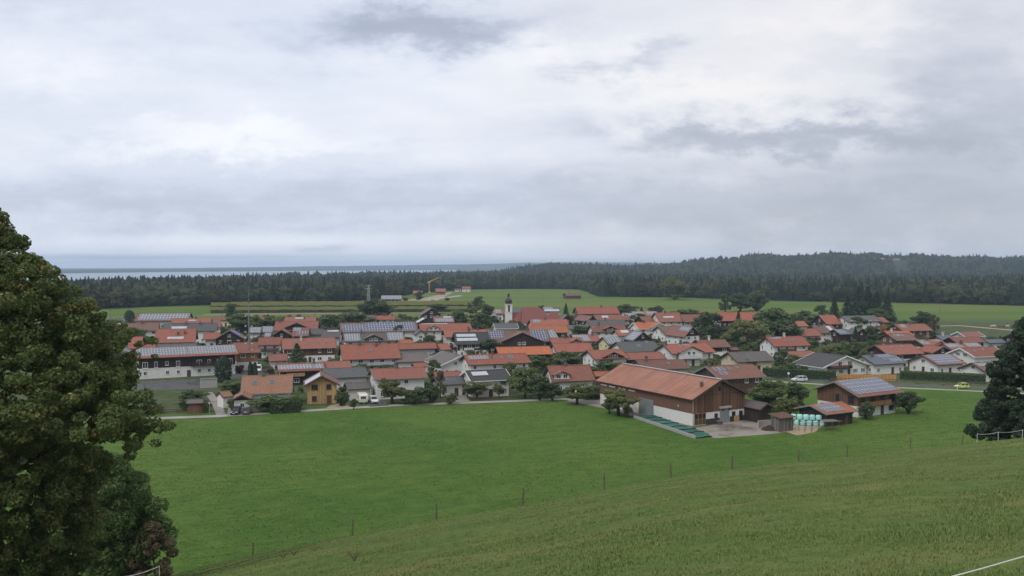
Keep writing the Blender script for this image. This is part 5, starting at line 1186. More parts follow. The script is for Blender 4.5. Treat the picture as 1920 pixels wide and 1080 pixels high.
# plank shack, concrete bay, heap
sp = at(1468, 808); so = thing('plank_shack', 'small weathered plank shack with rusty sheet roof beside the wrapped bales', 'shed', sp, R(28))
for i in range(14):
    b_ = MB(); x = -1.8 + i * .27; b_.box(x, x + .25, -1.32 - rp.uniform(0, .05), -1.27, 0, 2.9 + rp.uniform(-.1, .05)); b_.build('plank', M['wood_greyplank'], so)
for i in range(9):
    b_ = MB(); y = -1.25 + i * .28; b_.box(-1.86, -1.80, y, y + .26, 0, 2.95); b_.build('plank', M['wood_greyplank'], so)
for i in range(9):
    b_ = MB(); y = -1.25 + i * .28; b_.box(1.98, 2.04, y, y + .26, 0, 2.95); b_.build('plank', M['wood_greyplank'], so)
b_ = MB(); b_.box(-1.8, 1.98, -1.26, 1.3, -.1, 2.7); b_.build('inner_wall', M['wood_black'], so)
b_ = MB(); b_.face([(-2.3, -1.8, 2.98), (2.5, -1.8, 2.98), (2.5, 1.8, 3.5), (-2.3, 1.8, 3.5)]); b_.face([(-2.3, 1.8, 3.44), (2.5, 1.8, 3.44), (2.5, -1.8, 2.92), (-2.3, -1.8, 2.92)]); b_.face([(-2.3, -1.8, 2.92), (2.5, -1.8, 2.92), (2.5, -1.8, 2.98), (-2.3, -1.8, 2.98)]); b_.build('roof', M['rust'], so)
wb = at(1452, 806); b_ = MB(); prev = None
for i in range(12):
    a0, a1 = R(150 - i * 12), R(150 - (i + 1) * 12)
    f = lambda a, r: (r * math.cos(a), r * math.sin(a) * .7)
    b_.prism_z([f(a0, 3.2), f(a0, 3.5), f(a1, 3.5), f(a1, 3.2)], 0, 1.6)
o = b_.build('curved_concrete_wall', M['wall_concrete']); o.location = wb; tag(o, 'low curved concrete wall around the dung heap in the farmyard', 'wall')
b_ = MB(); n_ = 9
for i in range(n_):
    for j in range(n_):
        def hp(a, c): x, y = (a / n_ - .5) * 4.4, (c / n_ - .5) * 3.0; r = math.hypot(x / 2.2, y / 1.5); return (x, y, max(0, 1 - r * r) * .95 + .14 * math.sin(a * 2.7 + c * 3.9) * (r < .95) + .02)
        b_.face([hp(i, j), hp(i + 1, j), hp(i + 1, j + 1), hp(i, j + 1)])
o = b_.build('dung_heap', M['manure']); o.location = wb + Vector((-.6, -.7, 0)); tag(o, 'dark dung heap on the wet concrete farmyard', 'heap')
# wrapped bales
bl = MB(); bl.lathe([(.35, 0), (.55, .05), (.62, .2), (.64, .6), (.62, 1.0), (.54, 1.17), (.3, 1.22)], 14); BALE = bl.mesh('bale', [M['bale_wrap']], True)
b0 = at(1484, 797.5); du = Vector((math.cos(R(-14)), math.sin(R(-14)), 0)); dv = Vector((.24, .97, 0))
rows_ = [(0, 0, 0), (1, 0, 0), (2, 0, 0), (3, 0, 0), (4, 0, 0), (5, 0, 0), (0.5, 1, 1), (1.5, 1, 1), (2.5, 1, 1), (3.5, 1, 1), (4.4, 1, 1)]
words = ['first', 'second', 'third', 'fourth', 'fifth', 'rightmost']
for j in range(6): 
    o = link('wrapped_bale', BALE, None, b0 + du * 1.32 * j + Vector((0, rp.uniform(-.1, .1), 0)), rp.uniform(0, 6)); tag(o, f'mint green wrapped silage bale, {words[j]} from the left in the bottom front row', 'bale', 'mint green wrapped bales')
words = ['leftmost', 'second', 'middle', 'fourth', 'rightmost']
for j in range(5):
    o = link('wrapped_bale', BALE, None, b0 + du * (1.32 * j + .66) + Vector((0, 0, 1.2)), rp.uniform(0, 6)); tag(o, f'mint green wrapped silage bale, {words[j]} of the upper row of the stack', 'bale', 'mint green wrapped bales')
# open pole frame beside the bales
pf = thing('pole_shelter', 'rickety open pole shelter with flat boards in front of the bales', 'shelter', at(1545, 811), R(12))
for i in range(6):
    for j in range(2):
        b_ = MB(); x = -4.2 + i * 1.6; y = j * 2.2; b_.tube([(x, y, -.2), (x + rp.uniform(-.08, .08), y, 2.0)], .06, 5); b_.build('post', M['post_wood'], pf)
for j in range(2):
    b_ = MB(); b_.tube([(-4.4, j * 2.2, 2.0), (4.0, j * 2.2, 2.05)], .06, 5); b_.build('rail', M['post_wood'], pf)
for i in range(9):
    b_ = MB(); y = -.3 + i * .31; b_.box(.2, 4.4 - rp.uniform(0, .5), y, y + .25, 2.12, 2.17); b_.build('board', M['wood_greyplank'], pf)
bd = thing('board_stack', 'grey boards laid on trestles behind the wrapped bales', 'boards', at(1512, 784), R(-28))
for i in range(6):
    b_ = MB(); b_.box(-4.2, 4.0 + rp.uniform(-.3, .3), i * .28, i * .28 + .25, 2.3, 2.36); b_.build('board', M['wood_greyplank'], bd)
for x in (-3.5, 0, 3.5):
    b_ = MB(); b_.box(x - .06, x + .06, .1, 1.6, 0, 2.3); b_.build('trestle', M['post_wood'], bd)
# ------------------------------------------------------------------ vehicles
def vehicle(px_, py_, head, paint, label, L=4.4, Wd=1.8, Hh=1.55, kind='suv', group=None, name='car', cat='car'):
    o = thing(name, label, cat, at(px_, py_) + Vector((0, 0, .045)), R(head), group)
    hl, hw_ = L / 2, Wd / 2; belt = Hh * .60
    prof = [(-hl, .38), (-hl * .98, belt * .95), (-hl * .9, belt), (hl * .42, belt), (hl * .88, belt * .82), (hl, belt * .62), (hl * .99, .34), (hl * .9, .26), (-hl * .92, .26)]
    b_ = MB(); secs = [(-hw_, .95), (-hw_ + .10, 1.0), (hw_ - .10, 1.0), (hw_, .95)]; n = len(prof)
    for y, s in secs: b_.v += [(x * (0.985 if s < 1 else 1), y, .30 + (z - .30) * s) for x, z in prof]
    for k in range(3):
        for i in range(n): j = (i + 1) % n; b_.f.append((k * n + i, k * n + j, (k + 1) * n + j, (k + 1) * n + i)); b_.m.append(0)
    b_.f.append(tuple(range(n))[::-1]); b_.f.append(tuple(3 * n + i for i in range(n))); b_.m += [0, 0]
    b_.build('body', M['paint_' + paint], o)
    x0, x1, x2, x3 = -hl * .93, -hl * .72, hl * .12, hl * .48; zr = Hh; wi = hw_ * .78
    if kind == 'van': x0, x1, x2, x3 = -hl * .97, -hl * .93, hl * .45, hl * .75
    g_ = MB(); lo = [(x0, -hw_ * .94), (x3, -hw_ * .94), (x3, hw_ * .94), (x0, hw_ * .94)]; hi = [(x1, -wi), (x2, -wi), (x2, wi), (x1, wi)]
    g_.v = [(x, y, belt - .02) for x, y in lo] + [(x, y, zr - .06) for x, y in hi]
    g_.f = [(0, 1, 5, 4), (1, 2, 6, 5), (2, 3, 7, 6), (3, 0, 4, 7), (4, 5, 6, 7)]; g_.m = [0] * 5; g_.build('side_glass', M['glass'], o)
    r_ = MB(); r_.prism_z([(x1 - .06, -wi - .03), (x2 + .06, -wi - .03), (x2 + .06, wi + .03), (x1 - .06, wi + .03)], zr - .06, zr); r_.build('roof', M['paint_' + paint], o)
    for sy_ in (-1, 1):
        p_ = MB()
        for xa_, xb_ in ((x0, x1), (x3, x2), ((x0 + x3) / 2 - .05, (x1 + x2) / 2 - .05)): p_.tube([(xa_, sy_ * hw_ * .95, belt), (xb_, sy_ * (wi + .02), zr - .03)], .06, 4)
        p_.build('pillar', M['paint_' + paint], o)
        h_ = MB(); h_.box(hl * .93, hl * 1.005, sy_ * hw_ * .72 - .2, sy_ * hw_ * .72 + .2, belt * .62, belt * .80); h_.build('headlight', M['lamp_glass'], o)
        h_ = MB(); h_.box(-hl * 1.005, -hl * .95, sy_ * hw_ * .78 - .16, sy_ * hw_ * .78 + .16, belt * .68, belt * .92); h_.build('tail_light', M['tail_red'], o)
        for wxx in (-hl * .60, hl * .62):
            w_ = MB(); w_.tube([(wxx, sy_ * (hw_ - .2), .32), (wxx, sy_ * (hw_ + .02), .32)], .32, 14); wo_ = w_.build('wheel', M['rubber'], o)
            w_ = MB(); w_.tube([(wxx, sy_ * (hw_ + .02), .32), (wxx, sy_ * (hw_ + .035), .32)], .2, 12); w_.build('rim', M['alu'], wo_)
    h_ = MB(); h_.box(hl * .995, hl * 1.012, -.28, .28, .42, .54); h_.build('number_plate', M['whitepaint'], o)
    h_ = MB(); h_.box(-hl * 1.012, -hl * .99, -.28, .28, .62, .74); h_.build('number_plate', M['whitepaint'], o)
    return o
vehicle(1500.5, 715.3, 186, 'silver', 'silver estate car driving on the road past the tall clipped hedge', 4.5, 1.82, 1.58)
vehicle(1806, 728.5, 182, 'lime', 'lime green small car driving on the road by the meadow', 3.7, 1.65, 1.5)
vehicle(441, 777.2, -88, 'black', 'black car parked left, facing the field lane before the double garage', 4.3, 1.8, 1.65)
vehicle(461.5, 776.7, 96, 'grey', 'dark grey car parked tail-first beside the black one', 4.2, 1.8, 1.55)
vehicle(699.5, 755.5, -68, 'white', 'white car parked on the drive right of the cream caravan', 4.4, 1.82, 1.58)
vehicle(483.5, 697.0, -75, 'white', 'white van standing on the road behind the slim thujas', 4.8, 1.9, 2.1, 'van')
vehicle(812, 566.3, 10, 'white', 'white delivery van at the far building site below the crane', 5.5, 2.0, 2.4, 'van')
vehicle(758, 567.2, 30, 'silver', 'light car parked right beside the far solar barn', 4.4, 1.8, 1.5)
# caravan
cv = thing('caravan', 'cream caravan parked in front of the grey-brown garage', 'caravan', at(678, 756), R(-72))
b_ = MB(); pr = [(-2.3, .5), (-2.42, 1.2), (-2.25, 2.3), (-1.9, 2.5), (1.9, 2.5), (2.3, 2.25), (2.45, 1.3), (2.3, .5)]
for y in (-1.08, 1.08): b_.v += [(x, y, z) for x, z in pr]
for i in range(8): j = (i + 1) % 8; b_.f.append((i, j, 8 + j, 8 + i)); b_.m.append(0)
b_.f += [tuple(range(8))[::-1], tuple(range(8, 16))]; b_.m += [0, 0]; b_.build('body', M['paint_cream'], cv)
for x0, x1 in ((-1.6, -.5), (.4, 1.6)):
    for sy_ in (-1, 1):
        b_ = MB(); b_.box(x0, x1, *sorted((sy_ * 1.08, sy_ * 1.10)), 1.35, 2.0); b_.build('window', M['glass'], cv)
b_ = MB(); b_.v = [(2.46, -.7, 1.35), (2.46, .7, 1.35), (2.36, .7, 1.98), (2.36, -.7, 1.98)]; b_.f = [(0, 1, 2, 3)]; b_.m = [0]; b_.build('window', M['glass'], cv)
for sy_ in (-1, 1): b_ = MB(); b_.tube([(0, sy_ * .85, .33), (0, sy_ * 1.07, .33)], .33, 12); b_.build('wheel', M['rubber'], cv)
b_ = MB(); b_.tube([(2.3, -.6, .5), (3.5, 0, .5)], .05, 5); b_.tube([(2.3, .6, .5), (3.5, 0, .5)], .05, 5); b_.tube([(3.4, 0, .0), (3.4, 0, .55)], .06, 6); b_.build('drawbar', M['metal_light'], cv)
# ------------------------------------------------------------------ trees (px, top, base, width px, habit, leaf, label)
for row in (
 (205, 596, 629, 52, 'bush', 'dark', 'dark rounded tree beside the big maple, left of the brownish roof'),
 (242, 583, 607.5, 19, 'thuja', 'conifer', 'dark cone-shaped thuja before the long solar hall'),
 (266, 593, 608, 30, 'round', 'dark', 'low leafy tree right of the dark cone thuja'),
 (299, 592, 613, 18, 'round', 'dark', 'slim leafy tree in front of the long solar hall'),
 (250, 611, 647, 46, 'round', 'green', 'broad green tree before the brownish tiled house'),
 (276, 628, 649, 30, 'bush', 'green', 'leafy shrub at the left wall of the large red house'),
 (435, 569.5, 598, 28, 'oval', 'dark', 'lone dark tree at the meadow left of the maize'),
 (452, 584, 624, 56, 'round', 'green', 'large green tree left behind the maypole'),
 (478, 590, 617, 26, 'round', 'green', 'smaller green tree right behind the maypole'),
 (512, 591, 616, 46, 'round', 'green', 'broad tree left of the big red dormer house'),
 (618, 587, 617, 52, 'round', 'green', 'left of the two broad trees behind the large solar roof'),
 (662, 584, 615, 62, 'round', 'green', 'right of the two broad trees behind the large solar roof'),
 (706, 559, 596, 60, 'round', 'dark', 'large dark round tree standing against the maize'),
 (820, 568, 588, 33, 'round', 'dark', 'dark round tree behind the far brown gable'),
 (858, 580, 610, 33, 'round', 'green', 'rounded tree right of the grey panelled roof'),
 (905, 572, 621, 48, 'oval', 'dark', 'tall dense dark tree left of the church tower'),
 (897, 556, 581, 20, 'oval', 'dark', 'slim tree behind the tall dense tree near the far track'),
 (1016, 572, 590, 16, 'round', 'dark', 'small dark tree behind the nave roof'),
 (1061, 569.5, 596, 13, 'cone', 'conifer', 'small spruce between church and long red barn'),
 (1175, 568, 596, 40, 'round', 'dark', 'dark round tree at the right end of the long red barn'),
 (1203, 576, 592, 10, 'cone', 'conifer', 'tiny spruce tip behind the panelled far roof'),
 (1231, 572.5, 592, 26, 'round', 'dark', 'round tree behind the far panelled roof'),
 (1277, 578, 600, 32, 'round', 'green', 'round tree right of the collector-strip house'),
 (1297, 579, 599, 28, 'round', 'green', 'round tree left of the far red roof sliver'),
 (1198, 588, 614, 28, 'oval', 'dark', 'tree above the bright orange roof'),
 (1161, 611, 628, 14, 'cone', 'conifer', 'small spruce before the brown cross gable roof'),
 (1085, 607, 631, 44, 'bush', 'green', 'big rounded shrub in front of the grey skylight roof'),
 (1335, 587, 637, 52, 'oval', 'dark', 'tall dense green tree left of the dark timber balconies'),
 (1311, 593, 622, 26, 'round', 'dark', 'leafy tree in front of the brown-red roof'),
 (1385, 584, 626, 17, 'cone', 'conifer', 'dark narrow spruce before the long balcony house'),
 (1402, 597, 652, 70, 'willow', 'willow', 'yellowish willow left of the great dark crown'),
 (1456, 572, 647, 82, 'round', 'dark', 'greatest dark round crown in the middle of the right village'),
 (1434, 631, 664, 44, 'bush', 'green', 'rounded shrub at the foot of the great dark crown'),
 (1370, 622, 650, 34, 'bush', 'green', 'low hedge-like shrub under the narrow spruce'),
 (1565, 562, 606, 26, 'cone', 'conifer', 'leftmost broad spruce of the dark group'),
 (1590, 556, 606, 30, 'cone', 'conifer', 'second spruce of the dark group behind the apartment house'),
 (1610, 541, 606, 36, 'cone', 'conifer', 'tallest spruce left in the dark group'),
 (1628, 540, 605, 36, 'cone', 'conifer', 'tallest spruce right in the dark group'),
 (1645, 549, 605, 32, 'cone', 'conifer', 'fifth spruce of the dark group'),
 (1664, 554, 606, 30, 'cone', 'conifer', 'rightmost spruce of the dark group'),
 (1647, 575.5, 608, 42, 'round', 'green', 'green dome-shaped tree in front of the dark spruces'),
 (1541, 573, 600, 22, 'oval', 'dark', 'slim dark tree left of the leftmost spruce'),
 (1507, 581, 610, 38, 'round', 'dark', 'dark tree left of the red hip-like roof, farther left'),
 (1533, 587, 618, 40, 'round', 'green', 'light green round tree before the red hip-like roof'),
 (1730, 583, 617, 34, 'round', 'dark', 'dark spreading tree above the orange-red roof at the meadow'),
 (1753, 591, 622, 16, 'oval', 'brown', 'brownish slim tree right of the dark spreading one'),
 (1695, 599, 622, 24, 'bush', 'dark', 'dark shrub left of the orange-red roof'),
 (1607, 595, 624, 30, 'oval', 'green', 'leafy tree in front of the apartment house wall'),
 (1637, 613, 644, 26, 'oval', 'dark', 'dark tree in front of the orange end wing'),
 (1605, 614, 642, 15, 'cone', 'conifer', 'narrow dark spruce between the two small gables'),
 (1551, 643, 675, 36, 'bush', 'olive', 'yellow-green shrub left in the garden thicket'),
 (1578, 636, 668, 40, 'bush', 'green', 'middle shrub of the garden thicket behind the charcoal roof'),
 (1603, 640, 667, 34, 'bush', 'dark', 'dark shrub right in the garden thicket'),
 (1622, 650, 684, 20, 'bush', 'green', 'shrub between the charcoal and the slate roof'),
 (1467, 657, 692, 24, 'oval', 'dark', 'dark small tree right of the cream house'),
 (1491, 662, 694, 26, 'round', 'olive', 'yellowish round tree before the low flat red roof'),
 (1482, 676, 702, 38, 'bush', 'dark', 'dark wide shrub behind the clipped hedge'),
 (1512, 683, 702, 22, 'bush', 'olive', 'light shrub at the left wall of the charcoal-roofed house'),
 (1404, 668, 697, 28, 'bush', 'bright', 'bright yellow-green shrub before the cream house'),
 (1332, 667, 697, 40, 'bush', 'olive', 'olive shrub right of the front balcony gable'),
 (1752, 628, 652, 26, 'bush', 'dark', 'dark shrub above the cream house'),
 (1735, 630, 650, 30, 'bush', 'green', 'green shrub left of the cream house'),
 (1860, 628, 650, 18, 'bush', 'dark', 'dark shrub right of the last red roofs'),
 (1877, 630, 650, 12, 'cone', 'conifer', 'small spruce beside the grey low roof'),
 (1885, 645, 672, 28, 'bush', 'dark', 'dark garden shrub right of the large white house'),
 (1706, 727, 777, 52, 'bush', 'dark', 'big dark bush at the right corner of the brown solar house'),
 (1627, 752, 788, 26, 'round', 'dark', 'small round tree in front of the brown solar house'),
 (1845, 689, 711, 30, 'round', 'maroon', 'maroon-leaved tree before the white brown-roofed gable'),
 (1442, 711, 772, 62, 'round', 'green', 'broad tree behind the dark shed by the barn'),
 (1492, 714, 768, 46, 'round', 'dark', 'darker round tree right behind the dark shed'),
 (1474, 741, 787, 54, 'bush', 'olive', 'loose light shrub above the plank shack'),
 (1425, 722, 765, 34, 'bush', 'green', 'shrub against the timber house behind the barn'),
 (1161, 726, 781, 66, 'apple', 'olive', 'larger fruit tree in front of the barn wall'),
 (1143, 744, 777, 28, 'apple', 'olive', 'small leaning fruit tree left of the larger one by the barn'),
 (1178, 757, 785, 20, 'apple', 'olive', 'thin little fruit tree right of the larger one by the barn'),
 (1082, 717, 759, 54, 'apple', 'olive', 'round fruit tree on the meadow corner at the lane bend'),
 (1112, 722, 750, 34, 'bush', 'green', 'shrub right of the dormer house'),
 (735, 709, 758, 56, 'apple', 'olive', 'leaning fruit tree before the white house with orange stripe'),
 (776, 722, 758, 56, 'bush', 'dark', 'dark shrub mass right of the leaning fruit tree'),
 (808, 719, 756, 36, 'bush', 'dark', 'dark shrub left of the grey-roofed garage'),
 (826, 697, 748, 18, 'oval', 'brown', 'thin brownish tree before the dull red roof'),
 (844, 735, 758, 26, 'bush', 'olive', 'olive shrub by the garage drive'),
 (894, 711, 749, 50, 'apple', 'olive', 'round fruit tree in front of the charcoal-roofed house'),
 (936, 718, 748, 22, 'apple', 'olive', 'small fruit tree at the right half of the charcoal-roofed house'),
 (957, 680, 712, 26, 'oval', 'olive', 'olive tree at the right end of the long white house'),
 (984, 684, 748, 54, 'round', 'green', 'tall leafy tree in the big garden thicket'),
 (1012, 697, 752, 48, 'bush', 'dark', 'dark shrub in the big garden thicket near the lane'),
 (1036, 711, 752, 40, 'bush', 'dark', 'dark shrub before the dormer house'),
 (1006, 664, 698, 44, 'round', 'green', 'leafy tree below the bright orange roof'),
 (1062, 658, 692, 52, 'round', 'green', 'broad tree below the wide red hall'),
 (1096, 667, 693, 32, 'bush', 'green', 'shrub left of the white gabled house by the barn'),
 (1145, 674, 702, 56, 'bush', 'green', 'garden shrub before the white gabled house by the barn'),
 (1028, 655, 682, 40, 'bush', 'brown', 'brownish tall grass-like shrub before the wide red hall'),
 (916, 634, 668, 42, 'round', 'dark', 'dark round tree before the charcoal collector house'),
 (988, 639, 654, 30, 'bush', 'bright', 'light green shrub below the dark cross gable'),
 (1020, 644, 658, 16, 'bush', 'dark', 'dark shrub right of the bright orange roof'),
 (746, 610, 642, 20, 'oval', 'dark', 'dark slim tree in front of the largest solar roof'),
 (733, 667, 697, 24, 'bush', 'dark', 'dark shrub at the right end of the large two-chimney house'),
 (812, 676, 712, 22, 'oval', 'olive', 'yellow-green tree left of the wide white hall'),
 (842, 608, 634, 30, 'round', 'green', 'green garden tree before the white ridge strip roof'),
 (802, 625, 650, 28, 'bush', 'dark', 'dark shrub beside the small white gabled house'),
 (690, 634, 652, 20, 'bush', 'olive', 'light shrub before the green cross gable'),
 (556, 646, 692, 40, 'cone', 'dark', 'dark green spruce in front of the long red farmhouse'),
 (417, 671, 716, 31, 'thuja', 'conifer', 'tall dark conical thuja at the right end of the inn'),
 (468, 680, 711, 9, 'thuja', 'conifer', 'left of the twin slim thujas below the maypole'),
 (477, 681, 711, 9, 'thuja', 'conifer', 'right of the twin slim thujas below the maypole'),
 (434, 711, 741, 46, 'bush', 'green', 'broad green shrub left of the orange-brown roof'),
 (525, 684, 709, 16, 'oval', 'olive', 'small pale tree at the left end of the dark solar house'),
 (505, 684, 704, 20, 'bush', 'brown', 'brownish shrub below the dark red garage roof'),
 (447, 684, 701, 18, 'bush', 'maroon', 'dark reddish shrub before the white arched barn house'),
 (508, 738, 772, 80, 'bush', 'green', 'spreading climber along the front of the orange-brown roofed house'),
 (558, 737, 768, 28, 'bush', 'green', 'pale green shrub left of the new timber house'),
 (640, 733, 762, 28, 'bush', 'dark', 'dark shrub right of the new timber house'),
 (662, 745, 769, 14, 'bush', 'dark', 'little dark shrub left of the caravan'),
 (362, 727, 757, 50, 'bush', 'dark', 'wide dark shrub behind the brown garden shed'),
 (344, 746, 770, 24, 'bush', 'green', 'green shrub left of the brown garden shed'),
 (298, 757, 777, 12, 'round', 'olive', 'small young tree in the garden below the inn'),
 (284, 745, 760, 14, 'bush', 'dark', 'dark little shrub in the garden below the inn'),
 (385, 748, 775, 18, 'bush', 'olive', 'shrub between garden shed and wet side path'),
 (432, 744, 771, 18, 'bush', 'green', 'small shrub left of the parked black car'),
 (1265, 519, 562, 46, 'round', 'olive', 'lone broad tree standing on the meadow before the wood'),
 (1388, 546, 585, 44, 'round', 'dark', 'left of the broad dark trees on the right meadow'),
 (1418, 546, 583, 42, 'round', 'dark', 'right of the broad dark trees on the right meadow'),
 (1360, 552, 586, 20, 'oval', 'dark', 'slim dark tree left of the broad meadow trees'),
 (1912, 597, 627, 20, 'round', 'dark', 'lone small tree on the right meadow with bare trunk'),
 (838, 556.5, 565, 11, 'bush', 'dark', 'single round bush on the far green meadow'),
 (786, 545, 563, 16, 'round', 'dark', 'dark tree between the far farm roofs'),
 (880, 568, 584, 8, 'oval', 'dark', 'thin dark tree beside the far track'),
 (760, 556, 566, 12, 'bush', 'green', 'far shrub at the building site'),
 (1870, 700, 714, 26, 'bush', 'dark', 'dark roadside shrub near the maroon tree')):
    tree(*row)
# ------------------------------------------------------------------ hedges and fences
hedge([(1432, 705), (1490, 708.5), (1569, 713)], 1.6, 2.6, 'long tall clipped dark hedge along the main road')
hedge([(504, 775.8), (561, 772.5)], 3.0, 2.7, 'box-clipped dark green hedge in front of the orange-brown roofed house')
hedge([(1690, 712.5), (1760, 715.5), (1850, 719.5)], 3.0, 2.6, 'loose green hedge behind the wooden road fence')
hedge([(1096, 750), (1126, 747)], 2.0, 3.0, 'clipped hedge left of the barn at the lane bend')
hedge([(1128, 687), (1185, 684)], 2.0, 1.8, 'garden hedge between barn roof and white gabled house')
def plank_fence(pts, h, mat, label, panel=2.0, rails=False):
    P_ = [at(x, y) for x, y in pts]; root = thing('wooden_fence', label, 'fence', P_[0]); og = P_[0]
    for a, c in zip(P_[:-1], P_[1:]):
        v_ = c - a; n = max(1, int(v_.length / panel)); d2 = v_ / n; an = math.atan2(v_.y, v_.x); st = d2.length
        for i in range(n):
            p = a + d2 * i - og
            b_ = MB(); b_.box(-.07, .07, -.07, .07, -.2, h + .1); o = b_.build('post', M[mat], root); o.location = p
            if rails:
                for z in (h * .45, h * .9):
                    b_ = MB(); b_.box(0, st, -.03, .03, z - .08, z + .08); o = b_.build('rail', M[mat], root); o.location = p; o.rotation_euler = (0, 0, an)
            else:
                k = int(h / .2)
                for q in range(k):
                    b_ = MB(); b_.box(.07, st - .07, -.03, .03, q * h / k, (q + 1) * h / k - .02); o = b_.build('plank', M[mat], root); o.location = p; o.rotation_euler = (0, 0, an)
wood('wood_fence_new', (.50, .26, .085), 0.12)
plank_fence([(1572, 713.5), (1683, 714.5)], 1.9, 'wood_fence_new', 'new orange board fence along the gardens by the road', 2.2)
plank_fence([(1560, 714.6), (1700, 718.5), (1862, 724.2)], 1.0, 'post_wood', 'grey wooden rail fence along the road in front of the hedge', 2.6, True)
plank_fence([(255, 778.5), (330, 776), (386, 774.5)], 1.0, 'trim_wood', 'dark wooden rail fence along the garden above the field lane', 2.4, True)
plank_fence([(775, 758), (850, 754.5)], 0.9, 'post_wood', 'low grey garden fence beneath the dark shrubs by the lane', 2.2, True)
plank_fence([(885, 752.5), (1040, 746.5)], 0.9, 'trim_wood', 'low dark garden fence before the charcoal-roofed house', 2.2, True)
# retaining wall of the inn terrace
b_ = MB(); b_.box(0, 4.6, 0, 1.2, -.2, 2.6); b_.box(-.1, 4.7, -.15, .3, 2.6, 2.75); o = b_.build('terrace_wall', M['wall_concrete']); o.location = at(374, 729); o.rotation_euler = (0, 0, R(24)); tag(o, 'concrete terrace wall at the right end of the inn', 'wall')
# road signs, delineators, poles
def sign(px_, py_, h, label, shape, face, back=False):
    o = thing('road_sign', label, 'sign', at(px_, py_)); b_ = MB(); b_.tube([(0, 0, -.2), (0, 0, h)], .04, 6); b_.build('post', M['metal_light'], o)
    b_ = MB(); n = dict(tri=3, round=16, rect=4)[shape]; r = .45
    pts = [(r * math.cos(a), h - .3 + r * math.sin(a)) for a in (np.linspace(0, 2 * math.pi, n + 1)[:-1] + (-math.pi / 2 if shape == 'tri' else (math.pi / 4 if shape == 'rect' else 0)))]
    b_.v = [(x, -.06, z) for x, z in pts] + [(x, -.04, z) for x, z in pts]; b_.f = [tuple(range(n)), tuple(range(n, 2 * n))[::-1]] + [(i, (i + 1) % n, n + (i + 1) % n, n + i) for i in range(n)]; b_.m = [0] * len(b_.f)
    b_.build('sign_plate', M[face], o)
sign(390.5, 777, 2.9, 'triangular sign seen from behind at the wet side path', 'tri', 'metal_light')
sign(1480, 712, 2.2, 'small white sign before the tall clipped hedge', 'rect', 'whitepaint')
for px_, py_, lb in ((1484.5, 718.5, 'white road marker post left of the silver car'), (1797.5, 731, 'white road marker post before the lime green car')):
    o = thing('marker_post', lb, 'post', at(px_, py_)); b_ = MB(); b_.prism_z([(-.09, -.06), (.09, -.06), (.09, .06), (-.09, .06)], -.1, .95); b_.build('post', M['whitepaint'], o); b_ = MB(); b_.box(-.095, .095, -.065, .065, .62, .8); b_.build('black_band', M['rubber'], o)
def pole(px_, yt, yb, label, arms=1):
    p = at(px_, yb); h = CAMZ - (yt - HORIZ) / FPX * p.y; o = thing('utility_pole', label, 'pole', p, R(20)); b_ = MB(); b_.tube([(0, 0, -.3), (0, 0, h)], [.16, .1], 6); b_.build('shaft', M['post_wood'], o)
    for k in range(arms): b_ = MB(); b_.box(-1.1, 1.1, -.06, .06, h - .6 - k, h - .46 - k); a_ = b_.build('crossarm', M['post_wood'], o); [MB().lathe([(.06, h - .46 - k), (.09, h - .3 - k), (.05, h - .2 - k)], 6, 0, x).build('insulator', M['whitepaint'], a_) for x in (-1, 0, 1)]
for r_ in ((206, 581, 606, 'thin utility pole on the meadow left of the cone thuja'), (416, 575, 606, 'thin utility pole left of the lone dark meadow tree'), (590, 560, 600, 'thin utility pole before the maize right of the topmost red roof'), (1068, 546, 562, 'thin utility pole near the lonely field barn'), (1763, 572, 586, 'thin utility pole on the wide right meadow'), (1018, 553, 566, 'thin utility pole on the far meadow above the church')): pole(*r_)
pl = at(691, 568); hp_ = CAMZ - (534 - HORIZ) / FPX * pl.y; o = thing('power_pylon', 'grey lattice power pylon in front of the wood left of the solar barn', 'pylon', pl)
b_ = MB()
for sx_ in (-1, 1):
    for sy_ in (-1, 1): b_.tube([(sx_ * 1.6, sy_ * 1.6, 0), (sx_ * .35, sy_ * .35, hp_)], .12, 4)
for i in range(8):
    f, g_ = i / 8, (i + 1) / 8; w0, w1 = 1.6 - 1.25 * f, 1.6 - 1.25 * g_
    for s2 in (-1, 1): b_.tube([(-w0, s2 * w0, hp_ * f), (w1, s2 * w1, hp_ * g_)], .07, 3); b_.tube([(w0, s2 * w0, hp_ * f), (-w1, s2 * w1, hp_ * g_)], .07, 3)
b_.build('lattice', M['metal_light'], o)
for z in (hp_ - 1, hp_ - 4): b_ = MB(); b_.tube([(-3.2, 0, z), (0, 0, z + .6), (3.2, 0, z)], .12, 4); b_.build('crossarm', M['metal_light'], o)
# cattle on the right meadow
def cow(px_, py_, rz, mat, label):
    p = at(px_, py_); b_ = MB()
    b_.tube([(-1.1, 0, 1.05), (-.9, 0, 1.0), (-.3, 0, .95), (.5, 0, .98), (.95, 0, 1.1), (1.25, 0, 1.32), (1.5, 0, 1.32), (1.85, 0, 1.12)], [.2, .36, .42, .42, .34, .2, .2, .1], 8)
    for x, y in ((-.85, -.22), (-.85, .22), (.65, -.22), (.65, .22)): b_.tube([(x, y, .95), (x + .06, y, .5), (x, y, 0)], [.15, .09, .07], 6)
    b_.tube([(-1.15, 0, 1.2), (-1.28, 0, .6)], [.05, .03], 4)
    for sy_ in (-1, 1): b_.tube([(1.42, sy_ * .15, 1.42), (1.4, sy_ * .34, 1.44)], [.05, .03], 4)
    o = b_.build('cow', M[mat], None, True); o.location = p; o.rotation_euler = (0, 0, R(rz)); tag(o, label, 'cow', 'cattle on the right meadow')
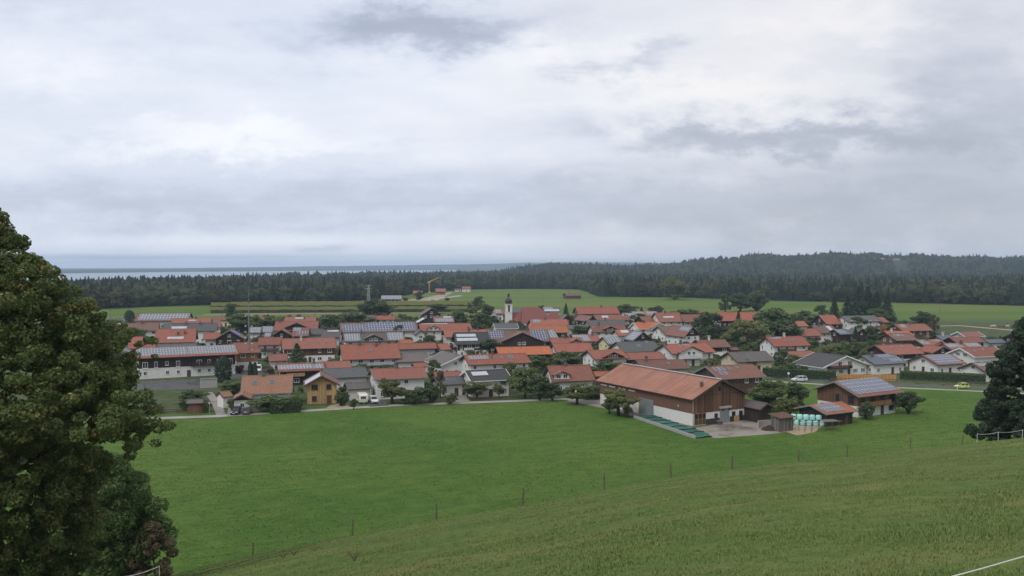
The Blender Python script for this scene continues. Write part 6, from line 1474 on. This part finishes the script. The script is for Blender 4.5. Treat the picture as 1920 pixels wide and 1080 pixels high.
for k, (x, y, rz, m_, lb) in enumerate(((1862, 614, 10, 'wall_offwhite', 'pale cow farthest left in the little herd'), (1868, 614.6, 190, 'wall_cream', 'cream cow second from left in the herd'), (1875, 615.2, 160, 'chimney_brick', 'brown cow in the middle of the herd'), (1883, 615, 20, 'chimney_brick', 'brown cow right of the middle in the herd'), (1889, 614.2, 5, 'wall_offwhite', 'pale cow farthest right in the little herd'))): cow(x, y, rz, m_, lb)
# ------------------------------------------------------------------ pasture fence on the crest of the slope
fpts = [(470, 25), (658, 31), (817, 30), (980, 35), (1133, 30), (1260, 28), (1375, 26), (1500, 24), (1592, 23), (1710, 20), (1808, 17)]
fr_ = thing('pasture_fence', 'long pasture fence of thin weathered posts and wire along the slope crest', 'fence', on_hill(980, interp(980, CREST) - .5)); og = fr_.location.copy(); tops = []
for px_, hpx in fpts:
    p = on_hill(px_, interp(px_, CREST) - .4) - og; h = hpx / FPX * interp(px_, CREST); ln_ = Vector((rp.uniform(-.06, .06), rp.uniform(-.06, .06), 0))
    b_ = MB(); b_.tube([p + Vector((0, 0, -.3)), p + Vector((0, 0, h)) + ln_], [.075, .06], 6); b_.build('post', M['post_wood'], fr_); tops.append((p, h))
for f in (.92, .55):
    for (p, h), (q, g_) in zip(tops[:-1], tops[1:]):
        b_ = MB(); pts = [p.lerp(q, k / 6) + Vector((0, 0, (h + (g_ - h) * k / 6) * f - .12 * math.sin(math.pi * k / 6))) for k in range(7)]; b_.tube(pts, .004, 3, 0, False); b_.build('wire', M['metal_grey'], fr_)
def tape_fence(pts, label, hgt, pm='whitepaint', rad_=.012, sag=.14):
    P_ = [on_hill(px_, Y) for px_, Y in pts]; o = thing('electric_fence', label, 'fence', P_[0]); og = P_[0].copy()
    for p in P_: b_ = MB(); b_.tube([p - og + Vector((0, 0, -.2)), p - og + Vector((rp.uniform(-.05, .05), 0, hgt))], .022, 5); b_.build('post', M[pm], o)
    for a, c in zip(P_[:-1], P_[1:]):
        b_ = MB(); b_.tube([(a - og).lerp(c - og, k / 8) + Vector((0, 0, hgt - .06 - sag * math.sin(math.pi * k / 8))) for k in range(9)], rad_, 4, 0, False); b_.build('tape', M['whitepaint'], o)
tape_fence([(58, 59), (130, 60), (212, 61), (293, 61)], 'white electric tape fence at the lower left under the trees', 1.15, 'whitepaint', .022)
tape_fence([(1560, 4.9), (2010, 6.6)], 'white electric tape crossing the lower right corner', .8, 'whitepaint', .004, .02)
tape_fence([(1836, 108), (1876, 108), (1921, 110), (1960, 112)], 'white electric tape fence before the dark tree at the right edge', 1.15, 'whitepaint', .018)
# ------------------------------------------------------------------ near trees
def big_tree(name, label, px_, Y, prof, nclump, nleaf, size, leaf, cr_, r_seed, flat=.75, limbs=14, trunk_r=.45, z_lo=None, up=.35, sq=(1, 1, .75)):
    r_ = np.random.default_rng(r_seed); p = on_hill(px_, Y); o = thing(name, label, 'tree', p, 0)
    zs = [a for a, _ in prof]; rs_ = [b_ for _, b_ in prof]; C, Rr = [], []
    wz = np.array([max(.3, b_) for b_ in rs_])
    zz_ = np.interp(r_.uniform(0, 1, nclump), np.concatenate([[0], np.cumsum((wz[1:] + wz[:-1]) / 2 * np.diff(zs))]) / np.sum((wz[1:] + wz[:-1]) / 2 * np.diff(zs)), zs)
    for z in zz_:
        rm = np.interp(z, zs, rs_); a = r_.uniform(0, 6.283); f = r_.uniform(.35, 1.0) ** .6 * (1 + .12 * math.sin(3 * a + z) + .10 * math.sin(5 * a - 1.9 * z)) * r_.choice((1, 1, 1, 1.12))
        cr1 = r_.uniform(*cr_); C.append((math.cos(a) * max(0, rm * f - cr1 * .5), math.sin(a) * max(0, rm * f - cr1 * .5), z - p.z)); Rr.append(cr1)
    b_ = MB(); Ht = zs[-1] - p.z
    b_.tube([(0, 0, -.6), (.1, 0, Ht * .25), (-.1, .1, Ht * .55), (0, 0, Ht * .95)], [trunk_r * 1.15, trunk_r, trunk_r * .6, .05], 10); b_.build('trunk', M['bark'], o, True)
    for i in range(limbs):
        k = int(r_.integers(len(C))); c = Vector(C[k]); z0 = max(.8, c.z - c.xy.length * .55); lb = MB().tube([(0, 0, z0), (c.x * .5, c.y * .5, (z0 + c.z) / 2 + .3), tuple(c)], [trunk_r * .32, trunk_r * .18, .03], 5)
        lb.build('limb', M['bark'], o, True)
    v = leaf_cloud(C, Rr, nleaf, size, r_, flat, up, sq); link('crown', quads_mesh('crown', v, M['leaf_' + leaf]), o); return o
zt = lambda y, Y: CAMZ - (y - HORIZ) / FPX * Y
mprof = [(zt(1100, 45), 4.0), (zt(1000, 45), 5.2), (zt(900, 45), 6.3), (zt(830, 45), 7.0), (zt(760, 45), 7.9), (zt(700, 45), 7.9), (zt(640, 45), 6.4), (zt(560, 45), 4.9), (zt(500, 45), 3.2), (zt(440, 45), 1.5), (zt(400, 45), .8), (zt(380, 45), .2)]
big_tree('maple_tree', 'large maple with yellowing leaf clusters filling the left picture edge', -25, 45, mprof, 2300, 340000, .08, 'maple', (.22, .62), 5, .8, 26, .5, None, .25, (1, 1, .7))
cprof = [(zt(1085, 66), 1.8), (zt(1020, 66), 3.6), (zt(960, 66), 3.5), (zt(900, 66), 2.1), (zt(868, 66), .5)]
big_tree('cherry_tree', 'smaller dark green cherry tree at the foot of the maple', 214, 66, cprof, 190, 46000, .14, 'cherry', (.5, 1.0), 8, .38, 10, .18, None, .1, (1, 1, .85))
bprof = [(zt(1100, 65), 1.2), (zt(1060, 65), 2.0), (zt(1020, 65), 1.7), (zt(988, 65), .4)]
o = big_tree('twiggy_shrub', 'grey-brown twiggy shrub right below the cherry tree', 282, 65, bprof, 40, 8000, .11, 'brown', (.35, .6), 9, .5, 8, .07); o['category'] = 'shrub'
rprof = [(zt(850, 128), 7.6), (zt(830, 128), 8.4), (zt(800, 128), 8.4), (zt(780, 128), 8.2), (zt(740, 128), 7.0), (zt(700, 128), 6.0), (zt(660, 128), 4.4), (zt(620, 128), 2.6), (zt(575, 128), .4)]
big_tree('yew_tree', 'broad dark tree cut by the right picture edge behind the slope', 1942, 128, rprof, 620, 90000, .2, 'conifer', (.5, 1.0), 12, .7, 10, .5, None, .3)
# dock weeds on the slope
for k, (px_, py_, s, lb) in enumerate(((662, 1056, .5, 'tall rust-brown dock stalk below the second fence post'), (548, 1046, .4, 'rust-brown dock clump left of the tall dock stalk'), (528, 1050, .35, 'rust-brown dock clump nearer the left fence post'), (586, 1038, .35, 'small rust-brown weed beside the fence line'))):
    lo_, hi_ = 5.0, 120.0
    Yg = min(np.arange(8, interp(px_, CREST), .5), key=lambda Y: abs(to_px(on_hill(px_, Y))[1] - py_)); p = on_hill(px_, Yg)
    o = thing('dock_plant', lb, 'weed', p, 0, 'dock weeds on the slope'); r_ = random.Random(k)
    for i in range(6):
        b_ = MB(); a = r_.uniform(0, 6.28); h = s * r_.uniform(.6, 1.0); b_.tube([(0, 0, -.05), (math.cos(a) * .12, math.sin(a) * .12, h * .5), (math.cos(a) * .3, math.sin(a) * .3, h)], [.012, .01, .005], 4); b_.build('stalk', M['rust'], o)
        v = leaf_cloud([(math.cos(a) * .2, math.sin(a) * .2, h * .7), (math.cos(a) * .28, math.sin(a) * .28, h * .9)], [.16 * s + .05, .12 * s + .04], 45, .011, np.random.default_rng(i), .6); link('seed_head', quads_mesh('seeds', v, M['rust']), o)
# ------------------------------------------------------------------ grass on the near slope
n = 260000; r_ = np.random.default_rng(3)
Yg = np.exp(r_.uniform(math.log(7), math.log(112), n)); pg = r_.uniform(-120, 2050, n); ok = Yg < itp(pg, CREST) + 2; Yg, pg = Yg[ok], pg[ok]; n = len(Yg)
Xg = (pg - 960) / FPX * Yg; Zg = terrain(Xg, Yg); dens = vnoise(Xg, Yg, 1.7) + .6 * vnoise(Xg + 40, Yg, .6)
keep = dens + r_.uniform(-.8, .8, n) > -.25; Xg, Yg, Zg, dens = Xg[keep], Yg[keep], Zg[keep], dens[keep]; n = len(Xg)
B = []
for k in range(3):
    a = r_.uniform(0, 6.283, n); h = r_.uniform(.012, .034, n) * (1 + .9 * np.clip(dens, 0, 1)) * (1 + Yg / 130); wd_ = .005 + .00045 * Yg; lean = r_.uniform(.2, .9, n) * h
    ox_, oy_ = r_.normal(0, .05, n), r_.normal(0, .05, n); bx_, by_ = Xg + ox_, Yg + oy_
    B.append(np.stack([np.stack([bx_ - np.sin(a) * wd_, by_ + np.cos(a) * wd_, Zg - .02], 1), np.stack([bx_ + np.sin(a) * wd_, by_ - np.cos(a) * wd_, Zg - .02], 1), np.stack([bx_ + np.cos(a) * lean, by_ + np.sin(a) * lean, Zg + h], 1)], 1).reshape(-1, 3))
tag(link('grass', quads_mesh('grass', np.concatenate(B), M['grass_blade'], 3)), 'short tufted pasture grass on the near slope', 'grass', kind='stuff')
# short grass standing up out of the flat meadow
n = 230000; Ym = r_.uniform(92, 232, n); pm = r_.uniform(150, 1980, n); Xm = (pm - 960) / FPX * Ym; qm = HORIZ + CAMZ * FPX / Ym
lim = np.interp(pm, [150, 235, 400, 640, 1000, 1062, 1190, 1310, 1345, 1390, 1440, 1480, 1535, 1560, 1600, 1700, 1980], [795, 790, 785, 771, 755, 757, 787, 828, 828, 824, 820, 818, 816, 800, 796, 737, 746])
ok = (qm > lim) & (Ym > itp(pm, CREST) + 12) & ((vnoise(Xm, Ym, 1.3) + vnoise(Xm, Ym, 9) + r_.uniform(-1, 1, n)) > -.1); Xm, Ym = Xm[ok], Ym[ok]; n = len(Xm); Zm = terrain(Xm, Ym)
a = r_.uniform(0, 6.283, n); h = r_.uniform(.05, .13, n); wd_ = r_.uniform(.05, .14, n); le = r_.uniform(.3, 1.4, n) * h
tag(link('meadow_grass', quads_mesh('meadow_grass', np.stack([np.stack([Xm - np.sin(a) * wd_, Ym + np.cos(a) * wd_, Zm - .01], 1), np.stack([Xm + np.sin(a) * wd_, Ym - np.cos(a) * wd_, Zm - .01], 1), np.stack([Xm + np.cos(a) * le, Ym + np.sin(a) * le, Zm + h], 1)], 1).reshape(-1, 3), M['meadow_blade'], 3)), 'short mown grass of the flat green meadow', 'grass', kind='stuff')
# ------------------------------------------------------------------ farms on the wooded hill
H('S', 1640, 1662, 486.4, 483.6, 'tan', 'offwhite', 58.3, 'far farmhouse with pale orange roof on the wooded hill', yaw=8, z0=53.0, W=12)
H('S', 1674, 1688, 487.0, 484.4, 'tan', 'offwhite', 57.2, 'smaller far farm roof right of it on the wooded hill', yaw=8, z0=53.0, W=11)
H('S', 1683, 1700, 503.4, 501.2, 'tan', 'white', 29.5, 'tiny far orange roof low on the wooded hill slope', yaw=8, z0=24.0, W=11)
# ------------------------------------------------------------------ the wood
def grid_pts(x0, x1, y0, y1, st, jit, rg):
    gx, gy = np.meshgrid(np.arange(x0, x1, st), np.arange(y0, y1, st)); gx = gx.ravel() + rg.uniform(-jit, jit, gx.size) * st; gy = gy.ravel() + rg.uniform(-jit, jit, gy.size) * st; return gx, gy
rg = np.random.default_rng(21); XS, YS, SC = [], [], []
for (x0, x1, y0, y1, st, lo, hi, ysel) in ((-1100, 1500, 560, 1500, 7.0, 2, 55, (0, 1500)), (-1300, 1700, 560, 2000, 12.0, 55, 1e9, (0, 2000)), (-1800, 2500, 2000, 3150, 17.0, 55, 1e9, (2000, 3150))):
    gx, gy = grid_pts(x0, x1, y0, y1, st, .45, rg); p_ = 960 + FPX * gx / gy; fe_ = CAMZ * FPX / (itp(np.clip(p_, -600, 2600), FEDGE) - HORIZ); dpt = gy - fe_
    m_ = (p_ > -260) & (p_ < 2180) & (dpt > lo) & (dpt <= hi) & (gy < itp(p_, FBACK)) & (gy >= ysel[0]) & (gy < ysel[1])
    m_ &= ~((p_ > 1628) & (p_ < 1704) & (gy > 2480) & (gy < 2760)) & ~((p_ > 1676) & (p_ < 1706) & (gy > 2150) & (gy < 2560))
    XS.append(gx[m_]); YS.append(gy[m_]); SC.append(np.full(m_.sum(), 1.0 if st < 16 else 1.25))
X_, Y_, S_ = map(np.concatenate, (XS, YS, SC)); Z_ = terrain(X_, Y_); nF = len(X_)
con = (rg.uniform(0, 1, nF) < (.36 + .42 * vnoise(X_, Y_, 60)))
hgt = np.where(Y_ > 1900, rg.uniform(.75, 1.3, nF), 1.0) * np.where(con, rg.uniform(13, 23, nF), rg.uniform(11, 20, nF)) * (1 + .15 * vnoise(X_, Y_, 120))
wid = np.where(con, rg.uniform(1.5, 2.6, nF), rg.uniform(1.3, 2.3, nF)) * S_
fm = bpy.data.meshes.new('forest'); fm.from_pydata(np.stack([X_, Y_, Z_ - .3], 1).tolist(), [], [])
a = fm.attributes.new('conifer', 'BOOLEAN', 'POINT'); a.data.foreach_set('value', con)
a = fm.attributes.new('scl', 'FLOAT_VECTOR', 'POINT'); a.data.foreach_set('vector', np.stack([wid, wid, hgt / 10], 1).astype(np.float32).ravel())
a = fm.attributes.new('rot', 'FLOAT_VECTOR', 'POINT'); a.data.foreach_set('vector', np.stack([np.zeros(nF), np.zeros(nF), rg.uniform(0, 6.28, nF)], 1).astype(np.float32).ravel())
a = fm.attributes.new('pick', 'INT', 'POINT'); a.data.foreach_set('value', rg.integers(0, 3, nF).astype(np.int32))
fo = tag(link('forest', fm), 'wide dark mixed wood of spruces and leafy trees behind the meadows', 'forest', kind='stuff')
ng = bpy.data.node_groups.new('forest_nodes', 'GeometryNodeTree')
ng.interface.new_socket('Geometry', in_out='INPUT', socket_type='NodeSocketGeometry'); ng.interface.new_socket('Geometry', in_out='OUTPUT', socket_type='NodeSocketGeometry')
gi, go = ng.nodes.new('NodeGroupInput'), ng.nodes.new('NodeGroupOutput'); jn = ng.nodes.new('GeometryNodeJoinGeometry'); L_ = ng.links.new
def attr(nm, tp_):
    n_ = ng.nodes.new('GeometryNodeInputNamedAttribute'); n_.data_type = tp_; n_.inputs[0].default_value = nm; return [s for s in n_.outputs if s.enabled and s.name == 'Attribute'][0]
ac_, asc, art, apk = attr('conifer', 'BOOLEAN'), attr('scl', 'FLOAT_VECTOR'), attr('rot', 'FLOAT_VECTOR'), attr('pick', 'INT')
nt_ = ng.nodes.new('FunctionNodeBooleanMath'); nt_.operation = 'NOT'; L_(ac_, nt_.inputs[0])
for sel, kinds, mt in ((ac_, ('cone',), 'leaf_forest_c'), (nt_.outputs[0], ('round', 'oval'), 'leaf_forest_d')):
    src = []; seen = set()
    for o, c, kd in TREES:
        if kd in kinds and c.data.name not in seen and len(src) < 3: src.append(c); seen.add(c.data.name)
    gt = ng.nodes.new('GeometryNodeGeometryToInstance')
    for c in src:
        oi = ng.nodes.new('GeometryNodeObjectInfo'); oi.inputs['Object'].default_value = c; oi.inputs['As Instance'].default_value = False
        sm = ng.nodes.new('GeometryNodeSetMaterial'); sm.inputs['Material'].default_value = M[mt]; L_(oi.outputs['Geometry'], sm.inputs['Geometry']); L_(sm.outputs[0], gt.inputs[0])
    ip = ng.nodes.new('GeometryNodeInstanceOnPoints'); ip.inputs['Pick Instance'].default_value = True
    L_(gi.outputs[0], ip.inputs['Points']); L_(sel, ip.inputs['Selection']); L_(gt.outputs[0], ip.inputs['Instance']); L_(apk, ip.inputs['Instance Index']); L_(art, ip.inputs['Rotation']); L_(asc, ip.inputs['Scale']); L_(ip.outputs[0], jn.inputs[0])
L_(jn.outputs[0], go.inputs[0])
md = fo.modifiers.new('wood', 'NODES'); md.node_group = ng
# ------------------------------------------------------------------ low garden greenery between the houses
rg = np.random.default_rng(77); gx = rg.uniform(-230, 330, 16000); gy = rg.uniform(205, 600, 16000)
p_ = 960 + FPX * gx / gy; q_ = HORIZ + CAMZ * FPX / gy; ln_y = np.interp(p_, [150, 400, 640, 1000, 1110, 1130, 1440, 1450, 1700, 1900], [780, 772, 758, 744, 742, 700, 700, 702, 708, 716])
ok = (p_ > 170) & (p_ < 1930) & ~((p_ > 1755) & (q_ < 638)) & ~((p_ > 1330) & (q_ < 606)) & ~((p_ < 460) & (q_ < 606)) & (q_ < ln_y - 3) & (q_ > 598) & ~((p_ < 620) & (q_ > 684) & (q_ < 735)) & ~((p_ > 1290) & (q_ > 692)) & ~((p_ < 440) & (q_ > 733))
for root, c, Lr, W_, lb_ in BUILT:
    a = root.rotation_euler[2]; dx_, dy_ = gx - c.x, gy - c.y; lx, ly = dx_ * math.cos(a) + dy_ * math.sin(a), -dx_ * math.sin(a) + dy_ * math.cos(a)
    ok &= ~((np.abs(lx) < Lr / 2 + .9) & (np.abs(ly) < W_ / 2 + .9))
idx_ = np.where(ok)[0][:2600]; gx, gy = gx[idx_], gy[idx_]; nG = len(gx); hg = rg.uniform(1.0, 2.2, nG) + 2.6 * rg.uniform(0, 1, nG) ** 2; wg_ = hg * rg.uniform(.9, 1.5, nG)
gmh = bpy.data.meshes.new('garden_greenery'); gmh.from_pydata(np.stack([gx, gy, np.zeros(nG)], 1).tolist(), [], [])
a = gmh.attributes.new('scl', 'FLOAT_VECTOR', 'POINT'); a.data.foreach_set('vector', np.stack([wg_ / 8, wg_ / 8, hg / 10], 1).astype(np.float32).ravel())
a = gmh.attributes.new('rot', 'FLOAT_VECTOR', 'POINT'); a.data.foreach_set('vector', np.stack([np.zeros(nG), np.zeros(nG), rg.uniform(0, 6.28, nG)], 1).astype(np.float32).ravel())
a = gmh.attributes.new('pick', 'INT', 'POINT'); a.data.foreach_set('value', rg.integers(0, 3, nG).astype(np.int32))
go_ = tag(link('garden_greenery', gmh), 'low garden greenery filling the gaps between the village houses', 'greenery', kind='stuff')
ng = bpy.data.node_groups.new('greenery_nodes', 'GeometryNodeTree'); L_ = ng.links.new
ng.interface.new_socket('Geometry', in_out='INPUT', socket_type='NodeSocketGeometry'); ng.interface.new_socket('Geometry', in_out='OUTPUT', socket_type='NodeSocketGeometry')
gi, go = ng.nodes.new('NodeGroupInput'), ng.nodes.new('NodeGroupOutput'); asc, art, apk = attr('scl', 'FLOAT_VECTOR'), attr('rot', 'FLOAT_VECTOR'), attr('pick', 'INT')
gt = ng.nodes.new('GeometryNodeGeometryToInstance'); seen = set()
for o, c, kd in TREES:
    if kd == 'bush' and c.data.name not in seen:
        seen.add(c.data.name); oi = ng.nodes.new('GeometryNodeObjectInfo'); oi.inputs['Object'].default_value = c
        sm = ng.nodes.new('GeometryNodeSetMaterial'); sm.inputs['Material'].default_value = M[('leaf_green', 'leaf_dark', 'leaf_olive')[len(seen) - 1]]; L_(oi.outputs['Geometry'], sm.inputs['Geometry']); L_(sm.outputs[0], gt.inputs[0])
ip = ng.nodes.new('GeometryNodeInstanceOnPoints'); ip.inputs['Pick Instance'].default_value = True
L_(gi.outputs[0], ip.inputs['Points']); L_(gt.outputs[0], ip.inputs['Instance']); L_(apk, ip.inputs['Instance Index']); L_(art, ip.inputs['Rotation']); L_(asc, ip.inputs['Scale']); L_(ip.outputs[0], go.inputs[0])
go_.modifiers.new('greenery', 'NODES').node_group = ng
# ------------------------------------------------------------------ air
hz_ = MB(); hz_.box(-15200, 15200, -15200, 15200, -9, 118)
hm_ = bpy.data.materials.new('haze'); hm_.use_nodes = True; ht = NT(hm_.node_tree); ht.n.clear()
pv = ht.node('ShaderNodeVolumePrincipled'); pv.inputs['Color'].default_value = (.62, .78, 1.0, 1); pv.inputs['Density'].default_value = 1.0e-4; pv.inputs['Anisotropy'].default_value = 0.0
ou = ht.node('ShaderNodeOutputMaterial'); ht.l.new(pv.outputs[0], ou.inputs['Volume'])
tag(hz_.build('haze', hm_), 'thin bluish haze over the whole plain', 'haze', kind='stuff')
